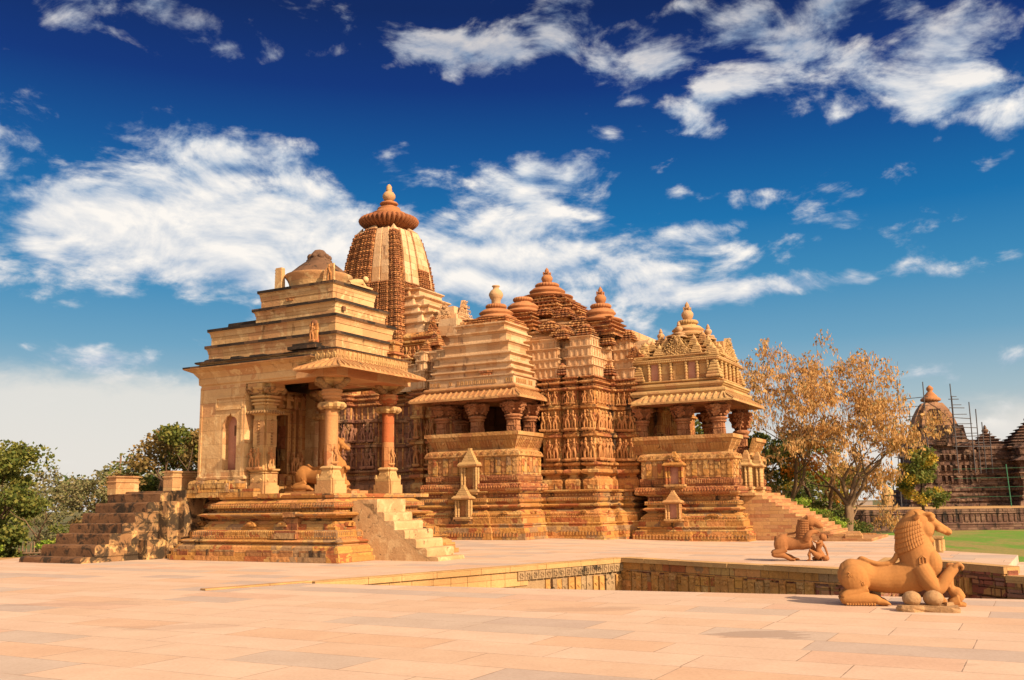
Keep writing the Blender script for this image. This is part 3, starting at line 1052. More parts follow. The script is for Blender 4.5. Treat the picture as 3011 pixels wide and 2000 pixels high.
def eave(mb, poly, ins0, z0, ins1, z1, th=0.09, rib=0.33, only=None, ribh=0.05, skip=None):
    """sloping stone eave: from its outer edge (ins0,z0) up to the wall (ins1,z1) with raised ribs"""
    mb.sweep(poly, [(ins1 + 0.03, z1 - th - 0.05), (ins0 + 0.06, z0 - th), (ins0, z0 - th), (ins0, z0), (ins1, z1)], cap=False)
    eo, ei = edges_of(poly, ins0), edges_of(poly, ins1)
    for i, ((a, b, o), (c, d, _)) in enumerate(zip(eo, ei)):
        if not (o.y < -0.5 or o.x > 0.5):
            continue
        Lo = (b - a).length
        n = int(Lo / rib)
        dr = (b - a).normalized()
        for k in range(n + 1):
            p = a + dr * (Lo * k / n)
            t = (p - a).dot(dr)
            q = c + dr * min(max(t - (c - a).dot(dr), 0.0), (d - c).length)
            P0, P1_ = Vector((p.x, p.y, z0)), Vector((q.x, q.y, z1))
            ax = (P1_ - P0)
            if ax.length < 0.1:
                continue
            D = Vector((dr.x, dr.y, 0)) * 0.045
            U = D.normalized().cross(ax.normalized())
            if U.z < 0:
                U = -U
            mb.obox((P0 + P1_) / 2 + U * ribh * 0.5, D, ax * 0.5, U * ribh * 0.5, tx=0.8)


def niche(parent, x, y, z, w, h, d, rot=0.0, mats=None, name='niche_shrine', top='gable'):
    """little shrine niche: base, two colonnettes, panel, eave and stepped or pierced pediment"""
    mats = mats or [M['seat'], M['paint'], M['buff']]
    c = grp(name, parent, (x, y, z), rot)
    mb = MB()
    mb.box(-w * 0.62, w * 0.62, -d, d * 0.6, -h * 0.07, 0, taper=0.01)
    mb.box(-w * 0.5, w * 0.5, -d * 0.75, d * 0.6, -h * 0.13, -h * 0.07, taper=-0.02)
    mb.box(-w * 0.50, w * 0.50, -0.02, d * 0.6, 0, h * 0.58)
    mb.build('frame', mats[0], c)
    for s_ in (-1, 1):
        for k in range(2):
            mb = MB()
            xx = s_ * (w * 0.47 - k * w * 0.16)
            yy = -d * 0.72 + k * d * 0.2
            mb.tube([(xx, yy, 0), (xx, yy, h * 0.58)], w * 0.07, 8)
            for q in range(4):
                mb.lathe(xx, yy, [(w * 0.07, h * (0.06 + 0.15 * q)), (w * 0.105, h * (0.075 + 0.15 * q)), (w * 0.07, h * (0.09 + 0.15 * q))], 8, cap=False)
            mb.build('colonnette', mats[2], c)
    mb = MB()
    mb.box(-w * 0.28, w * 0.28, -0.04, 0.0, h * 0.02, h * 0.56)
    mb.build('panel', mats[1], c)
    mb = MB()
    e = [(-w * 0.5, -d), (w * 0.5, -d), (w * 0.5, d * 0.6), (-w * 0.5, d * 0.6)]
    mb.sweep(e, [(0.02, h * 0.56), (-w * 0.14, h * 0.60), (-w * 0.15, h * 0.635), (-0.02, h * 0.70)])
    mb.build('eave', mats[2], c)
    mb = MB()
    for k in range(5):
        t = k / 5
        mb.box(-w * 0.46 * (1 - t * 0.85), w * 0.46 * (1 - t * 0.85), -d * 0.85 * (1 - t * 0.4), d * 0.5, h * (0.69 + 0.062 * k), h * (0.69 + 0.062 * (k + 1)) - 0.006, taper=0.02)
    mb.box(-w * 0.09, w * 0.09, -d * 0.5, d * 0.3, h * 0.99, h * 1.06)
    if top == 'pierced':
        for k in range(14):
            t = random.uniform(-0.4, 0.4)
            zz = random.uniform(0.71, 0.95 - abs(t) * 0.5)
            mb.obox((t * w, -d * 0.95, h * zz), (w * 0.05, 0, w * 0.05), (w * 0.05, 0, -w * 0.05), (0, -0.03, 0), tx=0.6)
    mb.build('pediment', mats[2], c)
    return c


# ------------------------------------------------------------------ the small shrine on the left
SH = thing('stone_shrine', 'small shrine on the left with stepped pale roof, low dome and reddish columns', 'temple', (-5.01, 28.14, 0), R(-29.2))
PL = [(-8.6, 0.9), (-7.5, 0.9), (-7.5, 0.45), (-6.9, 0.45), (-6.9, 0.0), (0.0, 0.0), (0.0, 6.4), (-8.6, 6.4)]
mb = MB()
mb.sweep(PL, [(0.02, -0.1), (0.02, 0.15), (0.10, 0.152), (0.11, 0.345), (0.19, 0.347), (0.20, 0.42), (0.36, 0.52)], cap=False)
mb.sweep(PL, [(0.36, 0.52), (0.28, 0.545), (0.25, 0.585), (0.36, 0.62), (0.50, 0.635), (0.485, 0.74), (0.50, 0.745), (0.50, 0.85), (0.60, 0.905), (0.76, 0.92), (0.74, 0.995), (0.80, 1.0), (0.95, 1.175), (1.05, 1.19), (1.05, 1.245),
              (0.86, 1.265), (0.80, 1.31), (0.66, 1.345), (0.64, 1.385), (0.76, 1.425), (1.03, 1.44), (1.05, 1.56), (0.88, 1.57), (0.88, 1.735), (0.98, 1.75), (1.10, 1.82), (1.16, 1.86), (1.08, 1.87), (1.05, 1.95)], cap=True)
row(mb, PL, 0.50, 0.66, 0.73, 0.115, 'loz', 0.03, 0.95)
row(mb, PL, 0.52, 0.755, 0.88, 0.085, 'box', 0.02, 0.55)
row(mb, PL, 0.84, 1.02, 1.17, 1.15, 'arch', 0.16, 0.3, jitter=0.25)
row(mb, PL, 0.84, 1.255, 1.305, 0.13, 'taper', 0.045, 0.6, jitter=0.2)
row(mb, PL, 0.88, 1.60, 1.71, 0.105, 'arch', 0.03, 0.8)
row(mb, PL, 1.03, 1.45, 1.55, 0.16, 'box', 0.015, 0.8)
mb.build('plinth', M['plinth'], SH)
for q in range(9):                                             # replaced base stones
    mb = MB()
    x = -6.6 + q * 0.72 + random.uniform(-0.2, 0.2)
    mb.box(x, x + random.uniform(0.35, 0.65), 0.085, 0.16, 0.16, 0.335)
    mb.build('base_stone', [M['plinth_dark']], SH)
for bx_ in ((-2.9, -1.95, 0.36, 0.6, 0.66, 0.80), (-2.85, -2.0, 0.42, 0.6, 0.80, 0.90), (-2.75, -2.2, 0.72, 1.1, 0.92, 1.26), (-2.65, -2.25, 0.55, 1.1, 1.30, 1.45), (-2.6, -2.2, 0.84, 1.1, 1.56, 1.74)):
    mb = MB()
    mb.box(*bx_)
    mb.build('patch_block', [M['plinth_dark']], SH)
# raised threshold slab along the porch edge and cushion blocks under the wall
mb = MB()
for (a, b, h) in ((-3.6, -1.95, 1.985), (-1.9, -1.28, 2.0)):
    mb.box(a, b, 1.12, 1.5, 1.88, h)
mb.box(-4.15, -3.2, 1.02, 1.5, 1.90, 2.03)
mb.box(-1.55, -1.14, 1.12, 6.2, 1.88, 1.99)
mb.build('porch_edge', M['plinth'], SH)
mb = MB()
x = -7.35
for w in (0.34, 0.82, 0.34, 1.05, 0.5):
    mb.box(x, x + w - 0.02, 1.02, 1.4, 1.94, 2.2)
    x += w
for (a, b) in ((-7.3, -6.62), (-6.58, -6.05), (-5.98, -5.0)):
    zz = [2.2, 2.24, 2.36, 2.46, 2.52]
    mb.sweep([(a, 1.05), (b, 1.05), (b, 1.6), (a, 1.6)], [(0.03, 2.2), (0.0, 2.25), (0.0, 2.40), (0.05, 2.49), (0.14, 2.52)])
for xx in (-6.85, -5.5):
    mb.box(xx - 0.13, xx + 0.13, 0.99, 1.06, 2.10, 2.15)
    mb.box(xx - 0.11, xx + 0.11, 1.01, 1.06, 2.15, 2.44)
    mb.obox((xx, 1.0, 2.3), (0.06, 0, 0.1), (0.06, 0, -0.1), (0, -0.02, 0), tx=0.6)
mb.build('cushion_block', M['plinth'], SH)
# walls
mb = MB()
WX0, WX1, WY0, WY1 = -7.0, -4.97, 1.2, 5.2
nx0, nx1, nz0, nz1 = -5.92, -5.32, 2.82, 4.62           # arched niche in the side wall
mb.box(WX0, nx0 - 0.14, WY0, 1.75, 2.5, 5.62)
mb.box(nx1 + 0.10, WX1, WY0, 1.75, 2.5, 5.62)
mb.box(nx0 - 0.14, nx1 + 0.10, WY0, 1.75, nz1 + 0.12, 5.62)
mb.box(nx0 - 0.14, nx1 + 0.10, WY0, 1.75, 2.5, nz0)
mb.box(WX0, -6.5, 1.75, WY1, 2.5, 5.62)
mb.box(-6.5, -4.97, 4.65, WY1, 1.95, 5.62)
mb.box(WX0, -4.97, 1.35, 1.75, 1.95, 2.5)
# recessed frame panel over the niche
for (a, b, c, d, o) in ((-6.25, -4.98, 5.18, 5.24, 0.05), (-6.25, -4.98, 4.86, 4.90, 0.03), (-6.25, -5.15, 4.80, 4.86, 0.045), (-6.28, -6.22, 4.86, 5.2, 0.03), (-5.12, -5.06, 2.6, 5.2, 0.02), (-7.0, -6.9, 2.55, 5.6, 0.03)):
    mb.box(a, b, WY0 - o, WY0 + 0.01, c, d)
mb.sweep([(WX0, WY0 + 0.02), (WX1, WY0 + 0.02), (WX1, 1.7), (WX0, 1.7)], [(0.03, 2.50), (-0.05, 2.53), (-0.06, 2.60), (0.03, 2.66)], cap=False)
mb.build('wall', M['plaster'], SH)
mb = MB()
arc = []
cx = (nx0 + nx1) / 2
hw_ = (nx1 - nx0) / 2
for k in range(19):
    t = math.pi * k / 18
    lob = 1.0 + 0.10 * abs(math.sin(t * 2.5))
    arc.append((cx + hw_ * lob * math.cos(t), nz1 - 0.36 + 0.36 * (1.0 if k != 9 else 1.25) * math.sin(t) * lob * 0.92))
fr = [(nx1, nz0)] + arc + [(nx0, nz0)]
outer = [(nx1 + 0.102, nz0), ] + [(cx + (hw_ + 0.14) * math.cos(math.pi * k / 18) if 0 < k < 18 else (nx1 + 0.102 if k == 0 else nx0 - 0.142), nz1 - 0.36 + 0.485 * math.sin(math.pi * k / 18)) for k in range(19)] + [(nx0 - 0.142, nz0)]
top = [(nx1 + 0.10, nz1 + 0.122)] + [(min(nx1 + 0.10, max(nx0 - 0.14, p[0])), nz1 + 0.122) for p in outer[1:-1]] + [(nx0 - 0.14, nz1 + 0.122)]
for k in range(len(fr) - 1):
    mb.face([(fr[k][0], WY0 + 0.004, fr[k][1]), (outer[k][0], WY0 + 0.004, outer[k][1]), (outer[k + 1][0], WY0 + 0.004, outer[k + 1][1]), (fr[k + 1][0], WY0 + 0.004, fr[k + 1][1])])
    if 0 < k < len(fr) - 2:
        mb.face([(outer[k][0], WY0 + 0.004, outer[k][1]), (top[k][0], WY0 + 0.004, top[k][1]), (top[k + 1][0], WY0 + 0.004, top[k + 1][1]), (outer[k + 1][0], WY0 + 0.004, outer[k + 1][1])])
    mb.face([(fr[k][0], WY0 + 0.004, fr[k][1]), (fr[k + 1][0], WY0 + 0.004, fr[k + 1][1]), (fr[k + 1][0], WY0 + 0.3, fr[k + 1][1]), (fr[k][0], WY0 + 0.3, fr[k][1])])
mb.build('niche_arch', M['plaster'], SH)
mb = MB()
mb.box(nx0 - 0.1, nx1 + 0.1, WY0 + 0.27, WY0 + 0.4, nz0, nz1 + 0.1)
mb.build('niche_back', M['paint'], SH)
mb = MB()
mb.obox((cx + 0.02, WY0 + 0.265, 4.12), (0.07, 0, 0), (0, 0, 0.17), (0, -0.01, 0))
mb.build('niche_hollow_shade', M['dark'], SH)  # flat dark plate, the hollow's shade is put into its colour
# doorway wall
mb = MB()
dx0, dx1 = -5.8, -5.42
mb.box(dx0, dx1, 1.75, 2.67, 2.72, 5.62)
mb.box(dx0, dx1, 3.63, 4.65, 2.72, 5.62)
mb.box(dx0, dx1, 2.67, 3.63, 4.76, 5.62)
mb.box(dx0, dx1 + 0.12, 1.75, 4.65, 1.95, 2.72)
mb.build('door_wall', M['wall'], SH)
mb = MB()
for k, (w0, w1, pr) in enumerate(((0.0, 0.10, 0.10), (0.12, 0.22, 0.05), (0.24, 0.36, 0.12), (0.38, 0.48, 0.05), (0.50, 0.66, 0.16), (0.68, 0.80, 0.06))):
    for s_ in (-1, 1):
        y0 = 3.15 + s_ * (0.48 + w0)
        y1 = 3.15 + s_ * (0.48 + w1)
        a, b = min(y0, y1), max(y0, y1)
        mb.box(dx1, dx1 + pr, a, b, 2.74, 4.80 + 0.06 * k)
        if k in (1, 2, 4):
            z = 3.45
            while z < 4.7:
                mb.box(dx1 + pr, dx1 + pr + 0.035, a + 0.015, b - 0.015, z, z + 0.11, taper=0.01)
                z += 0.155
    mb.box(dx1, dx1 + pr, 3.15 - 0.48 - w1, 3.15 + 0.48 + w1, 4.76 + w0, 4.76 + w1)
for y in (2.0, 2.35, 2.75, 3.15, 3.55, 3.95, 4.3):
    mb.box(dx1, dx1 + 0.22, y - 0.13, y + 0.13, 4.98, 5.04)
    mb.box(dx1, dx1 + 0.2, y - 0.1, y + 0.1, 5.04, 5.34, taper=0.01)
    mb.box(dx1, dx1 + 0.24, y - 0.15, y + 0.15, 5.34, 5.40)
    mb.box(dx1, dx1 + 0.2, y - 0.1, y + 0.1, 5.40, 5.50, taper=0.05)
for y in (1.95, 2.25, 2.6, 2.95, 3.3, 3.65, 4.0, 4.35):
    mb.box(dx1 + 0.12, dx1 + 0.19, y - 0.12, y + 0.12, 2.36, 2.66, taper=0.02)
mb.build('door_frame', M['seat'], SH)
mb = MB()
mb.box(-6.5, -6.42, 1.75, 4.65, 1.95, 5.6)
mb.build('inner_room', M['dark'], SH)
for (y, k) in ((2.25, 0), (2.5, 2), (3.85, 1), (4.05, 4), (4.28, 3)):
    put_figure(SH, dx1 + 0.2, y, 2.80, 0.62, R(90), k)
# engaged pillar at the wall's end and the two free columns
pil = grp('pillar', SH, (-4.54, 1.7, 0))
mb = MB()
mb.sweep(cross(0.40, 0.06), [(0, 1.95), (0, 2.02), (0.03, 2.02), (0.03, 2.30)])
mb.sweep(cross(0.33, 0.05), [(0, 2.30), (0, 2.66), (0.02, 2.67), (-0.03, 2.70), (0.02, 2.73), (-0.05, 2.78), (-0.06, 2.83), (0.05, 2.84)])
row(mb, sq(0.33), 0.0, 2.38, 2.56, 0.3, 'loz', 0.03)
mb.build('base', M['buff'], pil)
mb = MB()
mb.sweep(cross(0.29, 0.08), [(0, 2.83), (0, 4.56), (-0.02, 4.58), (0, 4.6)])
row(mb, sq(0.29), 0.0, 3.55, 4.45, 0.25, 'box', 0.012, 0.6)
for k in range(10):
    for f_ in (0, 1):
        a = 3.5 + k * 0.1
        mb.ball(((-0.0 if f_ == 0 else 0.30), (-0.30 if f_ == 0 else 0.0), a), (0.05, 0.05, 0.035), 6, 4)
mb.build('shaft', M['buff'], pil)
mb = MB()
mb.sweep(cross(0.43, 0.12), [(0.1, 4.58), (0.0, 4.64), (0.0, 4.70), (0.08, 4.76)])
for k in range(7):
    mb.ball((-0.36 + 0.12 * k, -0.44, 4.66), (0.05, 0.04, 0.06), 6, 4)
    mb.ball((0.44, -0.36 + 0.12 * k, 4.66), (0.04, 0.05, 0.06), 6, 4)
mb.build('bracket', M['buff'], pil)
mb = MB()
mb.sweep(cross(0.36, 0.1), [(0.06, 4.76), (0.06, 4.90), (0.0, 4.92), (0.0, 4.96), (0.06, 5.0), (-0.02, 5.03), (-0.02, 5.08), (0.05, 5.11), (-0.04, 5.15), (-0.05, 5.2), (0.04, 5.24)])
mb.build('ring_moulding', M['buff'], pil)
mb = MB()
mb.sweep(cross(0.52, 0.2), [(0.22, 5.2), (0.12, 5.32), (0.02, 5.42), (0.0, 5.45), (0.0, 5.60)])
for k in range(26):
    a = random.uniform(-0.48, 0.5)
    z = random.uniform(5.28, 5.46)
    r_ = 0.34 + (z - 5.28) * 0.9
    mb.ball((a, -r_, z), (0.075, 0.05, 0.05), 6, 4)
    mb.ball((r_, a, z), (0.05, 0.075, 0.05), 6, 4)
mb.build('capital', M['buff'], pil)
for (x, y, r_, k) in ((-4.72, 1.28, 0, 0), (-4.42, 1.28, 0, 3), (-4.10, 1.55, 70, 2)):
    put_figure(SH, x, y, 2.86, 0.62, R(r_), k)
column(SH, -1.75, 1.70, 1.97, 5.62, [M['column'], M['buff']], 0.205, True)
column(SH, -1.75, 4.66, 1.97, 5.72, [M['column_red'], M['buff']], 0.205, True)
column(SH, -4.54, 4.66, 1.97, 5.62, [M['column'], M['buff']], 0.205)
# beams, soffit, cornice
mb = MB()
mb.box(-5.0, -1.35, 1.35, 2.05, 5.60, 6.02)
mb.box(-2.12, -1.38, 2.05, 5.05, 5.60, 6.02)
mb.box(-5.0, -1.35, 4.3, 5.05, 5.72, 6.02)
mb.box(-5.4, -2.12, 2.05, 4.3, 5.95, 6.02)
mb.box(-2.6, -0.965, 0.965, 1.349, 5.59, 5.99)
mb.box(-1.349, -0.965, 1.351, 4.85, 5.585, 5.99)
mb.build('beam', M['column'], SH)
CO = [(-7.0, 1.2), (-2.3, 1.2), (-2.3, 5.2), (-7.0, 5.2)]
mb = MB()
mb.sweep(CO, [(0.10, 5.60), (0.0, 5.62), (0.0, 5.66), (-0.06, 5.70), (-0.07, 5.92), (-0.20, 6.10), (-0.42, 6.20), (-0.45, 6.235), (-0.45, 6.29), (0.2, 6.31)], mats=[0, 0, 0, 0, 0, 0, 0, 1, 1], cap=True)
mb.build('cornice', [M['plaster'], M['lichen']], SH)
EV = [(-6.0, 0.0), (0.0, 0.0), (0.0, 5.0), (-6.0, 5.0)]
mb = MB()
o_ = edges_of([(-2.55, 0.0), (0.0, 0.0), (0.0, 4.95), (-2.55, 4.95)], 0)
eave(mb, [(-2.25, 0.0), (0.0, 0.0), (0.0, 4.87), (-2.25, 4.87)], 0.20, 5.74, 0.92, 6.08, 0.04, 0.24, ribh=0.06)
mb.build('eave', M['tile'], SH)
LT_ = [(-6.92, 0.94), (-0.94, 0.94), (-0.94, 4.75), (-6.92, 4.75)]
mb = MB()
mb.sweep([(-2.55, 0.99), (-0.99, 0.99), (-0.99, 4.72), (-2.55, 4.72)], [(0, 6.05), (0, 6.42)], cap=True)
row(mb, [(-2.55, 0.99), (-0.99, 0.99), (-0.99, 4.72), (-2.55, 4.72)], 0.0, 6.10, 6.36, 0.105, 'loz', 0.035, 0.95)
row(mb, [(-2.55, 0.99), (-0.99, 0.99), (-0.99, 4.72), (-2.55, 4.72)], 0.0, 6.08, 6.39, 0.21, 'box', 0.03, 0.16)
mb.build('lattice_band', M['buff'], SH)


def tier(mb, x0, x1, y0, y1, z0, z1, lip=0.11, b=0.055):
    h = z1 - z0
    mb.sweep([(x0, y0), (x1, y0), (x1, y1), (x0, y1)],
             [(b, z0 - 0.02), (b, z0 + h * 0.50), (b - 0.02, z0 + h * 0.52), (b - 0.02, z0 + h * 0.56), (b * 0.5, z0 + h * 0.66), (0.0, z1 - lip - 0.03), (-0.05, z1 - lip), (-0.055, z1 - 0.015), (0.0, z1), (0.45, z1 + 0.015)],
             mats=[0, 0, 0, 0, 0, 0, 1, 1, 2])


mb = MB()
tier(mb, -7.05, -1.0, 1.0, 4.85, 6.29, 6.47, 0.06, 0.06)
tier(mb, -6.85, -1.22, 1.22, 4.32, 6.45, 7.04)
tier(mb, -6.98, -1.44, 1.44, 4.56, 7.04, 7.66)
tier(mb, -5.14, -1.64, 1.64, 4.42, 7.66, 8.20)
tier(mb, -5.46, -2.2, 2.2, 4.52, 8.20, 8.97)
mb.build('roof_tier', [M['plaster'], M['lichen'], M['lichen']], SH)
mb = MB()
mb.box(-6.45, -5.1, 1.75, 3.9, 7.66, 7.85, taper=0.02)
mb.build('roof_slab', M['lichen'], SH)
mb = MB()
mb.box(-2.9, -1.75, 0.86, 1.3, 6.50, 6.60)
mb.box(-2.75, -1.85, 0.92, 1.3, 6.60, 6.68)
mb.build('ledge_slab', M['lichen'], SH)
for q in range(16):
    mb = MB()
    x = random.uniform(-6.8, -1.4)
    mb.box(x, x + random.uniform(0.15, 0.5), 1.0 + random.uniform(0, 0.06), 1.3, 6.47, 6.49 + random.uniform(0.01, 0.05), taper=0.02)
    mb.build('loose_slab', M['lichen'], SH)
mb = MB()
mb.box(-4.35, -3.85, 2.245, 2.4, 8.56, 8.66)
mb.box(-4.25, -3.95, 2.22, 2.4, 8.48, 8.56)
mb.build('spout_hole', M['red'], SH)
mb = MB()
mb.box(-1.66, -1.60, 2.0, 2.14, 7.84, 7.98)
mb.build('wall_hole_shade', M['dark'], SH)  # solid box, its dark colour stands in for shade inside a hole
mb = MB()
mb.lathe(-3.8, 3.35, [(0.98, 8.95), (0.98, 9.02), (1.0, 9.10), (1.02, 9.20), (1.08, 9.32), (1.16, 9.42), (1.16, 9.47)], 28)
mb.build('dome_drum', M['plaster'], SH)
mb = MB()
mb.lathe(-3.8, 3.35, [(1.10, 9.46), (1.05, 9.50), (0.92, 9.62), (0.74, 9.78), (0.56, 9.92), (0.44, 10.0), (0.45, 10.04), (0.40, 10.08), (0.30, 10.26), (0.27, 10.30), (0.17, 10.42), (0.04, 10.46)], 28, lobes=0)
for k in range(9):
    a = 2 * math.pi * k / 9
    mb.ball((-3.8 + 0.32 * math.cos(a), 3.35 + 0.32 * math.sin(a), 10.16), (0.12, 0.12, 0.11), 7, 5)
mb.build('dome', stone('dark_dome_plaster', [(0.13, 0.072, 0.04), (0.19, 0.105, 0.058), (0.09, 0.05, 0.03)], 0, 0, 0, 0.5, moss=0.3), SH)
mb = MB()
mb.box(-4.86, -4.56, 2.3, 2.5, 8.97, 9.72, taper=0.015)
for k in range(7):
    mb.ball((-4.86, 2.4, 9.05 + k * 0.1), (0.05, 0.09, 0.05), 6, 4)
mb.build('upright_stone', M['plaster'], SH)
put_figure(SH, -2.56, 2.42, 9.0, 0.58, R(20), 0, 'roof_figure')
mb = MB()
mb.box(-2.72, -2.40, 2.46, 2.55, 8.98, 9.62, taper=0.02)
mb.tube([(-2.35, 3.2, 9.05), (-2.30, 3.5, 9.12), (-2.28, 3.8, 9.2)], [0.10, 0.14, 0.1], 8)
mb.ball((-2.26, 4.0, 9.32), (0.1, 0.12, 0.12), 8, 6)
mb.tube([(-2.28, 3.85, 9.2), (-2.2, 3.95, 9.0)], 0.05, 6)
mb.box(-2.5, -2.1, 3.0, 4.2, 8.97, 9.03)
mb.build('roof_beast', M['plaster'], SH)
nf = grp('roof_niche', SH, (-2.05, 1.1, 6.70))
mb = MB()
mb.box(-0.16, 0.16, -0.02, 0.1, 0.0, 0.62, taper=0.015)
mb.ball((0, 0.03, 0.62), (0.15, 0.06, 0.12), 8, 6)
mb.build('backing', M['wall'], nf)
put_figure(nf, 0, -0.05, 0.06, 0.55, 0, 3)
mb = MB()
mb.sweep([(-1.5, 4.0), (-1.05, 4.0), (-1.05, 4.4), (-1.5, 4.4)], [(0, 6.48), (0, 6.6), (-0.08, 6.62), (-0.08, 6.68), (0.02, 6.7), (0.02, 6.95), (-0.05, 6.97), (-0.05, 7.02), (0.12, 7.12)])
mb.build('roof_shrine', M['wall'], SH)
# stair on the right, in front of the porch
xs = [-0.09, 0.30, 0.68, 1.06, 1.44, 1.82, 2.22]
zt_ = [1.67, 1.41, 1.15, 0.89, 0.63, 0.37, 0.12]
st = grp('staircase', SH)
mb = MB()
mb.box(-0.75, 0.02, 1.74, 3.2, 1.2, 1.80)
mb.build('landing', M['step'], st)
for i in range(7):
    mb = MB()
    xa = -0.8
    n = 6
    zb = 0.0 if i == 6 else zt_[i + 1] - 0.03
    e = [random.uniform(-0.02, 0.02) for _ in range(n + 1)]
    rws = []
    for q in range(n + 1):
        y = 1.74 + 1.45 * q / n
        rws.append([(xs[i] + 0.38 if False else xs[i] + e[q] * 0.6, y, zb), (xs[i] + e[q], y, zt_[i] - 0.08), (xs[i] - 0.02 + e[q], y, zt_[i] - 0.02), (xs[i] - 0.07, y, zt_[i] + e[q] * 0.4), (xa, y, zt_[i]), (xa, y, zb)])
    for q in range(n):
        for k in range(5):
            mb.face([rws[q][k], rws[q + 1][k], rws[q + 1][k + 1], rws[q][k + 1]])
    mb.face(list(reversed(rws[0])))
    mb.face(rws[-1])
    mb.build('step', M['step'], st)
mb = MB()
out_ = [(-0.9, 0.0), (1.95, 0.0)]
for i in range(6, -1, -1):
    if xs[i] - 0.33 < -0.85:
        continue
    out_ += [(xs[i] - 0.16 - 0.02 * i, max(0.01, zt_[i] - 0.13 - 0.03 * (i % 2))), (xs[i] - 0.34, zt_[i] - 0.05)]
out_ += [(-0.62, 1.76), (-0.9, 1.77)]
vs_ = [Vector((p[0], 1.715, p[1])) for p in out_]
for tr in tessellate_polygon([vs_]):
    tri = [vs_[i] for i in tr]
    if (tri[1] - tri[0]).cross(tri[2] - tri[0]).y > 0:
        tri.reverse()
    mb.face(tri)
mb.build('side_wall', M['step'], st)
# stair on the left, climbing beside the shrine to a small landing
ys = [-2.36, -1.87, -1.38, -0.91, -0.44, 0.05, 0.52, 0.95, 2.4]
zs = [0.18, 0.53, 0.86, 1.165, 1.49, 1.82, 2.13, 2.20]
stl = stairs(SH, 'staircase', [-10.95] + [-10.58] * 7, [-8.0] * 8, ys, zs, -0.05, [M['step_dark'], M['mottle']])
mb = MB()
mb.box(-10.58, -8.002, 2.0, 6.2, -0.05, 2.195)
mb.sweep([(-8.1, -1.9), (-7.97, -1.9), (-7.97, 1.2), (-8.1, 1.2)], [(0, -0.02), (0.03, 0.1)], cap=True)
mb.build('landing', M['mottle'], stl)
for (a, b, c, d, h) in ((-8.42, -7.98, 1.0, 2.15, 2.84), (-10.66, -10.22, 0.55, 1.5, 2.72)):
    mb = MB()
    mb.sweep([(a, c), (b, c), (b, d), (a, d)], [(0, 2.1), (0, h - 0.22), (-0.03, h - 0.2), (-0.03, h - 0.17), (0.01, h - 0.15), (0.01, h - 0.06), (-0.05, h - 0.03), (-0.05, h), (0.05, h + 0.03)], mats=[0, 0, 0, 0, 0, 0, 0, 1, 1])
    mb.build('pier', [M['plaster'], M['red']], stl)
mb = MB()
mb.box(-10.3, -8.3, 2.4, 2.75, 2.15, 2.62, taper=0.05)
mb.box(-9.0, -8.42, 1.9, 2.45, 2.15, 2.42, taper=0.05)
mb.build('parapet', M['mottle'], stl)
mb = MB()
mb.box(-8.02, -7.3, 0.95, 2.2, -0.02, 2.2)
mb.box(-8.02, -7.55, 0.5, 1.0, -0.02, 1.85)
mb.box(-7.98, -7.62, -0.25, 0.52, -0.02, 0.62)
mb.build('side_wall', M['mottle'], stl)

# ------------------------------------------------------------------ the large temple
T = thing('great_temple', 'large carved sandstone temple with a tall ribbed spire, balconies and friezes of figures', 'temple', (0.46, 43.21, 0), R(-27.8))
PLF = [(-0.35, -0.4), (0.02, -0.4)]
# plinth mouldings (inset, z)
PP = [(0.0, -0.35), (0.0, 0.07), (0.03, 0.075), (0.03, 0.385), (0.11, 0.39), (0.12, 0.50), (0.20, 0.60), (0.19, 0.63), (0.13, 0.65), (0.13, 0.69), (0.24, 0.71), (0.27, 0.72), (0.27, 0.95), (0.34, 1.02), (0.36, 1.03), (0.36, 1.12), (0.55, 1.28), (0.60, 1.31),
      (0.60, 1.36), (0.54, 1.37), (0.53, 1.42), (0.44, 1.44), (0.42, 1.50), (0.56, 1.56), (0.60, 1.57), (0.60, 1.66), (0.50, 1.67), (0.50, 1.84), (0.62, 1.86), (0.64, 2.05), (0.60, 2.06), (0.50, 2.12), (0.50, 2.155), (0.66, 2.19)]


def plinth(parent, poly, dz, name='plinth', only=None):
    mb = MB()
    pr = [(a, b + dz) for a, b in PP]
    mb.sweep(poly, pr, mats=[1 if 1.84 < b <= 2.06 or 1.36 <= b <= 1.43 else 0 for a, b in PP[1:]] + [0])
    row(mb, poly, 0.03, 0.12 + dz, 0.35 + dz, 0.30, 'pair', 0.035, 0.85, jitter=0.12)
    row(mb, poly, 0.34, 1.04 + dz, 1.11 + dz, 0.12, 'box', 0.02, 0.6)
    row(mb, poly, 0.29, 0.93 + dz, 0.99 + dz, 0.11, 'box', 0.03, 0.6)
    row(mb, poly, 0.43, 1.13 + dz, 1.27 + dz, 1.25, 'arch', 0.14, 0.25, jitter=0.3)
    row(mb, poly, 0.56, 1.385 + dz, 1.43 + dz, 0.13, 'taper', 0.05, 0.6)
    row(mb, poly, 0.50, 1.69 + dz, 1.82 + dz, 0.20, 'pair', 0.03, 0.85)
    row(mb, poly, 0.64, 1.88 + dz, 2.03 + dz, 0.17, 'loz', 0.035, 0.9)
    row(mb, poly, 0.56, 2.065 + dz, 2.11 + dz, 0.11, 'taper', 0.05, 0.6)
    return mb.build(name, [M['plinth'], M['plinth_dark']], parent)


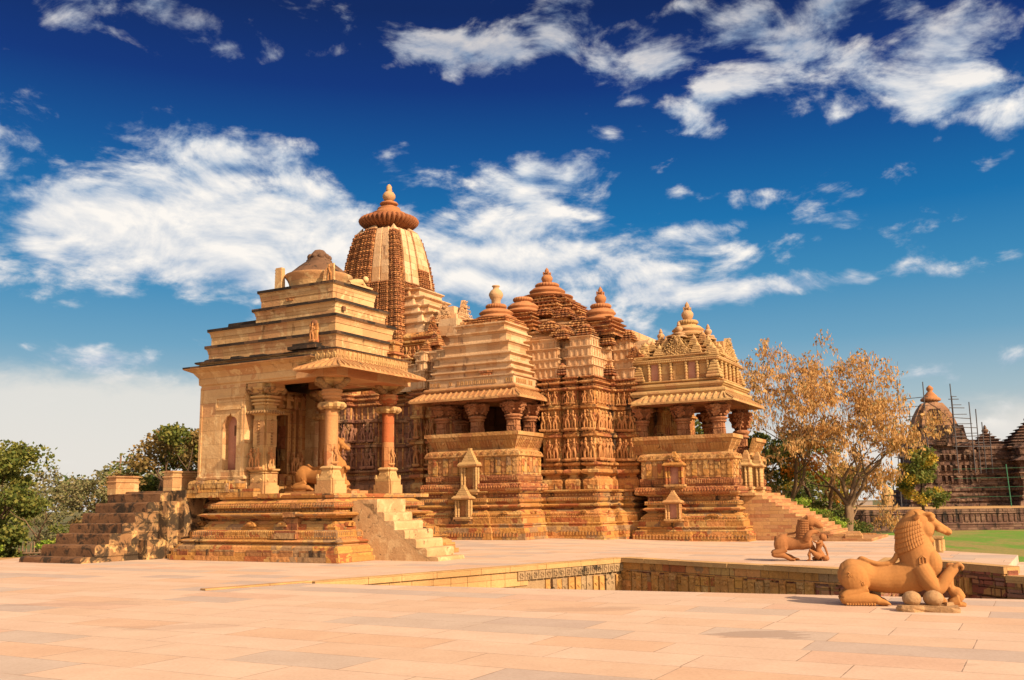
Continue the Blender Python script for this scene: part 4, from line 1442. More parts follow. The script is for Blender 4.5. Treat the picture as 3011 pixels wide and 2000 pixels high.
PA = [(-18.6, 13.0), (-18.6, 3.4), (-15.9, 3.4), (-15.9, 2.4), (-11.3, 2.4), (-11.3, 3.8), (-9.3, 3.8), (-9.3, 2.3), (-6.2, 2.3), (-6.2, -0.12), (-1.62, -0.12), (-1.62, 0.0), (0.0, 0.0), (0.0, 2.3), (2.75, 2.3), (2.75, 4.1), (3.1, 4.1), (3.1, 4.75), (3.6, 4.75), (3.6, 13.0)]
plinth(T, PA[1:-1] + [PA[-1], PA[0]], 0.0)
PB = [(3.25, 4.38), (6.15, 4.38), (6.15, 4.48), (8.65, 4.48), (8.65, 11.8), (3.25, 11.8)]
plinth(T, PB, -0.25)

# body walls
BP = [(-17.9, 13.0), (-17.9, 4.6), (-16.4, 4.6), (-16.4, 3.9), (-15.0, 3.9), (-15.0, 3.35), (-12.3, 3.35), (-12.3, 3.9), (-10.8, 3.9), (-10.8, 5.0), (-9.0, 5.0), (-9.0, 4.2), (-8.15, 4.2), (-8.15, 3.3), (-7.5, 3.3), (-7.5, 3.62), (-7.2, 3.62), (-7.2, 3.3), (-6.5, 3.3),
      (-6.5, 3.62), (-6.2, 3.62), (-6.2, 3.3), (-5.5, 3.3), (-5.5, 5.6), (-0.75, 5.6), (-0.75, 3.3), (0.24, 3.3), (0.24, 3.62), (0.52, 3.62), (0.52, 3.3), (1.16, 3.3), (1.16, 3.62), (1.44, 3.62), (1.44, 3.3), (2.06, 3.3), (2.06, 5.2), (2.24, 5.2), (2.24, 5.5),
      (3.25, 5.5), (3.25, 7.4), (3.9, 7.4), (3.9, 13.0)]
BW = [(0.05, 2.10), (-0.03, 2.16), (-0.05, 2.45), (-0.05, 2.60), (0.05, 2.72), (0.12, 2.78), (0.10, 2.86), (-0.06, 2.92), (-0.12, 2.97), (-0.12, 3.06), (-0.06, 3.12), (0.06, 3.14), (0.06, 3.26), (0.0, 3.28), (-0.11, 3.34), (-0.11, 3.41), (0.0, 3.46), (0.06, 3.48),
      (0.06, 4.58), (0.0, 4.62), (-0.09, 4.66), (-0.09, 4.76), (-0.03, 4.80), (-0.03, 4.86), (0.06, 4.88), (0.06, 5.92), (0.0, 5.95), (-0.08, 5.99), (-0.08, 6.10), (0.0, 6.14), (0.06, 6.16), (0.06, 6.80), (-0.02, 6.84), (-0.12, 6.90), (-0.12, 6.97), (0.04, 7.02), (0.05, 7.10),
      (-0.06, 7.16), (-0.12, 7.20), (-0.12, 7.25), (0.05, 7.31), (0.06, 7.36), (-0.06, 7.42), (-0.07, 7.47), (0.05, 7.50)]
mb = MB()
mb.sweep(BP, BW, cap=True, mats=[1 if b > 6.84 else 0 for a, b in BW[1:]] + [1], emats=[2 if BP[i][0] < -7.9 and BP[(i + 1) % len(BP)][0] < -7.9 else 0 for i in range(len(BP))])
row(mb, BP, 0.06, 3.16, 3.25, 0.13, 'box', 0.05, 0.55)
row(mb, BP, 0.0, 3.42, 3.46, 0.12, 'taper', 0.06, 0.6)
row(mb, BP, -0.03, 4.80, 4.86, 0.12, 'box', 0.03, 0.6)
row(mb, BP, 0.03, 7.03, 7.09, 0.13, 'box', 0.06, 0.5, mi=1)
row(mb, BP, 0.05, 7.31, 7.36, 0.13, 'box', 0.06, 0.5, mi=1)
row(mb, BP, -0.04, 2.22, 2.52, 0.55, 'gable', 0.03, 0.42)
# shallow pilasters between the figures
for (za, zb) in ((3.48, 4.6), (4.88, 5.94), (6.16, 6.82)):
    row(mb, BP, 0.06, za, zb, 0.34, 'box', 0.03, 0.22)
mb.build('carved_wall', [M['wall'], M['red'], M['wall_grey_shaded']], T)
# figures: three rows on the right part, two behind the little shrine
bays = [(-0.62, 3.3, 0), (-0.28, 3.3, 0), (0.06, 3.3, 0), (0.70, 3.3, 0), (0.99, 3.3, 0), (1.60, 3.3, 0), (1.90, 3.3, 0), (2.42, 5.5, 0), (2.72, 5.5, 0), (3.02, 5.5, 0),
        (0.38, 3.62, 0), (1.30, 3.62, 0), (2.06, 3.6, 90), (2.06, 4.0, 90), (2.06, 4.45, 90), (2.06, 4.9, 90), (3.25, 5.75, 90)]
for (za, h) in ((3.60, 0.95), (5.0, 0.88), (6.24, 0.56)):
    for (x, y, r_) in bays:
        if random.random() < 0.07:
            continue
        o_ = 0.10
        put_figure(T, x + (o_ if r_ else 0), y - (0 if r_ else o_), za + random.uniform(-0.02, 0.02), h * random.uniform(0.93, 1.05), R(r_ + random.uniform(-12, 12)))
for (za, h) in ((3.60, 0.95), (5.0, 0.88)):
    for (x, y) in ((-6.32, 3.3), (-6.85, 3.3), (-7.35, 3.62), (-7.82, 3.3), (-8.45, 4.2), (-8.8, 4.2), (-11.1, 3.9), (-11.6, 3.9), (-12.5, 3.35), (-12.9, 3.35), (-13.3, 3.35), (-13.7, 3.35), (-14.2, 3.35), (-14.7, 3.35), (-15.4, 3.9), (-15.9, 3.9)):
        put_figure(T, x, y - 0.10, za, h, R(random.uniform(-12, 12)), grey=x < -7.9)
    for y in (3.6, 3.95, 4.4, 4.8):
        if y < 4.2:
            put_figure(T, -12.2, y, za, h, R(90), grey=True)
for za in (3.48, 4.88):
    for (x, y) in ((-8.62, 4.2), (-11.35, 3.9), (-13.95, 3.35), (-14.45, 3.35), (-13.1, 3.35)):
        mb = MB()
        mb.box(x - 0.09, x + 0.09, y - 0.10, y + 0.1, za, za + 1.1)
        for k in range(5):
            mb.box(x - 0.12, x + 0.12, y - 0.13, y, za + 0.1 + 0.2 * k, za + 0.15 + 0.2 * k)
        mb.build('carved_pilaster', M['wall_grey_shaded'], T)
# pale stepped roofs over the wall bays
mb = MB()
z = 7.50
prof = [(0.04, 7.48)]
ins = 0.0
for zt in (8.02, 8.45, 8.98, 9.46):
    prof += [(ins + 0.06, z + 0.02), (ins + 0.07, zt - 0.16), (ins + 0.02, zt - 0.07), (ins - 0.03, zt - 0.045), (ins - 0.03, zt - 0.005), (ins + 0.06, zt)]
    ins += 0.07
    z = zt
prof.append((0.55, 9.62))
BU = [(-9.0, 13.0), (-9.0, 4.2), (-8.15, 4.2), (-8.15, 3.3), (-7.35, 3.3), (-7.35, 3.75), (-7.05, 3.75), (-7.05, 3.3), (-0.9, 3.3), (0.30, 3.3), (0.30, 3.75), (0.46, 3.75), (0.46, 3.3), (2.06, 3.3), (2.06, 5.2), (2.24, 5.2), (2.24, 5.5), (3.25, 5.5), (3.25, 7.4), (3.9, 7.4), (3.9, 13.0)]
BU.pop(8)
mb.sweep(BU, prof[:-1], cap=True)
for (za, zb, i_) in ((7.54, 7.9, 0.06), (8.05, 8.33, 0.13), (8.48, 8.86, 0.20), (9.0, 9.34, 0.27)):
    row(mb, BU, i_, za, zb, 0.28, 'box', 0.035, 0.28)
mb.build('bay_roof', M['white'], T)
# recess roofs beside the pale bays: layered red stone blocks
for (x, y, s_, zz, n_) in ((0.38, 3.6, 0.32, 9.35, 4), (1.3, 4.2, 0.5, 9.5, 4), (2.15, 4.95, 0.32, 9.1, 4), (0.1, 4.3, 0.52, 9.6, 4), (2.15, 4.9, 0.34, 7.6, 4), (0.38, 3.48, 0.24, 7.6, 4), (0.75, 5.0, 0.55, 10.1, 4),
                           (-0.75, 4.6, 0.5, 9.95, 4), (-0.35, 5.5, 0.5, 10.75, 4), (-1.5, 5.6, 0.45, 11.0, 3), (2.75, 6.1, 0.42, 9.4, 4), (-3.9, 5.1, 0.4, 10.6, 3)):
    mb = MB()
    hh = 0.125
    for k in range(n_):
        q = s_ * (1 - 0.13 * k)
        mb.sweep([(x - q, y - q), (x + q, y - q), (x + q, y + q), (x - q, y + q)], [(0.08, zz + hh * k), (0.08, zz + hh * k + 0.03), (-0.02, zz + hh * k + 0.055), (-0.02, zz + hh * k + 0.09), (0.06, zz + hh * (k + 1) - 0.004)])
        for e_ in (-0.5, 0.1, 0.6):
            mb.ball((x + e_ * q, y - q, zz + hh * k + 0.06), (0.09, 0.05, 0.055), 7, 4)
            mb.ball((x + q, y + e_ * q, zz + hh * k + 0.06), (0.05, 0.09, 0.055), 7, 4)
    mb.lathe(x, y, [(s_ * 0.5, zz + hh * n_ - 0.02), (s_ * 0.52, zz + hh * n_ + 0.04), (s_ * 0.30, zz + hh * n_ + 0.09), (0.03, zz + hh * n_ + 0.11)], 12)
    mb.build('roof_cluster', M['red'], T)
# great stepped hall roof
HC = (-2.53, 8.0)
mb = MB()
levels = [(4.7, 3.75, 9.35, 9.75, 0), (4.25, 3.45, 9.75, 10.12, 0), (3.75, 3.1, 10.12, 10.5, 0), (3.3, 2.75, 10.5, 10.82, 0), (2.9, 2.45, 10.82, 11.08, 1), (2.6, 2.25, 11.08, 11.3, 1),
          (2.35, 2.0, 11.3, 11.55, 1), (2.05, 1.8, 11.55, 11.8, 1), (1.8, 1.6, 11.8, 12.05, 1), (1.5, 1.4, 12.05, 12.26, 1), (1.25, 1.2, 12.26, 12.44, 1)]
for (hx_, hy_, z0, z1, mi) in levels:
    d = z1 - z0
    pl_ = [(HC[0] + a * hx_, HC[1] + b * hy_) for a, b in cross(1.0, 0.30)]
    mb.sweep(pl_, [(0.14, z0 - 0.02), (0.14, z0 + d * 0.5), (0.02, z0 + d * 0.62), (-0.03, z0 + d * 0.72), (-0.03, z1 - 0.02), (0.2, z1)], mats=[mi] * 6)
    if z0 > 11.0:
        row(mb, pl_, 0.08, z0 + 0.02, z0 + d * 0.55, 0.24, 'box', 0.06, 0.5, mi=mi)
mb.build('hall_roof', [M['white'], M['red']], T)
mb = MB()
mb.box(2.2, 3.7, 6.3, 9.5, 8.9, 9.42)
mb.box(1.7, 3.0, 6.0, 9.9, 9.4, 9.95)
mb.box(3.7, 4.3, 6.6, 9.2, 8.4, 9.2)
mb.box(0.2, 0.95, 4.6, 5.4, 9.6, 10.28)
mb.box(0.95, 1.7, 4.75, 6.4, 9.6, 10.02)
mb.box(1.1, 1.75, 5.4, 6.4, 10.0, 10.5)
mb.box(1.8, 2.3, 5.6, 6.6, 9.7, 10.4)
mb.build('roof_block', M['white'], T)


def bell(parent, x, y, z, r3, r2, r1, z2, z1, zp, rp, hp, mats, neck=True, pot=True, plain_pot=False, name='bell_roof'):
    """ribbed disc crown with optional finial pot"""
    c = grp(name, parent)
    mb = MB()
    mb.lathe(x, y, [(r3 * 0.80, z - 0.14), (r3 * 0.92, z - 0.10), (r3, z - 0.03), (r3, z), (r3 * 0.93, z + 0.03), (r2 * 0.9, z + 0.13), (r2 * 0.86, z2 - 0.10), (r2, z2 - 0.05), (r2, z2 - 0.01), (r2 * 0.95, z2 + 0.03), (r1 * 1.15, z2 + 0.16), (r1 * 0.80, z2 + 0.20), (r1 * 0.78, z1 - 0.10)], 32)
    mb.build('disc', mats[0], c)
    mb = MB()
    mb.lathe(x, y, [(r1 * 0.7, z1 - 0.13), (r1 * 0.92, z1 - 0.10), (r1, z1 - 0.03), (r1 * 0.98, z1 + 0.03), (r1 * 0.86, z1 + 0.09), (r1 * 0.5, z1 + 0.11)], 72, lobes=24, amp=0.10, lobe_from=(1, 4))
    mb.build('ribbed_disc', mats[0], c)
    if pot:
        mb = MB()
        if plain_pot:
            mb.lathe(x, y, [(rp * 0.62, zp - 0.02), (rp * 0.64, zp + hp * 0.26), (rp * 0.82, zp + hp * 0.34), (rp, zp + hp * 0.50), (rp * 0.96, zp + hp * 0.60), (rp * 0.72, zp + hp * 0.74), (rp * 0.42, zp + hp * 0.82), (rp * 0.40, zp + hp * 0.92), (rp * 0.56, zp + hp * 0.95), (rp * 0.52, zp + hp), (rp * 0.3, zp + hp)], 24)
        else:
            mb.lathe(x, y, pot_prof(zp, rp, hp), 24)
            for k in range(4):
                a = math.pi / 4 + k * math.pi / 2
                mb.obox((x + rp * 0.62 * math.cos(a), y + rp * 0.62 * math.sin(a), zp + hp * 0.62), (rp * 0.1, 0, 0), (0, rp * 0.1, 0), (0, 0, hp * 0.09))
        mb.build('finial_pot', mats[1], c)
    return c


bell(T, HC[0], HC[1], 12.55, 1.40, 0.98, 0.67, 12.88, 13.22, 13.32, 0.31, 0.92, [M['terra'], M['terra']])
bell(T, -2.75, 5.5, 11.35, 1.0, 0.82, 0.53, 11.62, 12.02, 12.1, 0.2, 0.3, [M['terra'], M['terra']], pot=False)
bell(T, 1.56, 5.6, 10.50, 1.05, 0.745, 0.54, 10.86, 11.22, 11.32, 0.29, 0.92, [M['terra'], M['terra']])
mb = MB()
for (cx_, cy_, hh, z0) in ((1.56, 5.6, 1.15, 9.6), (-2.75, 5.5, 1.25, 10.2)):
    for k in range(4):
        q = hh - 0.10 * k
        z = z0 + 0.24 * k
        mb.sweep([(cx_ - q, cy_ - q), (cx_ + q, cy_ - q), (cx_ + q, cy_ + q), (cx_ - q, cy_ + q)], [(0.1, z - 0.02), (0.1, z + 0.12), (-0.02, z + 0.18), (-0.02, z + 0.22), (0.2, z + 0.24)])
mb.build('crown_base', M['red'], T)

# ---- balcony: parapet, seat back, columns, sloping eave


def balcony(parent, poly, dz, only=None, cut=None, label=None):
    b = grp('balcony', parent, (0, 0, dz))
    mb = MB()
    mb.sweep(poly, [(0.62, 2.12), (0.45, 2.16), (0.40, 2.22), (0.40, 2.46), (0.46, 2.50), (0.64, 2.53), (0.64, 2.60)], cap=False)
    mb.sweep(poly, [(0.64, 2.55), (0.60, 2.58), (0.60, 2.87), (0.66, 2.90), (0.68, 2.91)], cap=True)
    row(mb, poly, 0.40, 2.25, 2.43, 0.13, 'loz', 0.035, 0.9)
    row(mb, poly, 0.60, 2.61, 2.85, 0.17, 'pair', 0.035, 0.9)
    mb.build('base_frieze', M['red'], b)
    mb = MB()
    mb.sweep(poly, [(0.68, 2.88), (0.68, 3.74)], cap=True)
    mb.build('parapet_wall', M['seat'], b)
    for i, (a, c, o) in enumerate(edges_of(poly, 0.68)):
        if not (o.y < -0.5 or o.x > 0.5):
            continue
        L = (c - a).length
        n = max(2, int(L / 0.27))
        d = (c - a).normalized()
        if L < 1.0:
            continue
        for s_ in range(2):
            mb = MB()
            for k in range(s_, n, 2):
                p = a + d * (L * (k + 0.5) / n)
                dep = 0.035 + 0.03 * (k % 2) + random.uniform(0, 0.012)
                w = L / n * 0.46
                C = Vector((p.x, p.y, 3.31))
                D, O = Vector((d.x, d.y, 0)), Vector((o.x, o.y, 0))
                mb.obox(C, D * w, Vector((0, 0, 0.40)), O * dep)
                for zz in (-0.22, 0.05, 0.28):
                    if random.random() < 0.7:
                        mb.obox(C + O * (dep + 0.012) + Vector((0, 0, zz)), D * 0.055 + Vector((0, 0, 0.06)), D * 0.055 - Vector((0, 0, 0.06)), O * -0.02, tx=0.6)
            mb.build('parapet_panel', M[('seat', 'plinth')[s_]], b)
    mb = MB()
    mb.sweep(poly, [(0.62, 3.70), (0.54, 3.76), (0.56, 3.86), (0.62, 3.97), (0.76, 4.05), (0.9, 4.07)], cap=True)
    row(mb, poly, 0.62, 3.79, 3.98, 0.40, 'arch', 0.07, 0.75)
    row(mb, poly, 0.585, 3.74, 3.80, 0.14, 'taper', 0.05, 0.6)
    mb.build('moulded_rail', M['seat'], b)
    return b


def seat_back(parent, pts, dz, name='seat_back'):
    """leaning back of the bench along an open run of points; leans outward to the right-hand side of travel"""
    mb = MB()
    P = [Vector(p) for p in pts]
    n = len(P)
    nr = []
    for i in range(n - 1):
        d = (P[i + 1] - P[i]).normalized()
        nr.append(Vector((d.y, -d.x)))

    def off(i, o):
        if i == 0:
            return P[0] + nr[0] * o
        if i == n - 1:
            return P[-1] + nr[-1] * o
        return P[i] + (nr[i - 1] + nr[i]) * o
    pr = [(-0.10, 4.03), (0.0, 4.03), (0.02, 4.16), (0.30, 4.68), (0.36, 4.69), (0.36, 4.86), (0.16, 4.87), (-0.10, 4.10)]
    for i in range(n - 1):
        L = (P[i + 1] - P[i]).length
        for k in range(len(pr) - 1):
            a, b = off(i, pr[k][0]), off(i + 1, pr[k][0])
            c, d = off(i + 1, pr[k + 1][0]), off(i, pr[k + 1][0])
            mb.face([(a.x, a.y, pr[k][1]), (b.x, b.y, pr[k][1]), (c.x, c.y, pr[k + 1][1]), (d.x, d.y, pr[k + 1][1])])
        d = (P[i + 1] - P[i]).normalized()
        D, O = Vector((d.x, d.y, 0)), Vector((nr[i].x, nr[i].y, 0))
        up = (O * 0.28 + Vector((0, 0, 0.52)))
        m = int(L / 0.16)
        for k in range(m):
            p = P[i] + d * (L * (k + 0.5) / m)
            C = Vector((p.x, p.y, 4.42)) + O * 0.16
            N = up.cross(D).normalized()
            if N.dot(O) < 0:
                N = -N
            if k % 4 != 3:
                mb.obox(C + N * 0.018, D * 0.028, up * 0.40, N * 0.02)
            else:
                mb.obox(C + N * 0.012, (D * 0.07 + up * 0.13), (D * 0.07 - up * 0.13), N * 0.02, tx=0.5)
    for i in (0, n - 1):
        f = [(off(i, a).x, off(i, a).y, z) for a, z in pr]
        mb.face(f if i else list(reversed(f)))
    return mb.build(name, M['seat'], parent, loc=(0, 0, dz))


def small_column(parent, x, y, z0, z1, mat, hw=0.24):
    c = grp('column', parent, (x, y, 0))
    H = z1 - z0
    f = lambda t: z0 + H * t
    mb = MB()
    mb.sweep(cross(hw, hw * 0.28), [(0, z0), (0, f(0.48)), (-0.03, f(0.49)), (0.0, f(0.50)), (0, f(0.60))])
    row(mb, sq(hw), 0.0, f(0.2), f(0.46), hw * 0.9, 'box', 0.015, 0.7)
    mb.build('shaft', mat, c)
    mb = MB()
    mb.lathe(0, 0, [(hw * 1.05, f(0.595)), (hw * 1.4, f(0.605)), (hw * 1.5, f(0.625)), (hw * 1.2, f(0.64)), (hw * 1.45, f(0.65)), (hw * 1.65, f(0.67)), (hw * 1.7, f(0.69)), (hw * 1.35, f(0.71))], 18)
    mb.build('ring_moulding', mat, c)
    mb = MB()
    mb.sweep(cross(hw * 2.25, hw * 1.35), [(hw * 1.1, f(0.70)), (hw * 0.5, f(0.78)), (0.08, f(0.88)), (0.0, f(0.90)), (0.0, f(0.94)), (hw * 0.6, f(0.945)), (hw * 0.6, f(1.0))])
    for k in range(22):
        a = random.uniform(-0.9, 0.9) * hw
        z = random.uniform(0.74, 0.90)
        r_ = hw * (1.2 + (z - 0.72) * 5.5)
        for (ax, ay) in ((1, 0), (0, -1), (-1, 0)):
            mb.ball((ax * r_ + ay * a, ay * r_ + ax * a, f(z)), (0.07, 0.07, 0.06), 6, 4)
    mb.build('capital', mat, c)
    return c


M['darkcol'] = stone('porch_column_stone', [(0.38, 0.175, 0.08), (0.33, 0.135, 0.06), (0.43, 0.22, 0.10)], 0, 0, 0, 0.35, carve=0.6, cscale=9)
# side balcony of the hall
CB = [(-6.15, 0.0), (0.0, 0.0), (0.0, 3.6), (-6.15, 3.6)]
b1 = balcony(T, CB, 0.0)
seat_back(b1, [(-5.27, 3.3), (-5.27, 0.94), (-0.94, 0.94), (-0.94, 3.45)], 0.0)
for (x, y) in ((-5.15, 1.5), (-3.24, 1.5), (-1.30, 1.5), (-1.30, 3.2), (-5.15, 3.2)):
    small_column(b1, x, y, 4.05, 6.38, M['darkcol'], 0.26)
mb = MB()
mb.box(-5.5, -0.99, 1.0, 1.85, 6.34, 6.80)
mb.box(-1.65, -0.99, 1.85, 4.5, 6.34, 6.80)
mb.box(-5.5, -4.8, 1.85, 4.5, 6.34, 6.80)
mb.box(-4.8, -1.65, 1.85, 5.5, 6.50, 6.62)
mb.build('beam', M['darkcol'], b1)
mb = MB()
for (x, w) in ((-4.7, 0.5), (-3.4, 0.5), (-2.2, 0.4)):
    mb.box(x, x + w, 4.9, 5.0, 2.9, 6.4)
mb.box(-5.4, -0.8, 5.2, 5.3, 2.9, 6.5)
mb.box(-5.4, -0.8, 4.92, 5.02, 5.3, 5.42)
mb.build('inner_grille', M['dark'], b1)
mb = MB()
eave(mb, [(-6.75, 0.0), (0.0, 0.0), (0.0, 4.2), (-6.75, 4.2)], 0.36, 6.47, 0.95, 6.88, 0.09, 0.30)
mb.build('eave', M['tile'], b1)
RB = [(-6.62, 0.0), (0.0, 0.0), (0.0, 6.5), (-6.62, 6.5)]
mb = MB()
mb.sweep(RB, [(0.95, 6.80), (0.86, 6.86), (0.80, 6.92), (0.79, 6.98), (0.84, 7.05), (0.98, 7.08)], cap=False)
mb.build('roll_moulding', M['tile'], b1)
mb = MB()
mb.sweep(RB, [(1.0, 7.06), (1.0, 7.46), (0.92, 7.50), (0.92, 7.55)], cap=True, emats=None)
row(mb, RB, 1.0, 7.14, 7.40, 0.21, 'pair', 0.03, 0.75, jitter=0.3, mi=1)
mb.build('lattice_band', [M['white'], M['seat']], b1)
mb = MB()
tiers = [(1.08, 7.52, 7.88), (1.16, 7.88, 8.23), (1.27, 8.23, 8.68), (1.45, 8.68, 9.25), (1.63, 9.25, 9.81), (1.86, 9.81, 10.26)]
for (i_, z0, z1) in tiers:
    d = z1 - z0
    mb.sweep(RB, [(i_ + 0.08, z0 - 0.01), (i_ + 0.12, z0 + d * 0.45), (i_ + 0.10, z0 + d * 0.66), (i_ + 0.02, z1 - 0.10), (i_ - 0.035, z1 - 0.07), (i_ - 0.035, z1 - 0.012), (i_ + 0.16, z1 + 0.004)])
mb.build('roof_tier', M['white'], b1)
mb = MB()
mb.box(-2.9, -2.15, 1.05, 1.3, 7.50, 7.56)
mb.box(-2.8, -2.25, 1.02, 1.3, 7.56, 7.70)
mb.box(-2.85, -2.2, 1.0, 1.35, 7.70, 7.78)
mb.build('roof_niche', M['red'], b1)
mb = MB()
for k in range(3):
    q = 1.36 - 0.09 * k
    mb.sweep([(-3.3 - q, 3.5 - q), (-3.3 + q, 3.5 - q), (-3.3 + q, 3.5 + q), (-3.3 - q, 3.5 + q)], [(0.1, 10.25 + 0.13 * k), (-0.02, 10.30 + 0.13 * k), (-0.02, 10.35 + 0.13 * k), (0.2, 10.39 + 0.13 * k)])
mb.build('crown_base', M['red'], b1)
for k in range(10):
    mb = MB()
    x, y = -3.3 + random.uniform(-1.4, 1.1), 3.5 + random.uniform(-1.5, -1.2)
    mb.box(x, x + 0.3, y, y + 0.3, 10.25, 10.25 + random.uniform(0.08, 0.22), taper=0.03)
    mb.build('loose_stone', M['red'], b1)
bell(b1, -3.24, 3.5, 10.74, 1.03, 0.865, 0.545, 11.02, 11.36, 11.44, 0.365, 1.0, [M['terra'], M['pot']], plain_pot=True)

# entrance porch on the right
DZ = -0.27
EB = [(2.9, 4.40), (8.62, 4.40), (8.62, 6.9), (2.9, 6.9)]
b2 = grp('porch', T)
bb = balcony(b2, EB, DZ)
EB2 = [(6.0, 9.0), (8.62, 9.0), (8.62, 11.4), (6.0, 11.4)]
bc = balcony(b2, EB2, DZ)
seat_back(bb, [(3.2, 5.34), (7.70, 5.34), (7.70, 6.7)], 0.0)
seat_back(bc, [(7.70, 9.2), (7.70, 11.2)], 0.0)
for (x, y) in ((3.35, 5.9), (5.46, 5.9), (7.17, 5.9), (7.10, 10.1), (5.46, 10.1), (3.4, 10.1)):
    small_column(b2, x, y, 3.78 if (x, y) != (7.10, 10.1) else 2.4, 6.12, M['darkcol'], 0.25)
mb = MB()
mb.box(3.0, 7.58, 5.46, 6.25, 6.08, 6.46)
mb.box(6.80, 7.58, 6.25, 10.0, 6.08, 6.46)
mb.box(3.0, 6.80, 9.75, 10.45, 6.08, 6.38)
mb.box(3.0, 6.80, 6.25, 9.75, 6.28, 6.40)
mb.build('beam', M['darkcol'], b2)
mb = MB()
mb.box(3.3, 8.0, 5.3, 10.9, 1.9, 2.05)
mb.build('porch_floor', M['plinth'], b2)
mb = MB()
eave(mb, [(2.86, 4.40), (8.62, 4.40), (8.62, 11.0), (2.86, 11.0)], 0.42, 6.17, 1.02, 6.54, 0.09, 0.30, ribh=0.07)
mb.build('eave', M['buff'], b2)
ER = [(2.15, 4.40), (8.65, 4.40), (8.65, 11.1), (2.15, 11.1)]
mb = MB()
mb.sweep(ER, [(1.0, 6.50), (0.96, 6.58), (0.92, 6.64), (0.93, 6.72), (1.02, 6.78), (1.12, 6.80)], cap=False)
mb.sweep(ER, [(1.14, 6.76), (1.12, 6.84), (1.04, 6.90), (1.04, 6.94), (0.97, 6.97), (0.97, 7.05), (1.25, 7.10)], cap=True)
mb.build('cornice', M['buff'], b2)
EU = [(3.05, 5.72), (7.30, 5.72), (7.30, 10.1), (3.05, 10.1)]
mb = MB()
mb.sweep(EU, [(-0.02, 7.08), (-0.02, 7.14), (0.05, 7.16), (-0.06, 7.22), (-0.06, 7.27), (0.1, 7.30)], cap=True)
mb.sweep(EU, [(0.12, 7.28), (0.12, 8.14)], cap=False)
mb.sweep(EU, [(0.1, 8.10), (-0.06, 8.15), (-0.06, 8.20), (0.02, 8.22), (-0.02, 8.26), (-0.02, 8.31), (0.1, 8.34)], cap=True)
row(mb, EU, 0.0, 8.16, 8.22, 0.10, 'box', 0.07, 0.6)
mb.build('upper_storey', M['buff'], b2)
pc = [M['buff'], M['paint'], M['seat'], M['buff'], M['paint']]
for (x, y) in [(q, 5.76) for q in (3.9, 4.45, 5.0, 5.75, 6.30, 6.82)] + [(7.26, q) for q in (6.5, 7.2, 7.9, 8.6, 9.3)]:
    mb = MB()
    mb.tube([(x, y, 7.28), (x, y, 8.14)], 0.065, 8)
    for q in range(6):
        mb.lathe(x, y, [(0.065, 7.33 + 0.14 * q), (0.10, 7.345 + 0.14 * q), (0.10, 7.365 + 0.14 * q), (0.065, 7.38 + 0.14 * q)], 8, cap=False)
    mb.build('colonnette', M['buff'], b2)
for (a, b_, k) in ((4.0, 4.36, 1), (4.54, 4.9, 2), (5.1, 5.66, 0), (5.85, 6.2, 1), (6.4, 6.73, 0)):
    mb = MB()
    mb.box(a, b_, 5.815, 5.86, 7.32, 8.10)
    mb.build('panel', [M['seat'], M['paint'], M['buff']][k], b2)


def kuta(mb, x, y, z, s_, n=5, h=0.11, pot=False):
    for k in range(n):
        q = s_ * (1 - 0.13 * k)
        zz = z + h * k
        mb.sweep([(x - q, y - q), (x + q, y - q), (x + q, y + q), (x - q, y + q)], [(0.03, zz), (0.0, zz + h * 0.3), (0.0, zz + h * 0.7), (s_ * 0.12, zz + h * 0.98)])
    mb.lathe(x, y, [(s_ * 0.5, z + n * h), (s_ * 0.55, z + n * h + 0.05), (s_ * 0.35, z + n * h + 0.09), (s_ * 0.12, z + n * h + 0.18), (0.01, z + n * h + 0.24)], 10)


mb = MB()
kuta(mb, 3.40, 5.82, 7.28, 0.30, 5, 0.13)
kuta(mb, 7.12, 5.84, 7.28, 0.34, 5, 0.15)
kuta(mb, 7.14, 9.95, 7.28, 0.3, 5, 0.13)
CX, CY = 5.32, 7.75
for k, (h_, z) in enumerate(((2.0, 8.32), (1.82, 8.52), (1.64, 8.72), (1.46, 8.92), (1.28, 9.12), (1.10, 9.30), (0.92, 9.48))):
    pl_ = [(CX + a, CY + b_) for a, b_ in cross(h_, h_ * 0.2)]
    mb.sweep(pl_, [(0.09, z - 0.02), (0.09, z + 0.08), (-0.03, z + 0.12), (-0.03, z + 0.17), (0.12, z + 0.20)])
for (ex, ey, zz_, ss_) in ((-0.92, -1.75, 8.52, 0.26), (0.95, -1.75, 8.52, 0.26), (1.72, -1.72, 8.34, 0.28), (-1.72, -1.72, 8.34, 0.28), (1.78, -0.9, 8.5, 0.24), (1.78, 0.9, 8.5, 0.24), (0.7, -1.4, 8.94, 0.22), (-0.7, -1.4, 8.94, 0.22), (1.4, -1.38, 8.8, 0.24), (-1.4, -1.38, 8.8, 0.24), (1.42, -0.6, 8.94, 0.2), (1.05, -1.08, 9.14, 0.2), (-1.05, -1.08, 9.14, 0.2)):
    kuta(mb, CX + ex, CY + ey, zz_, ss_, 4, 0.09)
kuta(mb, 3.6, 6.2, 8.32, 0.36, 5, 0.15)
kuta(mb, 3.35, 6.0, 8.32, 0.24, 4, 0.10)
kuta(mb, 6.9, 6.1, 8.32, 0.28, 4, 0.12)
kuta(mb, 6.95, 9.6, 8.32, 0.3, 5, 0.14)
mb.build('stepped_roof', M['buff'], b2)
bell(b2, CX, CY, 9.72, 0.95, 0.80, 0.53, 9.98, 10.36, 10.45, 0.30, 0.98, [M['buff'], M['pot']])
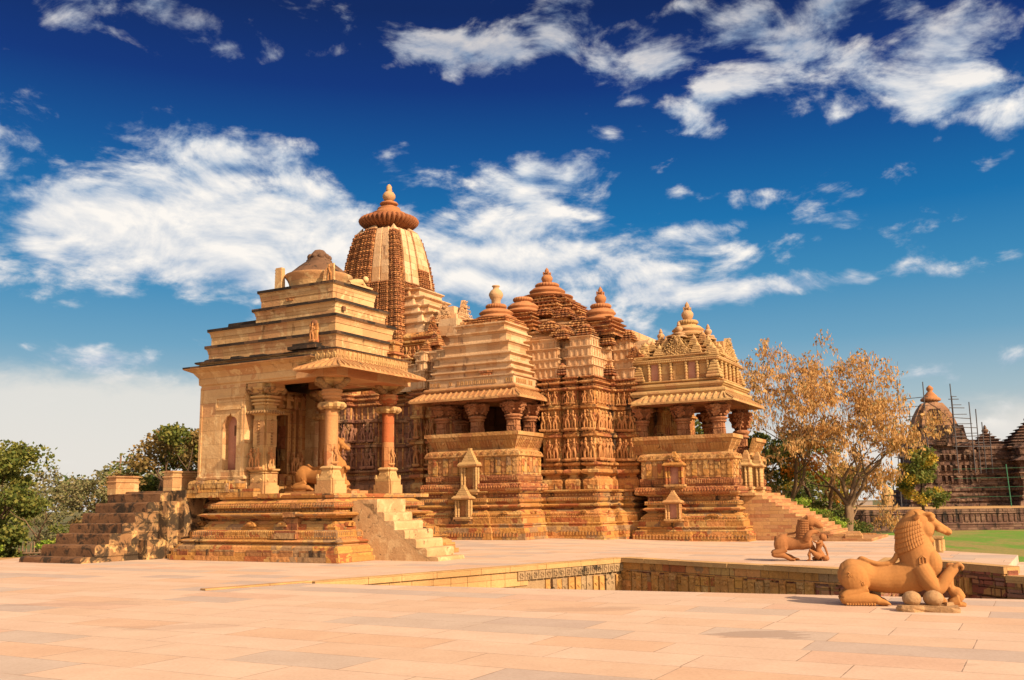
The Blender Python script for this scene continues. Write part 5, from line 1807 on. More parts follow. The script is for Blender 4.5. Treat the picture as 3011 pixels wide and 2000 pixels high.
for (x, y, z) in ((6.55, 7.0, 9.3), (5.3, 6.35, 9.45), (4.15, 7.0, 9.3)):
    mb = MB()
    mb.lathe(x, y, [(0.36, z - 0.05), (0.40, z), (0.2, z + 0.07), (0.3, z + 0.10), (0.30, z + 0.15), (0.12, z + 0.2)] + pot_prof(z + 0.2, 0.185, 0.56), 18)
    mb.build('small_finial', M['pot'], b2)


def gable(parent, x, y, z, w, h, rot, mat):
    """pierced carved pediment: stepped outline of scrolls around a small face"""
    c = grp('pediment', parent, (x, y, z), rot)
    mb = MB()
    mb.box(-w, w, -0.06, 0.25, -0.06, 0.04)
    n = 30
    for r_ in range(6):
        t = r_ / 6
        hw2 = w * (1 - t) ** 0.8 * 0.95
        m = max(2, int(hw2 * 2 / 0.19))
        for k in range(m):
            xx = -hw2 + 2 * hw2 * (k + 0.5) / m
            zz = h * (t + 0.08)
            a0 = random.uniform(0, 6.28)
            pts_ = [(xx + 0.075 * math.cos(a0 + q), -0.05, zz + 0.075 * math.sin(a0 + q)) for q in [0, 0.9, 1.8, 2.7, 3.6, 4.5]]
            mb.tube(pts_, 0.026, 5)
    prev = None
    rows_ = [(-w * 0.9, 0.0), (-w * 0.62, h * 0.3), (-w * 0.34, h * 0.55), (-w * 0.2, h * 0.78), (-0.08, h)]
    f = [(a, 0.02, b_) for a, b_ in rows_] + [(-a, 0.02, b_) for a, b_ in reversed(rows_)]
    mb.face(list(reversed(f)))
    for k in range(len(f) - 1):
        mb.face([f[k + 1], f[k], (f[k][0], 0.22, f[k][2]), (f[k + 1][0], 0.22, f[k + 1][2])])
    mb.ball((0, -0.05, h * 0.72), (0.1, 0.07, 0.1), 8, 6)
    mb.build('scrollwork', mat, c)
    return c


gable(b2, 5.32, 5.85, 8.42, 0.92, 1.02, 0, M['buff'])
gable(b2, 7.28, 8.0, 8.42, 0.9, 1.0, R(90), M['buff'])
mb = MB()
mb.box(6.5, 7.25, 7.2, 8.8, 8.34, 9.2, taper=0.06)
mb.box(6.3, 7.3, 7.0, 9.0, 8.30, 8.42)
mb.build('side_block', M['buff'], b2)
gable(T, 3.35, 5.3, 8.55, 0.42, 0.42, 0, M['red'])
# entrance gateposts: carved shafts beside the steps
for y in (7.0, 9.1):
    g_ = grp('gatepost', b2, (8.05, y, 0))
    mb = MB()
    mb.sweep([(-0.25, -0.3), (0.30, -0.3), (0.30, 0.3), (-0.25, 0.3)], [(0, 1.85), (0.0, 1.95), (0.05, 2.0), (0.05, 2.08), (0.0, 2.1), (0.0, 2.2), (0.12, 2.22)])
    mb.box(-0.2, 0.02, -0.2, 0.2, 2.2, 3.4)
    mb.build('base', M['buff'], g_)
    for (xx, yy) in ((0.16, -0.17), (0.16, 0.0), (0.16, 0.17), (0.0, -0.22)):
        mb = MB()
        mb.tube([(xx, yy, 2.2), (xx, yy, 3.15)], 0.065, 8)
        for q in range(6):
            mb.lathe(xx, yy, [(0.065, 2.26 + 0.15 * q), (0.095, 2.275 + 0.15 * q), (0.065, 2.29 + 0.15 * q)], 8, cap=False)
        mb.build('colonnette', M['buff'], g_)
    mb = MB()
    e_ = [(-0.22, -0.26), (0.28, -0.26), (0.28, 0.26), (-0.22, 0.26)]
    mb.sweep(e_, [(0.05, 3.12), (-0.07, 3.17), (-0.08, 3.22), (0.02, 3.30), (0.05, 3.32), (0.05, 3.45), (0.10, 3.47), (0.12, 3.7), (0.2, 3.9)])
    mb.build('cap', M['buff'], g_)
# broad solid steps of the entrance
stp = grp('staircase', b2)
xs2 = [8.72 + 0.285 * k for k in range(12)]
for k in range(12):
    mb = MB()
    zt = 1.80 - 0.158 * (k)
    z0 = max(-0.3, zt - 0.158)
    mb.box(7.9, xs2[k] + 0.285, 5.85, 10.4, z0 if k < 11 else -0.3, zt, taper=0.0)
    if k == 0:
        mb.box(7.7, 8.75, 5.6, 10.6, 1.80, 1.92)
    mb.build('step', M['ashlar'], stp)
mb = MB()
mb.box(11.8, 12.5, 5.6, 5.85, -0.3, 0.10)
mb.sweep([(12.5, 5.55), (13.2, 5.55), (13.2, 5.85), (12.5, 5.85)], [(0, -0.3), (0, 0.05), (0.1, 0.22)])
mb.box(11.6, 13.6, 5.4, 10.8, -0.3, -0.08)
mb.build('foot_slab', M['ashlar'], stp)

# niches on the plinths
niche(T, -3.02, 0.45, 2.25, 0.80, 1.78, 0.22, mats=[M['buff'], M['seat'], M['buff']])
niche(T, -3.2, 0.16, 1.02, 0.72, 1.36, 0.24, mats=[M['buff'], M['seat'], M['buff']])
niche(T, 5.30, 4.86, 2.35, 0.80, 1.42, 0.22, mats=[M['seat'], M['paint'], M['plinth']], top='pierced')
niche(T, 5.30, 4.46, 0.80, 0.68, 1.20, 0.22, mats=[M['seat'], M['paint'], M['tile']])

# ---- the spire
SX, SY = -13.0, 8.0
A_ = [(6.5, 2.42), (8.0, 2.38), (10.0, 2.32), (11.5, 2.23), (12.5, 2.15), (13.5, 2.06), (14.3, 1.98), (15.0, 1.89), (15.7, 1.78), (16.3, 1.67), (16.9, 1.54), (17.35, 1.42), (17.6, 1.32)]


def aof(z):
    for (z0, a0), (z1, a1) in zip(A_[:-1], A_[1:]):
        if z <= z1:
            return a0 + (a1 - a0) * (z - z0) / (z1 - z0)
    return A_[-1][1]


# plan of one face in units of half-width: (start, end, projection, carved from/to)
STR = [(-1.0, -0.74, 0.0, 'karna'), (-0.70, -0.56, 0.03, 'pale'), (-0.53, -0.36, 0.07, 'pale'), (-0.33, 0.33, 0.13, 'lata'), (0.36, 0.53, 0.07, 'pale'), (0.56, 0.70, 0.03, 'pale'), (0.74, 1.0, 0.0, 'karna')]
STRF = {0: [(-1.0, -0.74, 0.0, 'karna'), (-0.71, -0.45, 0.06, 'karna'), (-0.42, 0.12, 0.12, 'lata'), (0.15, 0.42, 0.07, 'pale'), (0.45, 0.71, 0.04, 'pale'), (0.74, 1.0, 0.0, 'karna')],
        1: [(-1.0, -0.64, 0.0, 'karna'), (-0.61, -0.31, 0.04, 'pale'), (-0.28, 0.06, 0.07, 'pale'), (0.09, 0.60, 0.12, 'lata'), (0.63, 0.80, 0.06, 'pale'), (0.83, 1.0, 0.0, 'karna')]}
spire = grp('spire', T, (SX, SY, 0))
core = MB()
core.grid([[(sx_ * aof(z) * 0.96, sy_ * aof(z) * 0.96, z) for sx_, sy_ in ((-1, -1), (1, -1), (1, 1), (-1, 1))] for z, _ in A_], 0, False, closed=True)
core.lathe(0, 0, [(1.2, 17.3), (1.0, 17.6)], 16)
core.build('core', M['redcarve'], spire)
zs_all = [6.5 + 0.25 * k for k in range(45)]
pale, carved = MB(), MB()
for f_ in range(4):
    rot = Matrix.Rotation(f_ * math.pi / 2, 3, 'Z')
    for (t0, t1, pj, kind) in STRF.get(f_, STR):
        ztop = {'karna': 17.45, 'pale': 17.62, 'lata': 17.62}[kind]
        zsplit = {'karna': 99, 'pale': 14.3 if f_ != 3 else 13.2, 'lata': 99}[kind]
        if kind == 'lata' and f_ == 1:
            zsplit = 15.3
        if kind == 'pale' and abs(t0) > 0.6 and f_ == 0:
            zsplit = 14.6
        if kind == 'pale' and f_ == 0 and t0 < 0:
            zsplit = 99
        zl = [z for z in zs_all if z < ztop] + [ztop]
        for k in range(len(zl) - 1):
            z0, z1 = zl[k], zl[k + 1]
            a0, a1 = aof(z0), aof(z1)
            tb = carved if z1 <= zsplit else pale
            if kind == 'lata' and f_ in (1,):
                tb = carved if z1 <= zsplit else pale
            o0 = pj * 1.9
            e0, e1 = (0.0, 0.0)
            if tb is carved and k % 2 == 0:
                e0 = e1 = 0.028
            P0 = [(t0 * a0, -a0 - o0 - e0, z0), (t1 * a0, -a0 - o0 - e0, z0), (t1 * a1, -a1 - o0 - e1, z1 - (0.03 if tb is carved else 0)), (t0 * a1, -a1 - o0 - e1, z1 - (0.03 if tb is carved else 0))]
            B0 = [(t0 * a0, -a0 * 0.9, z0), (t1 * a0, -a0 * 0.9, z0), (t1 * a1, -a1 * 0.9, P0[2][2]), (t0 * a1, -a1 * 0.9, P0[2][2])]
            F = [tuple(rot @ Vector(p)) for p in P0]
            G = [tuple(rot @ Vector(p)) for p in B0]
            u0, u1 = t0 * 1.8 + f_ * 4, t1 * 1.8 + f_ * 4
            tb.face(F, [(u0, z0), (u1, z0), (u1, z1), (u0, z1)])
            tb.face([F[0], F[3], G[3], G[0]], [(u0, z0), (u0, z1), (u0 - .2, z1), (u0 - .2, z0)])
            tb.face([F[1], G[1], G[2], F[2]], [(u1, z0), (u1 + .2, z0), (u1 + .2, z1), (u1, z1)])
            tb.face([F[3], F[2], G[2], G[3]])
            tb.face([F[0], G[0], G[1], F[1]])
            if tb is carved and (t1 - t0) * a0 > 0.3:
                m = 2 if kind == 'karna' else 4
                for q in range(m):
                    for h_ in (0.3, 0.72):
                        tt = t0 + (t1 - t0) * (q + 0.5) / m
                        cc = rot @ Vector((tt * a0, -a0 - o0 - e0 - 0.02, z0 + (z1 - z0) * h_))
                        tb.obox(cc, rot @ Vector(((t1 - t0) * a0 / m * 0.34, 0, 0)), (0, 0, 0.05), rot @ Vector((0, -0.035, 0)), tx=0.6)
        # pointed or rounded tip leaning on the neck
        a1 = aof(ztop)
        w = (t1 - t0) * a1 * 0.5
        c0 = rot @ Vector(((t0 + t1) / 2 * a1, -a1 - pj * 1.9 + 0.12, ztop))
        tip = rot @ Vector(((t0 + t1) / 2 * a1 * 0.92, -a1 + 0.32, ztop + (0.44 if kind != 'pale' else 0.16)))
        bx, by = rot @ Vector((w, 0, 0)), rot @ Vector((0, 0.14, 0))
        cs = [c0 + bx * i + by * j for i, j in ((-1, -1), (1, -1), (1, 1), (-1, 1))]
        if kind == 'lata':
            cs = [c0 + bx * i + by * j for i, j in ((-1, -1), (1, -1), (1, 1), (-1, 1))]
        for q in range(4):
            (pale if kind != 'karna' or True else carved).face([cs[q], cs[(q + 1) % 4], tip])
pale.build('pale_rib', M['white'], spire)
carved.build('carved_rib', M['redcarve'], spire)
mb = MB()
mb.lathe(0, 0, [(0.82, 17.3), (0.80, 17.95)], 20)
mb.lathe(0, 0, [(0.8, 17.84), (1.0, 17.87), (1.05, 17.93), (1.0, 17.98)], 28)
mb.build('neck', M['terra_dark'], spire)
mb = MB()
mb.lathe(0, 0, [(0.95, 17.88), (1.25, 17.94), (1.58, 18.08), (1.78, 18.26), (1.82, 18.40), (1.70, 18.54), (1.42, 18.64), (1.10, 18.69)], 36 * 6, lobes=36, amp=0.17, lobe_from=(1, 6))
mb.build('ribbed_disc', M['terra_dark'], spire)
mb = MB()
mb.lathe(0, 0, [(1.10, 18.70), (1.06, 18.80), (1.08, 18.84), (0.92, 18.92), (0.74, 19.04), (0.68, 19.12), (0.70, 19.16), (0.66, 19.22), (0.40, 19.28), (0.36, 19.40), (0.50, 19.43), (0.56, 19.50), (0.50, 19.57), (0.30, 19.62), (0.22, 19.72)], 36)
mb.build('crown', M['terra'], spire)
mb = MB()
mb.lathe(0, 0, [(0.16, 19.66), (0.30, 19.75), (0.39, 19.92), (0.38, 20.06), (0.28, 20.22), (0.14, 20.30), (0.20, 20.36), (0.16, 20.44), (0.17, 20.58), (0.08, 20.72), (0.0, 20.76)], 24)
mb.build('finial_pot', M['pot'], spire)
# the block in front of the spire and the upper walls below it
fb = grp('spire_front', T)
mb = MB()
zz = [11.1, 11.75, 12.3, 12.75, 13.3, 13.85]
for k in range(5):
    x1 = -8.85 - [0.0, 0.12, 0.42, 0.80, 1.25][k]
    y0 = 6.35 + [0, 0.0, 0.06, 0.16, 0.36][k]
    pl_ = [(-11.2, y0), (x1 - 0.55, y0), (x1 - 0.55, y0 + 0.25), (x1, y0 + 0.25), (x1, 9.6), (-11.2, 9.6)]
    d = zz[k + 1] - zz[k]
    mb.sweep(pl_, [(0.06, zz[k] - 0.01), (0.10, zz[k] + d * 0.5), (0.12, zz[k + 1] - 0.18), (-0.02, zz[k + 1] - 0.07), (-0.02, zz[k + 1] - 0.01), (0.2, zz[k + 1] + 0.003)])
mb.build('pale_tier', M['white'], fb)
mb = MB()
mb.sweep([(-11.4, 6.2), (-8.6, 6.2), (-8.6, 9.8), (-11.4, 9.8)], [(0.0, 9.6), (0.0, 10.3), (-0.1, 10.38), (0.05, 10.44), (-0.12, 10.52), (-0.12, 10.6), (0.1, 10.68), (-0.05, 10.8), (-0.05, 10.9), (0.2, 11.12)])
for (x, w) in ((-11.25, 0.07), (-10.45, 0.07), (-9.65, 0.07), (-8.85, 0.07)):
    mb.tube([(x, 6.15, 9.65), (x, 6.15, 10.3)], w, 8)
mb.build('niche_storey', M['wall'], fb)
for x in (-10.95, -10.65, -10.2, -9.9):
    put_figure(fb, x, 6.14, 9.70, 0.58, 0)
mb = MB()
mb.box(-8.9, -7.6, 6.9, 9.3, 10.0, 11.5, taper=0.03)
mb.box(-8.85, -7.75, 7.1, 9.1, 11.5, 12.1, taper=0.05)
mb.box(-8.75, -8.0, 7.3, 8.9, 12.1, 12.6, taper=0.08)
mb.box(-8.65, -7.45, 6.6, 7.3, 10.8, 11.75, taper=0.03)
mb.build('pale_block', M['white'], fb)
gable(fb, -8.35, 6.75, 11.6, 0.55, 1.15, R(20), M['white'])
gable(fb, -7.7, 8.0, 11.5, 1.0, 1.5, R(90), M['white'])
gable(fb, -8.85, 6.4, 11.0, 0.4, 0.9, R(25), M['red'])
mb = MB()
for (x0, x1, y0, z0, z1) in ((-17.2, -14.9, 4.3, 7.5, 8.4), (-15.0, -12.3, 3.7, 7.5, 8.6), (-12.3, -9.0, 4.5, 7.5, 8.5), (-16.8, -9.2, 4.8, 8.4, 9.4), (-11.6, -8.2, 5.4, 8.6, 9.7)):
    mb.sweep([(x0, y0), (x1, y0), (x1, 11), (x0, 11)], [(0, z0 - 0.02), (0.0, z0 + 0.5), (-0.1, z0 + 0.56), (-0.1, z0 + 0.62), (0.06, z0 + 0.66), (0.06, z1 - 0.1), (-0.06, z1 - 0.06), (-0.06, z1), (0.3, z1 + 0.1)])
mb.build('upper_wall', M['wall'], fb)
mb = MB()
for (x, y, z) in ((-8.7, 5.6, 9.6), (-8.3, 5.9, 10.1), (-11.2, 5.2, 9.5), (-12.0, 4.6, 8.7), (-9.6, 5.0, 8.8), (-10.6, 5.1, 9.0), (-8.2, 6.0, 9.6)):
    kuta(mb, x, y, z, 0.38, 5, 0.13)
mb.build('roof_cluster', M['red'], fb)
mb = MB()
for (x0, x1, y0, z0, z1) in ((-9.6, -7.4, 4.0, 7.5, 8.3), (-9.4, -7.0, 4.4, 8.2, 9.0), (-8.9, -6.6, 4.8, 9.0, 9.7)):
    mb.sweep([(x0, y0), (x1, y0), (x1, 10), (x0, 10)], [(0.05, z0), (0.08, z1 - 0.2), (-0.04, z1 - 0.09), (-0.04, z1 - 0.02), (0.2, z1)])
mb.build('pale_ledge', M['white'], fb)

# ------------------------------------------------------------------ lion statues


def spline(pts, rad, k=4):
    """Catmull-Rom resampling of a limb's joints and radii"""
    P = [Vector(p) for p in pts]
    Rr = [(r if isinstance(r, tuple) else (r, r)) for r in (rad if isinstance(rad, list) else [rad] * len(P))]
    op, orr = [], []
    for i in range(len(P) - 1):
        p0, p1, p2, p3 = P[max(i - 1, 0)], P[i], P[i + 1], P[min(i + 2, len(P) - 1)]
        for q in range(k):
            t = q / k
            op.append(0.5 * ((2 * p1) + (p2 - p0) * t + (2 * p0 - 5 * p1 + 4 * p2 - p3) * t * t + (3 * p1 - p0 - 3 * p2 + p3) * t ** 3))
            u = t * t * (3 - 2 * t)
            orr.append((Rr[i][0] * (1 - u) + Rr[i + 1][0] * u, Rr[i][1] * (1 - u) + Rr[i + 1][1] * u))
    op.append(P[-1])
    orr.append(Rr[-1])
    return op, orr


def limb(mb, pts, rad, n=14, ref=None, k=4):
    p, r_ = spline(pts, rad, k)
    mb.tube(p, r_, n, ref=ref)


NECK = [(0.40, 1.34, 0.27, 0.22), (0.55, 1.335, 0.305, 0.245), (0.70, 1.325, 0.315, 0.245), (0.85, 1.29, 0.295, 0.235), (1.0, 1.245, 0.262, 0.222), (1.15, 1.235, 0.245, 0.21), (1.28, 1.255, 0.225, 0.19), (1.38, 1.285, 0.18, 0.155), (1.46, 1.30, 0.10, 0.09)]


def neck_at(z):
    for p, q in zip(NECK[:-1], NECK[1:]):
        if z <= q[0]:
            t = (z - p[0]) / (q[0] - p[0])
            return [p[i] + (q[i] - p[i]) * t for i in (1, 2, 3)]
    return list(NECK[-1][1:])


def lion_one(name, label, loc, rotz, scale=1.0, group='carved lion statues'):
    """crouching lion with raised paw over a kneeling figure; x forward, about 1.9 m long"""
    L = thing(name, label, 'statue', loc, rotz, group)
    mb = MB()
    limb(mb, [(0.02, 0, 0.46), (0.10, 0, 0.46), (0.24, 0, 0.475), (0.40, 0, 0.46), (0.58, 0, 0.41), (0.80, 0, 0.40), (1.02, 0, 0.42), (1.22, 0, 0.47), (1.40, 0, 0.54), (1.52, 0, 0.60)],
         [(0.05, 0.06), (0.16, 0.19), (0.225, 0.25), (0.225, 0.235), (0.20, 0.205), (0.205, 0.22), (0.225, 0.245), (0.24, 0.27), (0.22, 0.24), (0.12, 0.13)], 22, ref=(0, 0, 1))
    zz = [0.36 + 0.04 * i for i in range(28)]
    mb.grid([[(neck_at(z)[0] + neck_at(z)[1] * math.cos(t), neck_at(z)[2] * math.sin(t), z) for t in [2 * math.pi * q / 28 for q in range(28)]] for z in zz], 0, True, closed=True)
    mb.face([(neck_at(zz[-1])[0] + neck_at(zz[-1])[1] * math.cos(2 * math.pi * q / 28), neck_at(zz[-1])[2] * math.sin(2 * math.pi * q / 28), zz[-1]) for q in range(28)])
    mb.face([(neck_at(zz[0])[0] + neck_at(zz[0])[1] * math.cos(2 * math.pi * q / 28), neck_at(zz[0])[2] * math.sin(2 * math.pi * q / 28), zz[0]) for q in reversed(range(28))])
    for s in (-1, 1):                                     # breast muscles
        mb.ball((1.50, s * 0.115, 0.66), (0.15, 0.13, 0.21), 14, 10)
    mb.ball((1.33, 0, 1.315), (0.215, 0.165, 0.195), 20, 12)  # skull
    mb.ball((1.43, 0, 1.20), (0.165, 0.16, 0.175), 18, 11)   # cheeks
    limb(mb, [(1.40, 0, 1.34), (1.52, 0, 1.315), (1.62, 0, 1.25), (1.72, 0, 1.185), (1.79, 0, 1.14), (1.825, 0, 1.105)], [(0.115, 0.115), (0.105, 0.10), (0.088, 0.075), (0.082, 0.066), (0.078, 0.062), (0.045, 0.04)], 16)
    limb(mb, [(1.40, 0, 1.13), (1.47, 0, 1.05), (1.52, 0, 1.01), (1.555, 0, 1.035)], [(0.12, 0.11), (0.09, 0.075), (0.068, 0.048), (0.045, 0.03)], 14)
    for s in (-1, 1):
        mb.ball((1.545, s * 0.095, 1.37), (0.055, 0.045, 0.055), 12, 8)       # eyes under the brow
        limb(mb, [(1.42, s * 0.11, 1.415), (1.52, s * 0.115, 1.435), (1.60, s * 0.08, 1.395)], [0.022, 0.032, 0.016], 8)
        limb(mb, [(1.27, s * 0.17, 1.36), (1.33, s * 0.205, 1.42), (1.27, s * 0.19, 1.48)], [0.05, 0.045, 0.012], 9)
        mb.ball((1.655, s * 0.078, 1.18), (0.05, 0.03, 0.045), 10, 7)
        mb.ball((1.715, s * 0.07, 1.15), (0.04, 0.026, 0.036), 10, 7)
        mb.ball((1.815, s * 0.038, 1.13), (0.033, 0.034, 0.03), 8, 6)
        # hind legs: thigh, folded shank, long foot
        mb.ball((0.29, s * 0.155, 0.41), (0.235, 0.115, 0.235), 18, 12)
        limb(mb, [(0.46, s * 0.17, 0.27), (0.30, s * 0.19, 0.20), (0.13, s * 0.20, 0.165), (0.095, s * 0.2, 0.10), (0.22, s * 0.205, 0.095), (0.40, s * 0.21, 0.105), (0.56, s * 0.215, 0.10), (0.66, s * 0.215, 0.06), (0.76, s * 0.215, 0.035)],
             [0.07, 0.07, 0.07, 0.085, 0.095, 0.095, 0.08, 0.058, 0.04], 14)
        for k in (-1, 0, 1):
            limb(mb, [(0.60, s * 0.215 + k * 0.047, 0.06), (0.72, s * 0.215 + k * 0.057, 0.06), (0.80, s * 0.215 + k * 0.06, 0.022)], [0.034, 0.032, 0.016], 9, k=3)
    # raised near foreleg
    limb(mb, [(1.30, -0.17, 0.60), (1.38, -0.23, 0.42), (1.47, -0.25, 0.30), (1.55, -0.24, 0.29), (1.65, -0.22, 0.41), (1.75, -0.19, 0.53), (1.84, -0.17, 0.60)], [0.15, 0.15, 0.12, 0.105, 0.098, 0.085, 0.068], 16)
    for k in range(4):
        a = -0.225 + k * 0.042
        limb(mb, [(1.80, a, 0.605), (1.88, a, 0.65), (1.93, a - 0.005, 0.605), (1.905, a, 0.555)], [0.034, 0.032, 0.028, 0.016], 9, k=3)
    # far foreleg set down behind the figure
    limb(mb, [(1.38, 0.16, 0.52), (1.50, 0.18, 0.36), (1.56, 0.18, 0.22), (1.62, 0.18, 0.08), (1.70, 0.18, 0.03)], [0.12, 0.10, 0.075, 0.06, 0.045], 12)
    limb(mb, [(0.36, 0, 0.69), (0.42, -0.02, 0.725), (0.54, -0.05, 0.675), (0.70, -0.06, 0.64), (0.86, -0.05, 0.665), (0.96, -0.03, 0.76), (0.985, 0, 0.92), (1.0, 0, 1.02)], [0.03, 0.042, 0.042, 0.04, 0.042, 0.045, 0.04, 0.03], 10)
    mb.box(1.50, 1.98, 0.02, 0.30, -0.02, 0.035)
    remeshed(mb, 'lion_body', M['lion'], 0.0115, L, 3)
    # mane of overlapping locks in rows over the back and sides of the neck
    mb = MB()
    for r_ in range(8):
        for k in range(27):
            a = math.radians(66 + 228 * k / 26)
            z = 0.885 + 0.080 * r_ + 0.13 * (1 + math.cos(a)) * (1 - r_ / 9)
            if z > 1.36:
                continue
            c, rx, ry = neck_at(z)
            c2, rx2, ry2 = neck_at(z - 0.085)
            p = Vector((c + (rx + 0.004) * math.cos(a), (ry + 0.004) * math.sin(a), z))
            q = Vector((c2 + (rx2 + 0.011) * math.cos(a), (ry2 + 0.011) * math.sin(a), z - 0.085))
            w = 0.0255 * (0.9 + 0.3 * abs(math.cos(a)))
            n = Vector((math.cos(a) / rx, math.sin(a) / ry, 0)).normalized()
            mb.tube([p, p.lerp(q, 0.5) + n * 0.003, q + n * 0.006, q - n * 0.03], [(w * 1.12, 0.010), (w * 1.12, 0.013), (w * 1.1, 0.016), (w * 0.9, 0.010)], 7, ref=n)
    for k in range(22):                                    # beaded ruff framing the face
        a = math.radians(-150 + 300 * k / 21)
        mb.ball((1.335 + 0.09 * math.cos(a), 0.178 * math.sin(a), 1.215 - 0.225 * math.cos(a)), (0.030, 0.024, 0.030), 8, 6)
    mb.build('mane', M['lion'], L)
    mb = MB()
    for k in range(12):
        t = k / 11
        mb.ball((1.49 + 0.29 * t, -0.265 + 0.05 * t, 0.195 + 0.29 * t), (0.028, 0.024, 0.032), 8, 6)
    for k in range(11):
        mb.ball((0.13 + 0.042 * k, -0.262, 0.03), (0.024, 0.022, 0.026), 8, 6)
    mb.build('hair_tuft', M['lion'], L)
    # carved marks on shoulder and haunch (low relief)
    mb = MB()
    cx, cz, y = 1.335, 0.70, -0.247
    for a, b in (((-0.05, 0.05), (-0.05, -0.05)), ((-0.05, -0.05), (0.05, -0.05)), ((0.0, 0.06), (0.0, -0.06)), ((0.05, 0.04), (0.05, -0.07)), ((-0.04, 0.05), (0.0, 0.08)), ((0, 0.08), (0.05, 0.04))):
        mb.tube([(cx + a[0], y, cz + a[1]), (cx + b[0], y, cz + b[1])], 0.012, 6)
    mb.build('carved_mark', M['lion'], L)
    mb = MB()
    prev = None
    for k in range(34):
        t = k / 33
        p = Vector((0.17 + 0.24 * t + 0.03 * math.sin(k * 1.9), -0.262 + 0.02 * abs(t - 0.5), 0.50 - 0.16 * t + 0.03 * math.cos(k * 1.5)))
        if prev is not None:
            mb.tube([prev, p], 0.009, 5)
        prev = p
    mb.build('carved_mark', M['lion'], L)
    # kneeling figure under the paw
    mb = MB()
    limb(mb, [(1.98, -0.10, 0.09), (1.93, -0.11, 0.16), (1.83, -0.12, 0.24), (1.79, -0.12, 0.34), (1.81, -0.12, 0.43), (1.85, -0.12, 0.49)], [(0.125, 0.12), (0.125, 0.12), (0.072, 0.08), (0.092, 0.09), (0.095, 0.08), (0.05, 0.05)], 14)
    mb.ball((1.88, -0.10, 0.54), (0.085, 0.08, 0.09), 14, 9)
    mb.ball((1.955, -0.10, 0.52), (0.025, 0.02, 0.025), 8, 6)
    mb.ball((1.83, -0.08, 0.58), (0.06, 0.06, 0.05), 10, 6)
    for s in (-1, 1):
        y = -0.12 + s * 0.08
        limb(mb, [(1.93, y, 0.10), (1.84, y * 1.05, 0.07), (1.76, y, 0.05)], [0.08, 0.065, 0.05], 11)
        limb(mb, [(1.76, y, 0.045), (1.88, y, 0.03), (2.0, y, 0.025), (2.06, y, 0.02)], [0.05, 0.045, 0.035, 0.022], 10)
        limb(mb, [(1.80, -0.12 + s * 0.095, 0.44), (1.745, -0.12 + s * 0.125, 0.34), (1.78, -0.12 + s * 0.10, 0.45 if s > 0 else 0.29)], [0.038, 0.033, 0.026], 9)
        for k in range(5):
            mb.tube([(1.775, -0.145 + s * 0.10 + k * 0.012, 0.45 if s > 0 else 0.29), (1.79, -0.145 + s * 0.10 + k * 0.012, (0.48 if s > 0 else 0.27))], 0.006, 5)
    mb.v = [(1.79 + (p[0] - 1.88) * 0.80, -0.11 + (p[1] + 0.11) * 0.92, p[2] * 1.06) for p in mb.v]
    remeshed(mb, 'kneeling_figure', M['lion'], 0.0095, L, 2)
    L.scale = (scale * 0.975, scale, scale)
    return L


lion_a = lion_one('lion_statue', 'large smooth tan stone lion near the pit, paw raised over a kneeling figure', (5.06, 15.70, 0.0), R(-15), 0.965)
lion_c = copy_tree(lion_a)
lion_c['label'] = 'stone lion half hidden behind the front column inside the porch of the small shrine'
Mm = Matrix.Translation((-5.01, 28.14, 0)) @ Matrix.Rotation(R(-29.2), 4, 'Z')
lion_c.location = Mm @ Vector((-4.42, 3.15, 2.10))
lion_c.rotation_euler = (0, 0, R(-27))
lion_c.scale = (1.17, 1.2, 1.2)
mb = MB()
mb.box(-0.15, 2.6, -0.45, 0.45, -0.15, 0.0)
tag(mb.build('statue_base', M['column'], loc=lion_c.location), 'low orange stone slab under the lion inside the shrine porch', 'plinth')
bpy.context.view_layer.objects.active = None
for o in COL.objects:
    if o.name == 'statue_base':
        o.rotation_euler = (0, 0, R(-27))


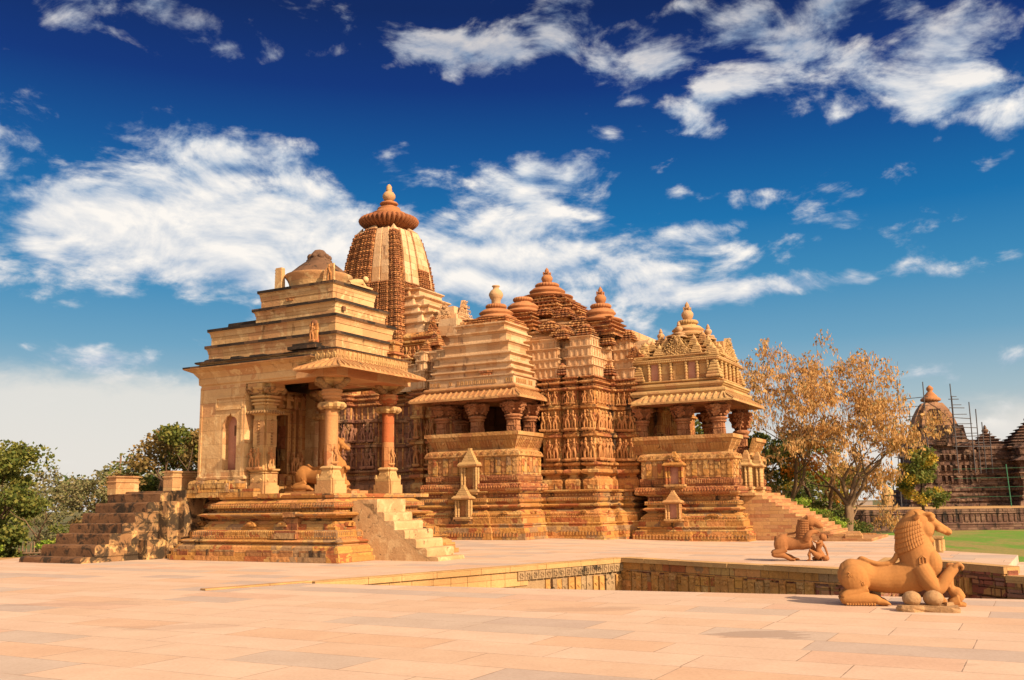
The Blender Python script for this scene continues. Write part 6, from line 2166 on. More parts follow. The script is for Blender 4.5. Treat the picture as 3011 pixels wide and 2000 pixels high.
def lion_two():
    L = thing('lion_statue', 'smaller brown stone lion beyond the pit, leaning over a seated figure', 'statue', (6.92, 26.62, 0.0), R(-14), 'carved lion statues')
    mb = MB()
    limb(mb, [(0.05, 0, 0.50), (0.12, 0, 0.50), (0.24, 0, 0.49), (0.40, 0, 0.45), (0.58, 0, 0.45), (0.76, 0, 0.48), (0.92, 0, 0.52), (1.02, 0, 0.55)], [(0.09, 0.1), (0.15, 0.17), (0.19, 0.22), (0.17, 0.18), (0.165, 0.165), (0.19, 0.2), (0.19, 0.21), (0.10, 0.11)], 18, ref=(0, 0, 1))
    limb(mb, [(0.86, 0, 0.50), (0.82, 0, 0.66), (0.80, 0, 0.82), (0.84, 0, 0.96), (0.92, 0, 1.05)], [(0.2, 0.2), (0.19, 0.19), (0.175, 0.175), (0.16, 0.16), (0.12, 0.13)], 16, ref=(0, 1, 0))
    mb.ball((0.98, 0, 1.03), (0.20, 0.15, 0.16), 14, 9)
    limb(mb, [(1.05, 0, 1.04), (1.16, 0, 0.98), (1.25, 0, 0.90), (1.27, 0, 0.85)], [(0.13, 0.13), (0.11, 0.105), (0.10, 0.09), (0.06, 0.05)], 12)
    limb(mb, [(0.98, 0, 0.92), (1.04, 0, 0.84), (1.09, 0, 0.78), (1.11, 0, 0.80)], [(0.10, 0.09), (0.075, 0.06), (0.05, 0.04), (0.03, 0.03)], 10)
    for s in (-1, 1):
        mb.ball((1.13, s * 0.07, 1.06), (0.035, 0.03, 0.035), 8, 6)
        limb(mb, [(0.92, s * 0.13, 1.10), (0.95, s * 0.17, 1.16), (0.90, s * 0.15, 1.19)], [0.04, 0.032, 0.01], 8)
        mb.ball((0.22, s * 0.13, 0.42), (0.19, 0.09, 0.22), 12, 8)
        limb(mb, [(0.34, s * 0.14, 0.32), (0.16, s * 0.16, 0.24), (0.02, s * 0.16, 0.21), (0.05, s * 0.16, 0.16), (0.24, s * 0.16, 0.15), (0.36 + 0.08 * (s > 0), s * 0.16, 0.10), (0.44 + 0.1 * (s > 0), s * 0.16, 0.05), (0.54 + 0.12 * (s > 0), s * 0.16, 0.028)], [0.09, 0.085, 0.075, 0.07, 0.075, 0.06, 0.05, 0.03], 11)
        for k in (-1, 0, 1):
            limb(mb, [(0.42 + 0.1 * (s > 0), s * 0.16 + k * 0.04, 0.05), (0.52 + 0.12 * (s > 0), s * 0.16 + k * 0.05, 0.045), (0.57 + 0.12 * (s > 0), s * 0.16 + k * 0.05, 0.018)], [0.026, 0.024, 0.014], 7)
    limb(mb, [(0.86, -0.15, 0.56), (0.92, -0.2, 0.66), (1.0, -0.18, 0.74), (1.10, -0.13, 0.76), (1.18, -0.10, 0.74)], [0.10, 0.085, 0.07, 0.06, 0.05], 11)
    for k in range(4):
        limb(mb, [(1.14, -0.15 + k * 0.032, 0.77), (1.21, -0.15 + k * 0.032, 0.76), (1.23, -0.15 + k * 0.032, 0.71)], [0.022, 0.02, 0.012], 7)
    limb(mb, [(0.90, 0.13, 0.50), (1.02, 0.14, 0.36), (1.08, 0.14, 0.24), (1.12, 0.13, 0.16)], [0.09, 0.07, 0.055, 0.04], 10)
    limb(mb, [(0.30, 0, 0.66), (0.42, 0.06, 0.70), (0.58, 0.05, 0.72), (0.66, 0.02, 0.80)], [0.03, 0.028, 0.028, 0.018], 8)
    remeshed(mb, 'lion_body', M['lion_dark'], 0.0105, L, 3)
    mb = MB()
    for r_ in range(8):
        t = r_ / 7
        ax = Vector((0.83, 0, 0.62)).lerp(Vector((0.86, 0, 1.05)), t)
        for k in range(20):
            a = math.radians(60 + 240 * k / 19)
            p = ax + Vector((math.cos(a), math.sin(a), 0)) * (0.195 - 0.045 * t)
            mb.ball(p, (0.03, 0.03, 0.04), 6, 4)
    mb.build('mane', M['lion_dark'], L)
    mb = MB()                                              # seated figure leaning back, knee up
    mb.tube([(1.22, -0.02, 0.10), (1.20, -0.02, 0.18), (1.17, -0.02, 0.30), (1.20, -0.02, 0.42), (1.24, -0.02, 0.50), (1.26, -0.02, 0.54)], [(0.13, 0.12), (0.11, 0.11), (0.075, 0.08), (0.10, 0.09), (0.09, 0.07), (0.04, 0.04)], 12)
    mb.ball((1.29, -0.02, 0.62), (0.075, 0.075, 0.09), 12, 8)
    mb.ball((1.34, -0.02, 0.60), (0.07, 0.06, 0.10), 10, 7)
    mb.ball((1.22, -0.02, 0.61), (0.022, 0.018, 0.02), 7, 5)
    mb.tube([(1.20, -0.12, 0.10), (1.05, -0.14, 0.20), (0.95, -0.14, 0.28), (0.92, -0.14, 0.16), (0.93, -0.14, 0.04), (0.86, -0.14, 0.02)], [0.085, 0.07, 0.05, 0.05, 0.035, 0.02], 10)
    mb.tube([(1.24, 0.08, 0.08), (1.10, 0.14, 0.06), (1.02, 0.08, 0.05)], [0.08, 0.065, 0.04], 10)
    mb.tube([(1.24, -0.12, 0.48), (1.13, -0.16, 0.47), (1.05, -0.12, 0.52)], [0.036, 0.03, 0.024], 8)
    mb.tube([(1.27, 0.08, 0.48), (1.36, 0.10, 0.32), (1.40, 0.08, 0.16), (1.40, 0.05, 0.04)], [0.036, 0.032, 0.028, 0.022], 8)
    for k in range(5):
        mb.tube([(1.07, -0.145 + k * 0.012, 0.515), (1.035, -0.145 + k * 0.012, 0.545)], 0.006, 5)
        mb.tube([(1.39, 0.03 + k * 0.013, 0.05), (1.36, 0.025 + k * 0.013, 0.012)], 0.006, 5)
    mb.ball((1.34, -0.04, 0.07), (0.10, 0.10, 0.08), 10, 7)
    remeshed(mb, 'seated_figure', M['lion_dark'], 0.0095, L, 3)
    return L


lion_b = lion_two()
# two round stones on a broken slab in front of the large lion
mb = MB()
o_pts = [(-0.50, -0.10), (-0.42, 0.12), (-0.15, 0.24), (0.25, 0.22), (0.46, 0.10), (0.52, -0.05), (0.50, -0.26), (0.38, -0.30), (0.12, -0.24), (-0.06, -0.20), (-0.24, -0.25), (-0.42, -0.20)]
rng_ = [0.0, 0.045, 0.085]
rr_ = [[(x * s_ + random.uniform(-.015, .015), y * s_ + random.uniform(-.015, .015), z + (random.uniform(-0.012, 0.012) if z else 0)) for x, y in o_pts] for z, s_ in ((0.0, 0.97), (0.045, 1.0), (0.08, 0.95))]
mb.grid(rr_, 0, False, closed=True)
mb.face(rr_[-1])
slab = mb.build('broken_slab', M['boulder'], loc=(5.98, 14.60, 0.0))
slab.scale = (0.84, 0.9, 1.0)
slab.rotation_euler = (0, 0, R(-14))
tag(slab, 'ragged flat stone slab lying on the pavement under two round stones', 'slab')
for i, (x, y, r_, lab) in enumerate(((5.81, 14.67, 0.135, 'rounded stone ball under the lion\'s belly, left of the pair on the slab'), (6.10, 14.61, 0.142, 'slightly bigger stone ball beside the kneeling figure, right of the pair'))):
    mb = MB()
    mb.ball((0, 0, 0), (r_, r_ * 0.96, r_ * 0.82), 24, 16)
    mb.v = [tuple(Vector(p) * (1 + 0.02 * math.sin(9 * p[0] / r_ + i) * math.cos(7 * p[1] / r_))) for p in mb.v]
    tag(mb.build('stone_ball', M['boulder'], loc=(x, y, 0.075 + r_ * 0.70)), lab, 'stone', 'round stones on the slab')
mb = MB()
mb.obox((0, 0, 0.05), (0.07, 0.01, 0), (0, 0.05, 0), (0, 0, 0.035), tx=0.7)
tag(mb.build('stone_chip', M['boulder'], loc=(6.30, 14.54, 0.04)), 'small grey stone chip at the right end of the broken slab', 'stone')
# pale carved block at the terrace edge and stray blocks
mb = MB()
mb.box(-0.30, 0.30, -0.22, 0.22, 0.0, 0.40, taper=0.02)
mb.box(-0.33, 0.33, -0.25, 0.25, 0.40, 0.47)
row(mb, [(-0.30, -0.22), (0.30, -0.22), (0.30, 0.22), (-0.30, 0.22)], 0.01, 0.05, 0.37, 0.14, 'round', 0.02, 0.7)
blk = mb.build('carved_block', M['buff'], loc=(12.45, 29.6, 0.0))
blk.rotation_euler = (0, 0, R(-27))
tag(blk, 'pale sunlit carved stone block behind the large lion at the edge of the terrace', 'block')
for (x, y, r_, lab) in ((15.4, 46.9, 10, 'low orange stone piece on the far terrace edge, nearer the steps'), (16.6, 46.4, -20, 'low orange stone piece on the far terrace edge, nearer the lawn')):
    mb = MB()
    mb.obox((0, 0, 0.09), (0.4, 0, 0), (0, 0.22, 0), (0, 0, 0.09), tx=0.85)
    o_ = mb.build('stone_piece', M['seat'], loc=(x, y, gz(x, y)))
    o_.rotation_euler = (0, 0, R(r_))
    tag(o_, lab, 'stone', 'stray stones on the terrace edge')
mb = MB()
mb.box(-0.42, 0.42, -0.3, 0.3, 0.0, 0.62)
mb.box(-0.46, 0.46, -0.34, 0.34, 0.62, 0.66)
mb.box(-0.3, 0.3, -0.31, -0.30, 0.1, 0.5)
tag(mb.build('equipment_box', M['black'], loc=(25.0, 77.2, -1.0)), 'small black box standing at the left corner of the far stone platform', 'box')
# low stone ledge at the left border of the terrace
mb = MB()
mb.box(-3.2, 3.0, -0.8, 0.8, -0.9, 0.02)
mb.box(-3.3, 3.1, -0.9, 0.9, 0.02, 0.12)
lg = mb.build('stone_ledge', M['kerb'], loc=(-20.6, 36.2, -0.25))
lg.rotation_euler = (0, 0, R(8))
tag(lg, 'low pale stone ledge behind the left stair at the garden edge', 'ledge')
mb = MB()
for k in range(9):
    mb.obox((-2.2 + k * 0.55, random.uniform(-0.1, 0.1), 0.15), (0.25, 0, 0), (0, 0.2, 0), (0, 0, 0.16), tx=0.85)
lg = mb.build('block_row', M['plinth_dark'], loc=(-19.0, 33.5, -0.42))
tag(lg, 'row of rough dark stone blocks at the far left border of the terrace', 'blocks')

# ------------------------------------------------------------------ the distant temple, its platform and scaffolding
FP = thing('stone_platform', 'long dark stone platform carrying the distant temple, with panelled sides', 'platform', (26.35, 78.0, -1.02), R(-4))
mb = MB()
pl_ = [(0, 0), (60, 0), (60, 40), (0, 40)]
mb.sweep(pl_, [(-0.35, 0.0), (-0.35, 0.12), (-0.1, 0.14), (-0.1, 0.42), (-0.16, 0.46), (-0.02, 0.55), (0.06, 0.60), (0.06, 1.25), (-0.05, 1.3), (-0.02, 1.36), (0.02, 1.40), (0.0, 1.66), (0.3, 1.70)], mats=[0] * 11 + [1])
row(mb, pl_, 0.06, 0.64, 1.22, 0.42, 'box', 0.06, 0.62)
row(mb, pl_, 0.02, 1.42, 1.62, 0.62, 'box', 0.03, 0.88)
mb.build('side', [M['farplat'], M['kerb']], FP)
DT = thing('distant_temple', 'distant weathered temple with blackened walls and a spire wrapped in scaffolding', 'temple', (37.2, 92.0, 0.66), R(-12))
mb = MB()
body = [(0.2, 0), (1.2, 0), (1.2, -0.5), (2.6, -0.5), (2.6, 0.3), (4.6, 0.3), (4.6, 1.0), (6.4, 1.0), (6.4, 8), (0.2, 8)]
pr = []
z = 0.0
for k in range(26):
    h = 0.24
    pr += [(-0.55 + 0.032 * k + (0.12 if k % 2 else -0.05), z), (-0.55 + 0.032 * k + (0.12 if k % 2 else -0.05), z + h * 0.8)]
    z += h
pr = [(max(-0.6, a) if b < 1.9 else (0.25 if int(b / 0.48) % 2 else 0.05) + 0.02 * b, b) for a, b in pr]
mb.sweep(body, pr)
for za, zb in ((2.0, 2.9), (3.1, 3.9), (4.2, 4.9)):
    row(mb, body, 0.1, za, zb, 0.42, 'taper', 0.16, 0.55)
hall = [(6.2, 1.2), (9.0, 1.2), (9.0, 0.2), (14.0, 0.2), (14.0, 9), (6.2, 9)]
pr2 = []
z = 0.0
for k in range(24):
    pr2 += [(0.0 + 0.03 * (k % 3) + (0.14 if k % 2 else -0.04) + (0.0 if z < 4.6 else (z - 4.6) * 0.35), z), ((0.14 if k % 2 else -0.04) + 0.03 * (k % 3) + (0.0 if z < 4.6 else (z - 4.6) * 0.35), z + 0.19)]
    z += 0.24
mb.sweep(hall, pr2)
mb.build('carved_wall', M['far'], DT)
mb = MB()
rows_ = []
sp = [(5.6, 2.35), (6.6, 2.2), (7.6, 1.95), (8.6, 1.6), (9.3, 1.25), (9.8, 0.9)]
for z, a in sp:
    rows_.append([(2.9 + p[0] * a, 2.6 + p[1] * a, z) for p in cross(1.0, 0.3)])
mb.grid(rows_, 0, False, closed=True)
mb.face(rows_[-1])
for f_ in (0, 1):
    for k in range(9):
        z = 5.7 + k * 0.4
        a = 2.35 - max(0, z - 5.6) * 0.28
        mb.box(2.9 - 0.5 * a / 2.35 - 0.2, 2.9 + 0.5 * a / 2.35 + 0.2, 2.6 - a - 0.18, 2.6, z, z + 0.3, taper=0.04)
mb.build('spire', M['far'], DT)
mb = MB()
rows_ = []
for z, a in ((7.6, 1.98), (8.6, 1.64), (9.3, 1.29), (9.85, 0.92)):
    rows_.append([(2.9 + p[0] * a, 2.6 + p[1] * a, z) for p in cross(1.0, 0.3)])
mb.grid(rows_, 0, False, closed=True)
mb.lathe(2.9, 2.6, [(0.7, 9.7), (0.66, 10.05)], 16)
mb.build('restored_spire', stone('far_restored_stone', [(0.36, 0.20, 0.11), (0.30, 0.16, 0.09)], 0.9, 0.5, 0.01, 0.6), DT)
mb = MB()
mb.lathe(2.9, 2.6, [(0.6, 10.0), (0.9, 10.08), (0.95, 10.25), (0.8, 10.4), (0.66, 10.45), (0.6, 10.6), (0.36, 10.85), (0.3, 10.95), (0.2, 11.0), (0.32, 11.2), (0.30, 11.4), (0.1, 11.58), (0.0, 11.65)], 40, lobes=20, amp=0.12, lobe_from=(1, 3))
mb.build('finial', M['terra'], DT)
mb = MB()
mb.box(3.5, 5.6, 0.8, 3.0, 5.6, 7.6, taper=0.3)
for k in range(6):
    mb.box(4.0, 5.8 - k * 0.18, 0.5 + k * 0.1, 3.0, 5.6 + k * 0.36, 5.9 + k * 0.36, taper=0.08)
mb.build('spire_front', M['far'], DT)
mb = MB()
for (cx_, cy_, z0, n, h0, dh) in ((8.0, 4.5, 5.3, 6, 1.9, 0.27), (11.5, 3.2, 5.2, 9, 2.7, 0.29), (13.6, 4.0, 5.2, 5, 2.0, 0.3)):
    for k in range(n):
        q = h0 * (1 - k / (n + 0.6))
        z = z0 + dh * k
        mb.sweep([(cx_ - q, cy_ - q), (cx_ + q, cy_ - q), (cx_ + q, cy_ + q), (cx_ - q, cy_ + q)], [(0.1, z), (0.1, z + dh * 0.45), (-0.05, z + dh * 0.6), (-0.05, z + dh * 0.75), (0.2, z + dh)])
    mb.lathe(cx_, cy_, pot_prof(z0 + dh * n, 0.32, 0.85), 16)
mb.build('hall_roof', M['far'], DT)
mb = MB()
bx = [(9.2, -1.2), (14.5, -1.2), (14.5, 1.0), (9.2, 1.0)]
mb.sweep(bx, [(-0.3, 0.0), (-0.2, 0.4), (0.1, 0.5), (0.0, 0.9), (0.15, 1.0), (0.1, 1.3), (0.2, 1.35), (0.2, 2.3), (0.1, 2.4), (0.0, 2.9), (-0.1, 2.95), (-0.1, 3.05), (0.3, 3.06)])
row(mb, bx, 0.2, 1.4, 2.3, 0.35, 'box', 0.04, 0.6)
for x in (9.5, 11.0, 12.5, 14.0):
    mb.box(x - 0.16, x + 0.16, -0.9, -0.6, 3.0, 4.1)
    mb.box(x - 0.34, x + 0.34, -1.0, -0.5, 3.85, 4.1)
mb.sweep(bx, [(-0.35, 4.08), (-0.35, 4.14), (0.3, 4.45), (0.3, 4.6), (0.2, 4.65), (0.2, 5.2), (0.1, 5.25), (0.6, 5.5)])
for (x, z, s_) in ((11.6, 0.95, 0.36), (11.5, 2.0, 0.42)):
    mb.box(x - s_, x + s_, -1.45, -1.0, z, z + 0.6)
    mb.box(x - s_ * 1.3, x + s_ * 1.3, -1.55, -1.0, z + 0.6, z + 0.7)
    mb.box(x - s_ * 1.1, x + s_ * 1.1, -1.5, -1.0, z + 0.7, z + 1.15, taper=0.25)
mb.build('balcony', M['far'], DT)
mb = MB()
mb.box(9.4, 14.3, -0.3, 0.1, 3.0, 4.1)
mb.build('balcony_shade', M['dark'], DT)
SCF = thing('scaffolding', 'grid of thin dark scaffold poles standing around the spire of the distant temple', 'scaffolding', (37.2, 92.0, 0.66), R(-12))


def pole(a, b, r_=0.05, name='pole'):
    mb = MB()
    mb.tube([a, b], r_, 5)
    return mb.build(name, M['scaf'], SCF)


for (x, y, h) in ((-1.1, -0.9, 8.2), (-0.5, 0.0, 12.0), (0.3, -0.8, 9.4), (1.6, -1.0, 11.6), (4.1, -0.9, 10.2), (4.35, 0.6, 11.5), (5.6, -0.6, 9.6), (6.3, 0.4, 9.0), (6.9, 0.9, 7.8), (7.3, 0.3, 6.9), (-1.3, 1.5, 6.0)):
    pole((x, y, 0 if x < 0 else 3.0), (x + random.uniform(-.05, .05), y, h))
for z in (2.6, 3.6, 4.6, 5.5, 6.4, 7.3, 8.2, 9.1, 9.9):
    if z < 6.6:
        pole((-1.4, -0.9, z), (0.6 if z < 5 else 1.9, -0.85, z + random.uniform(-.05, .1)), 0.04)
    pole((-0.9, -0.3, z + 0.15), (2.0, -0.9, z + 0.3), 0.035) if z > 4 else None
    if z > 5:
        pole((3.8, -0.8, z), (7.6 - (z - 5) * 0.55, 0.3, z + random.uniform(-.1, .1)), 0.04)
        pole((4.2, 0.2, z + 0.35), (7.0 - (z - 5) * 0.45, 0.5, z + 0.35), 0.035)
FN = thing('green_fence', 'thin green fence posts with wires on the platform in front of the distant temple', 'fence', (42.4, 84.0, 0.66), R(-6))
for k in range(5):
    mb = MB()
    mb.tube([(k * 2.9, 0, 0), (k * 2.9 - 0.12, 0, 3.6)], 0.045, 6)
    mb.build('post', M['green'], FN)
for z in (0.9, 1.7, 2.5, 3.3):
    mb = MB()
    mb.tube([(-4.5, 0, z - 0.05), (12, 0, z + 0.05)], 0.014, 4)
    mb.build('wire', M['green'], FN)

# ------------------------------------------------------------------ far background: walls, little houses, poles
mb = MB()
mb.box(-26, 30, -0.25, 0.25, 0.0, 1.9)
mb.box(-26, 30, -0.3, 0.3, 1.9, 2.0)
w_ = mb.build('garden_wall', plain('grey_garden_wall', (0.33, 0.26, 0.22)), loc=(34, 176, -1.0))
tag(w_, 'long grey boundary wall far behind the trees, left of the far platform', 'wall')
hs = thing('small_pavilion', 'tiny pale yellow domed pavilion far behind the boundary wall', 'pavilion', (70.0, 184, -1.0))
mb = MB()
mb.box(-1.0, 1.0, -1.0, 1.0, 0, 3.0)
mb.box(-1.3, 1.3, -1.3, 1.3, 3.0, 3.25)
mb.build('wall', M['buff'], hs)
mb = MB()
mb.lathe(0, 0, [(1.1, 3.2), (1.0, 3.7), (0.6, 4.2), (0.1, 4.5), (0.0, 4.9)], 14)
mb.build('dome', M['buff'], hs)
hs = thing('white_shed', 'long low white shed roof far behind, beside the little tree trunk', 'shed', (76.0, 178, -1.0))
mb = MB()
mb.box(-5, 5, -2, 2, 0, 1.6)
mb.build('wall', plain('whitewash', (0.6, 0.55, 0.5)), hs)
mb = MB()
mb.sweep([(-5.4, -2.4), (5.4, -2.4), (5.4, 2.4), (-5.4, 2.4)], [(0, 1.6), (0, 1.75), (2.2, 2.4)])
mb.build('roof', plain('whitewash_roof', (0.65, 0.6, 0.55)), hs)
pp = thing('utility_pole', 'thin utility pole with a cross arm beyond the trees on the left', 'pole', (-38.3, 95, -1.0))
mb = MB()
mb.tube([(0, 0, 0), (0, 0, 7.9)], 0.09, 6)
mb.build('shaft', M['wood'], pp)
mb = MB()
mb.box(-0.9, 0.5, -0.05, 0.05, 7.0, 7.14)
mb.build('cross_arm', M['wood'], pp)
wf = thing('picket_fence', 'brown wooden stick fence in the garden behind the left stair', 'fence', (-27, 42, -1.0), R(3))
mb = MB()
for k in range(90):
    mb.tube([(k * 0.17, random.uniform(-.03, .03), 0), (k * 0.17 + random.uniform(-.05, .05), 0, 1.15 + random.uniform(-.1, .15))], 0.03, 5)
mb.build('stick_panel', M['wood'], wf)
mb = MB()
mb.tube([(0, -0.05, 0.8), (15.3, -0.05, 0.8)], 0.035, 5)
mb.build('rail', M['wood'], wf)

# ------------------------------------------------------------------ trees and shrubs


def leaf_mat(name, cols, trans=0.35):
    m, t, b = new_mat(name)
    geo = t.node('ShaderNodeNewGeometry')
    n = t.noise(geo.outputs['Position'], 0.9, 3.0)
    r_ = geo.outputs['Random Per Island']
    v = t.math('ADD', t.math('MULTIPLY', r_, 0.6), t.math('MULTIPLY', n, 0.45), clamp=True)
    k = len(cols)
    c = t.ramp(v, [(0.1 + 0.85 * i / (k - 1), q) for i, q in enumerate(cols)])
    t.l.new(c, b.inputs['Base Color'])
    b.inputs['Roughness'].default_value = 0.7
    b.inputs['Subsurface Weight'].default_value = 0.0
    tr = t.node('ShaderNodeBsdfTranslucent')
    t.l.new(c, tr.inputs[0])
    mx = t.node('ShaderNodeMixShader')
    mx.inputs[0].default_value = trans
    t.l.new(b.outputs[0], mx.inputs[1])
    t.l.new(tr.outputs[0], mx.inputs[2])
    t.l.new(mx.outputs[0], t.n['Material Output'].inputs[0])
    return m


LG = leaf_mat('green_leaf', [(0.045, 0.070, 0.016), (0.11, 0.145, 0.028), (0.20, 0.205, 0.042), (0.29, 0.235, 0.05)])
LD = leaf_mat('dark_green_leaf', [(0.025, 0.051, 0.014), (0.068, 0.111, 0.024), (0.128, 0.162, 0.034), (0.238, 0.204, 0.043)])
LY = leaf_mat('yellow_green_leaf', [(0.170, 0.170, 0.024), (0.340, 0.289, 0.037), (0.578, 0.374, 0.051), (0.680, 0.340, 0.043)])
LB = leaf_mat('brown_mixed_leaf', [(0.119, 0.093, 0.034), (0.221, 0.145, 0.051), (0.306, 0.196, 0.060), (0.170, 0.187, 0.051)])
LP = leaf_mat('orange_seed_pod', [(0.54, 0.27, 0.085), (0.62, 0.35, 0.12), (0.66, 0.43, 0.18), (0.52, 0.23, 0.065)], 0.45)
LS = leaf_mat('grey_scrub_leaf', [(0.102, 0.111, 0.051), (0.187, 0.187, 0.076), (0.289, 0.238, 0.111), (0.153, 0.204, 0.060)])
LBR = leaf_mat('fresh_green_leaf', [(0.085, 0.170, 0.025), (0.204, 0.323, 0.034), (0.340, 0.425, 0.051), (0.238, 0.221, 0.034)])
LO = leaf_mat('bright_orange_blossom', [(0.55, 0.17, 0.015), (0.62, 0.24, 0.02), (0.5, 0.15, 0.02)])


def leaf(mb, p, s, mi=0, hang=False):
    d = Vector((random.gauss(0, 1), random.gauss(0, 1), random.gauss(0, 0.7)))
    d.normalize()
    if hang:
        d = Vector((random.gauss(0, 0.25), random.gauss(0, 0.25), -1)).normalized()
    a = d.cross(Vector((random.gauss(0, 1), random.gauss(0, 1), random.gauss(0, 1)))).normalized()
    w = s * (0.17 if hang else 0.42)
    p = Vector(p)
    b = len(mb.v)
    pts = [p - d * s * 0.1, p + a * w + d * s * 0.42, p + d * s, p - a * w + d * s * 0.42]
    mb.v.extend([tuple(q) for q in pts])
    mb.f.append((b, b + 1, b + 2, b + 3))
    mb.uv.append([(0, 0), (1, 0), (1, 1), (0, 1)])
    mb.mi.append(mi)
    mb.sm.append(False)


def grow(mb, p, d, ln, r, depth, tips, spread=0.55, up=0.12, kids=(2, 3), shrink=0.72, segs=3, minr=0.008):
    pts, rad = [Vector(p)], [r]
    q = Vector(p)
    d = Vector(d)
    for i in range(segs):
        d = (d + Vector((random.gauss(0, 0.13), random.gauss(0, 0.13), random.gauss(0, 0.08) + up * 0.3))).normalized()
        q = q + d * (ln / segs)
        pts.append(q.copy())
        rad.append(max(minr, r * (1 - 0.32 * (i + 1) / segs)))
    mb.tube(pts, rad, 7 if r > 0.08 else (5 if r > 0.025 else 3))
    if depth <= 1:
        for k in range(1, len(pts)):
            tips.append((pts[k].copy(), d.copy()))
    if depth == 0:
        return
    n = random.randint(*kids)
    for i in range(n):
        ax = Vector((random.gauss(0, 1), random.gauss(0, 1), random.gauss(0, 0.6)))
        ax = (ax - d * ax.dot(d))
        if ax.length < 1e-3:
            continue
        ax.normalize()
        nd = (d + ax * spread * random.uniform(0.75, 1.3) + Vector((0, 0, up))).normalized()
        st = pts[-1] if i < 2 else pts[random.randrange(1, len(pts))]
        grow(mb, st, nd, ln * shrink * random.uniform(0.8, 1.15), rad[-1] * (0.85 if i == 0 else 0.68), depth - 1, tips, spread, up, kids, shrink, segs, minr)


def clump_crown(mb, clumps, n, s, mi=0):
    """leaves scattered through uneven clumps of a crown"""
    for (c, r_, wt) in clumps:
        m = int(n * wt)
        for _ in range(m):
            v = Vector((random.gauss(0, 1), random.gauss(0, 1), random.gauss(0, 1))).normalized() * (random.random() ** 0.40)
            p = Vector((c[0] + v.x * r_[0], c[1] + v.y * r_[1], c[2] + v.z * r_[2]))
            leaf(mb, p, s * random.uniform(0.7, 1.35), mi)


def broad_tree(name, label, loc, h, w, mats, n=2600, leaf_s=0.16, trunk_r=0.14, nclump=22, group=None, low=0.25, cat='tree', depth_w=None):
    o = thing(name, label, cat, loc, 0, group)
    mb = MB()
    tips = []
    grow(mb, (0, 0, -0.1), (random.uniform(-.1, .1), 0, 1), h * 0.34, trunk_r, 3, tips, 0.7, 0.15, (2, 3), 0.74)
    mb.build('trunk', M['bark'], o)
    mb = MB()
    cl = []
    dw = depth_w or w
    for k in range(nclump):
        a = random.uniform(0, 6.28)
        t = random.random() ** 0.6
        zz = random.uniform(low, 0.93)
        prof_ = math.sqrt(max(0.05, 1 - ((zz - 0.55) / 0.52) ** 2))
        c = (math.cos(a) * t * w * 0.82 * prof_, math.sin(a) * t * dw * 0.82 * prof_, zz * h)
        q = random.uniform(0.16, 0.30) * w
        cl.append((c, (q, q, q * random.uniform(0.5, 0.8)), random.uniform(0.5, 1.5) / nclump))
    half = len(cl) // 2
    clump_crown(mb, cl[:half], n, leaf_s, 0)
    clump_crown(mb, cl[half:], n, leaf_s, 1)
    mb.build('crown', mats, o)
    return o


def bare_tree(name, label, loc, h, leafm, mats_b, lean=(0, 0), depth=6, n_leaf=2, leaf_s=0.2, trunk=0.2, hang=True, spread=0.55, first=0.26, group=None, shrink=0.76, kids=(2, 3), extra=None, forks=1, part='crown'):
    o = thing(name, label, 'tree', loc, 0, group)
    mb = MB()
    tips = []
    for k in range(forks):
        dd = (lean[0] + (random.uniform(-.45, .45) if forks > 1 else 0), lean[1] + (random.uniform(-.3, .3) if forks > 1 else 0), 1)
        grow(mb, (0, 0, -0.15), dd, h * first, trunk, depth, tips, spread, 0.13, kids, shrink)
    mb.build('trunk', mats_b, o)
    mb = MB()
    for (p, d) in tips:
        for _ in range(n_leaf):
            if random.random() < (0.62 if hang else 0.8):
                leaf(mb, p + Vector((random.gauss(0, .12), random.gauss(0, .12), random.gauss(0, .1))), leaf_s * random.uniform(0.6, 1.3), 0, hang and random.random() < 0.85)
        if extra and random.random() < extra[1]:
            leaf(mb, p + Vector((0, 0, 0.1)), leaf_s * 0.7, 1)
    mb.build(part, [leafm] + ([extra[0]] if extra else []), o)
    return o


# left garden
random.seed(21)
broad_tree('broad_tree', 'big green leafy tree at the left edge of the photo, nearest the terrace', (-21.9, 41.0, -1.0), 5.8, 2.8, [LG, LG], 18000, 0.14, 0.16, 48, 'garden trees on the left', 0.06)
bare_tree('scrub_tree', 'thin grey-green scrub tree with open wiry branches beside the big edge tree', (-22.0, 46.0, -1.0), 6.6, LS, M['branch'], (0.1, 0), 6, 4, 0.12, 0.09, False, 0.65, 0.22, 'garden trees on the left')
bare_tree('scrub_tree', 'shorter, denser thin scrub tree standing just behind the left stair', (-18.6, 44.0, -1.0), 5.6, LS, M['branch'], (0.0, 0), 6, 5, 0.12, 0.08, False, 0.65, 0.22, 'garden trees on the left')
broad_tree('bush', 'low fresh green bush behind the lower steps of the left stair', (-17.6, 40.5, -1.0), 2.5, 1.9, [LBR, LG], 4500, 0.10, 0.05, 18, 'garden bushes on the left', 0.06, 'bush')
broad_tree('bush', 'low green bush at the foot of the big edge tree', (-20.6, 38.6, -1.0), 1.7, 1.6, [LG, LBR], 3500, 0.09, 0.05, 14, 'garden bushes on the left', 0.06, 'bush')
broad_tree('bush', 'pinkish dry bush between the scrub trees', (-23.5, 50.0, -1.0), 2.9, 3.3, [LB, LS], 3500, 0.12, 0.05, 16, 'garden bushes on the left', 0.06, 'bush')
broad_tree('round_tree', 'wide rounded tree, green above and brownish below, beyond the left stair landing', (-22.4, 66.0, -1.0), 8.2, 5.0, [LG, LB], 24000, 0.21, 0.3, 44, 'garden trees on the left', 0.08)
broad_tree('round_tree', 'orange-brown tree touching the left wall of the small shrine', (-18.6, 64.0, -1.0), 6.3, 2.6, [LB, LY], 6000, 0.18, 0.2, 22, 'garden trees on the left', 0.08)
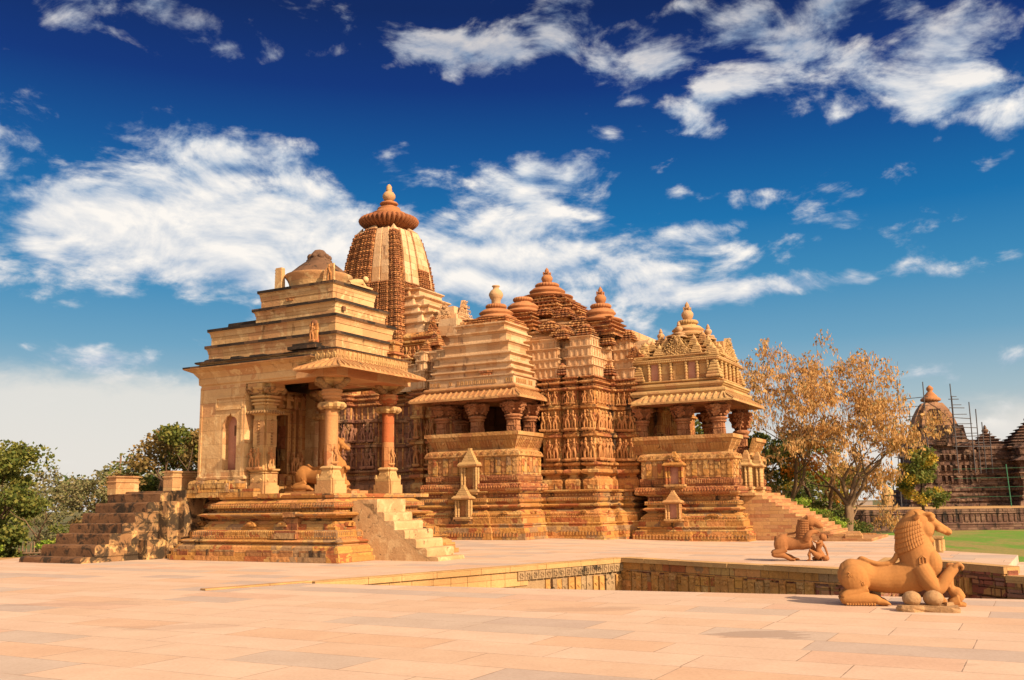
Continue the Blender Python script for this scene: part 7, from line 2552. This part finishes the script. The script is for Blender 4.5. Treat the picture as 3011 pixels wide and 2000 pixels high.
bare_tree('slender_tree', 'slender pale tree top rising above the wide rounded tree', (-21.6, 70.0, -1.0), 8.6, LS, M['branch'], (0, 0), 5, 4, 0.2, 0.10, False, 0.45, 0.3, 'garden trees on the left')
broad_tree('hedge_tree', 'low far tree line closing the view at the left edge', (-47.0, 84.0, -1.0), 4.6, 8.0, [LS, LG], 7000, 0.26, 0.2, 34, 'far trees on the left', 0.05)
broad_tree('hedge_tree', 'low grey far trees behind the scrub trees', (-34.0, 88.0, -1.0), 4.4, 8.0, [LS, LB], 7000, 0.26, 0.2, 34, 'far trees on the left', 0.05)
# right: pod trees and their neighbours
random.seed(5)
random.seed(6)
bare_tree('pod_tree', 'large nearly bare tree hung with orange seed pods, leaning right on pale twisting branches', (19.3, 58.0, -1.0), 12.4, LP, M['branch'], (0.12, 0.0), 7, 4, 0.215, 0.28, True, 0.80, 0.19, 'pod trees on the right', 0.80, (2, 3), (LS, 0.25), 2)
random.seed(57)
bare_tree('pod_tree', 'second tall pod tree directly behind the right porch, on a straight dark trunk', (16.4, 60.0, -1.0), 13.2, LP, M['branch'], (0.02, 0.0), 7, 6, 0.21, 0.24, True, 0.75, 0.22, 'pod trees on the right', 0.80, (2, 3), (LS, 0.3), 1)
broad_tree('leafy_tree', 'dense dark green tree behind the trunks of the pod trees', (16.4, 64.0, -1.0), 7.3, 3.4, [LD, LG], 9000, 0.17, 0.2, 30, 'leafy trees on the right', 0.06)
yt = broad_tree('leafy_tree', 'yellow and green tree with bright orange blossoms under the pod trees', (20.4, 66.0, -1.0), 6.6, 3.6, [LG, LY], 8000, 0.17, 0.2, 26, 'leafy trees on the right', 0.06)
broad_tree('leafy_tree', 'dark leafy tree behind the porch columns of the large temple', (10.5, 66.0, -1.0), 10.0, 4.0, [LD, LG], 7000, 0.2, 0.2, 26, 'leafy trees on the right', 0.06)
broad_tree('bush', 'bright green bush beside the entrance steps of the large temple', (14.6, 50.8, -1.0), 2.9, 1.7, [LBR, LG], 5500, 0.10, 0.05, 20, 'bushes by the entrance steps', 0.06, 'bush')
broad_tree('bush', 'lower green bush in front of the slanting grey trunk', (17.4, 54.5, -1.0), 1.9, 1.6, [LBR, LG], 3500, 0.10, 0.05, 14, 'bushes by the entrance steps', 0.06, 'bush')
broad_tree('bush', 'dark shaded bush under the pod trees', (19.6, 60.0, -1.0), 2.6, 2.4, [LD, LG], 4000, 0.12, 0.05, 16, 'bushes by the entrance steps', 0.06, 'bush')
t_ = thing('leaning_trunk', 'thin leaning grey tree trunk rising from the bushes right of the entrance steps', 'tree', (19.6, 60.5, -1.0))
mb = MB()
mb.tube([(-1.0, 0, -0.1), (-0.7, 0, 1.0), (-0.2, 0, 2.0), (0.0, 0, 3.3), (0.15, 0.1, 4.6)], [0.16, 0.14, 0.12, 0.11, 0.09], 9)
mb.build('trunk', M['branch'], t_)
mb = MB()
for k in range(260):
    leaf(mb, (random.gauss(0.2, 0.5), random.gauss(0, .4), random.uniform(2.6, 5.2)), 0.3, 0, True)
mb.build('crown', LP, t_)
for q in ((-2.4, -4, 5.2), (-1.6, -4, 5.0), (-0.6, -4, 5.5), (-3.0, -4, 4.3), (0.1, -5, 2.2), (-1.2, -4.2, 4.2)):
    mb = MB()
    for k in range(45):
        leaf(mb, (q[0] + random.gauss(0, .3), q[1] + random.gauss(0, .2), q[2] + random.gauss(0, .26)), 0.24, 0)
    mb.build('blossom', LO, yt)
sm = thing('young_tree', 'small round yellow-green tree on a thin trunk in front of the distant temple', 'tree', (30.5, 73.5, -1.0))
mb = MB()
mb.tube([(0, 0, -0.1), (0.03, 0, 1.2), (0.0, 0, 2.4), (0.05, 0, 3.6)], [0.14, 0.11, 0.10, 0.07], 9)
for a, b in (((0, 0, 1.9), (0.55, 0, 2.9)), ((0, 0, 1.7), (-0.5, 0, 2.7)), ((0, 0, 2.3), (0.3, 0.3, 4.2))):
    mb.tube([a, b], [0.06, 0.03], 6)
mb.build('trunk', M['bark'], sm)
mb = MB()
cl = []
for k in range(26):
    zz = random.uniform(2.1, 6.0)
    wq = 1.35 * math.sqrt(max(0.06, 1 - ((zz - 3.7) / 2.5) ** 2))
    cl.append(((random.uniform(-wq, wq) + 0.15, random.uniform(-wq, wq), zz), (0.62, 0.62, 0.45), 1 / 26))
clump_crown(mb, cl[:13], 4200, 0.19, 0)
clump_crown(mb, cl[13:], 4200, 0.19, 1)
mb.build('crown', [LG, LY], sm)
# far wood closing the horizon
for i, (x, y, h, w, ms, lab) in enumerate((
        (52, 190, 9, 9, [LS, LG], 'far hazy green tree group just left of the little pavilion'), (63, 200, 8, 8, [LBR, LS], 'far bright green tree right above the boundary wall'),
        (84, 205, 7, 9, [LS, LD], 'far low tree group behind the white shed'), (40, 195, 9, 9, [LS, LD], 'far dark tree group behind the leaning trunk'), (110, 210, 8, 14, [LS, LD], 'far trees hidden behind the distant temple'),
        (-60, 170, 9, 16, [LS, LD], 'far trees on the left horizon behind the utility pole'), (-90, 180, 9, 18, [LS, LD], 'far trees at the left end of the horizon'), (-30, 200, 9, 18, [LS, LD], 'far trees behind the small shrine'))):
    broad_tree('far_tree', lab, (x, y, -1.0), h, w, ms, 2600, 0.75, 0.25, 26, 'far trees on the horizon', 0.04)
mb = MB()
for k in range(160):
    leaf(mb, (random.gauss(0, 1.1), random.gauss(0, .5), random.uniform(0.2, 1.5)), 0.35, 0)
ob = mb.build('flower_bush', leaf_mat('pink_flower', [(0.5, 0.07, 0.25), (0.4, 0.05, 0.2), (0.12, 0.14, 0.04)]), loc=(72.6, 181, 0.4))
tag(ob, 'tiny patch of pink flowers beside the far pavilion', 'flowers')

# keep every thing at thing > part > sub-part
for part in [o for o in COL.objects if o.type == 'EMPTY' and o.parent and o.parent.parent is None]:
    for sub in [c for c in part.children if c.type == 'EMPTY']:
        sub.parent = part.parent
        sub.location = sub.location + part.location
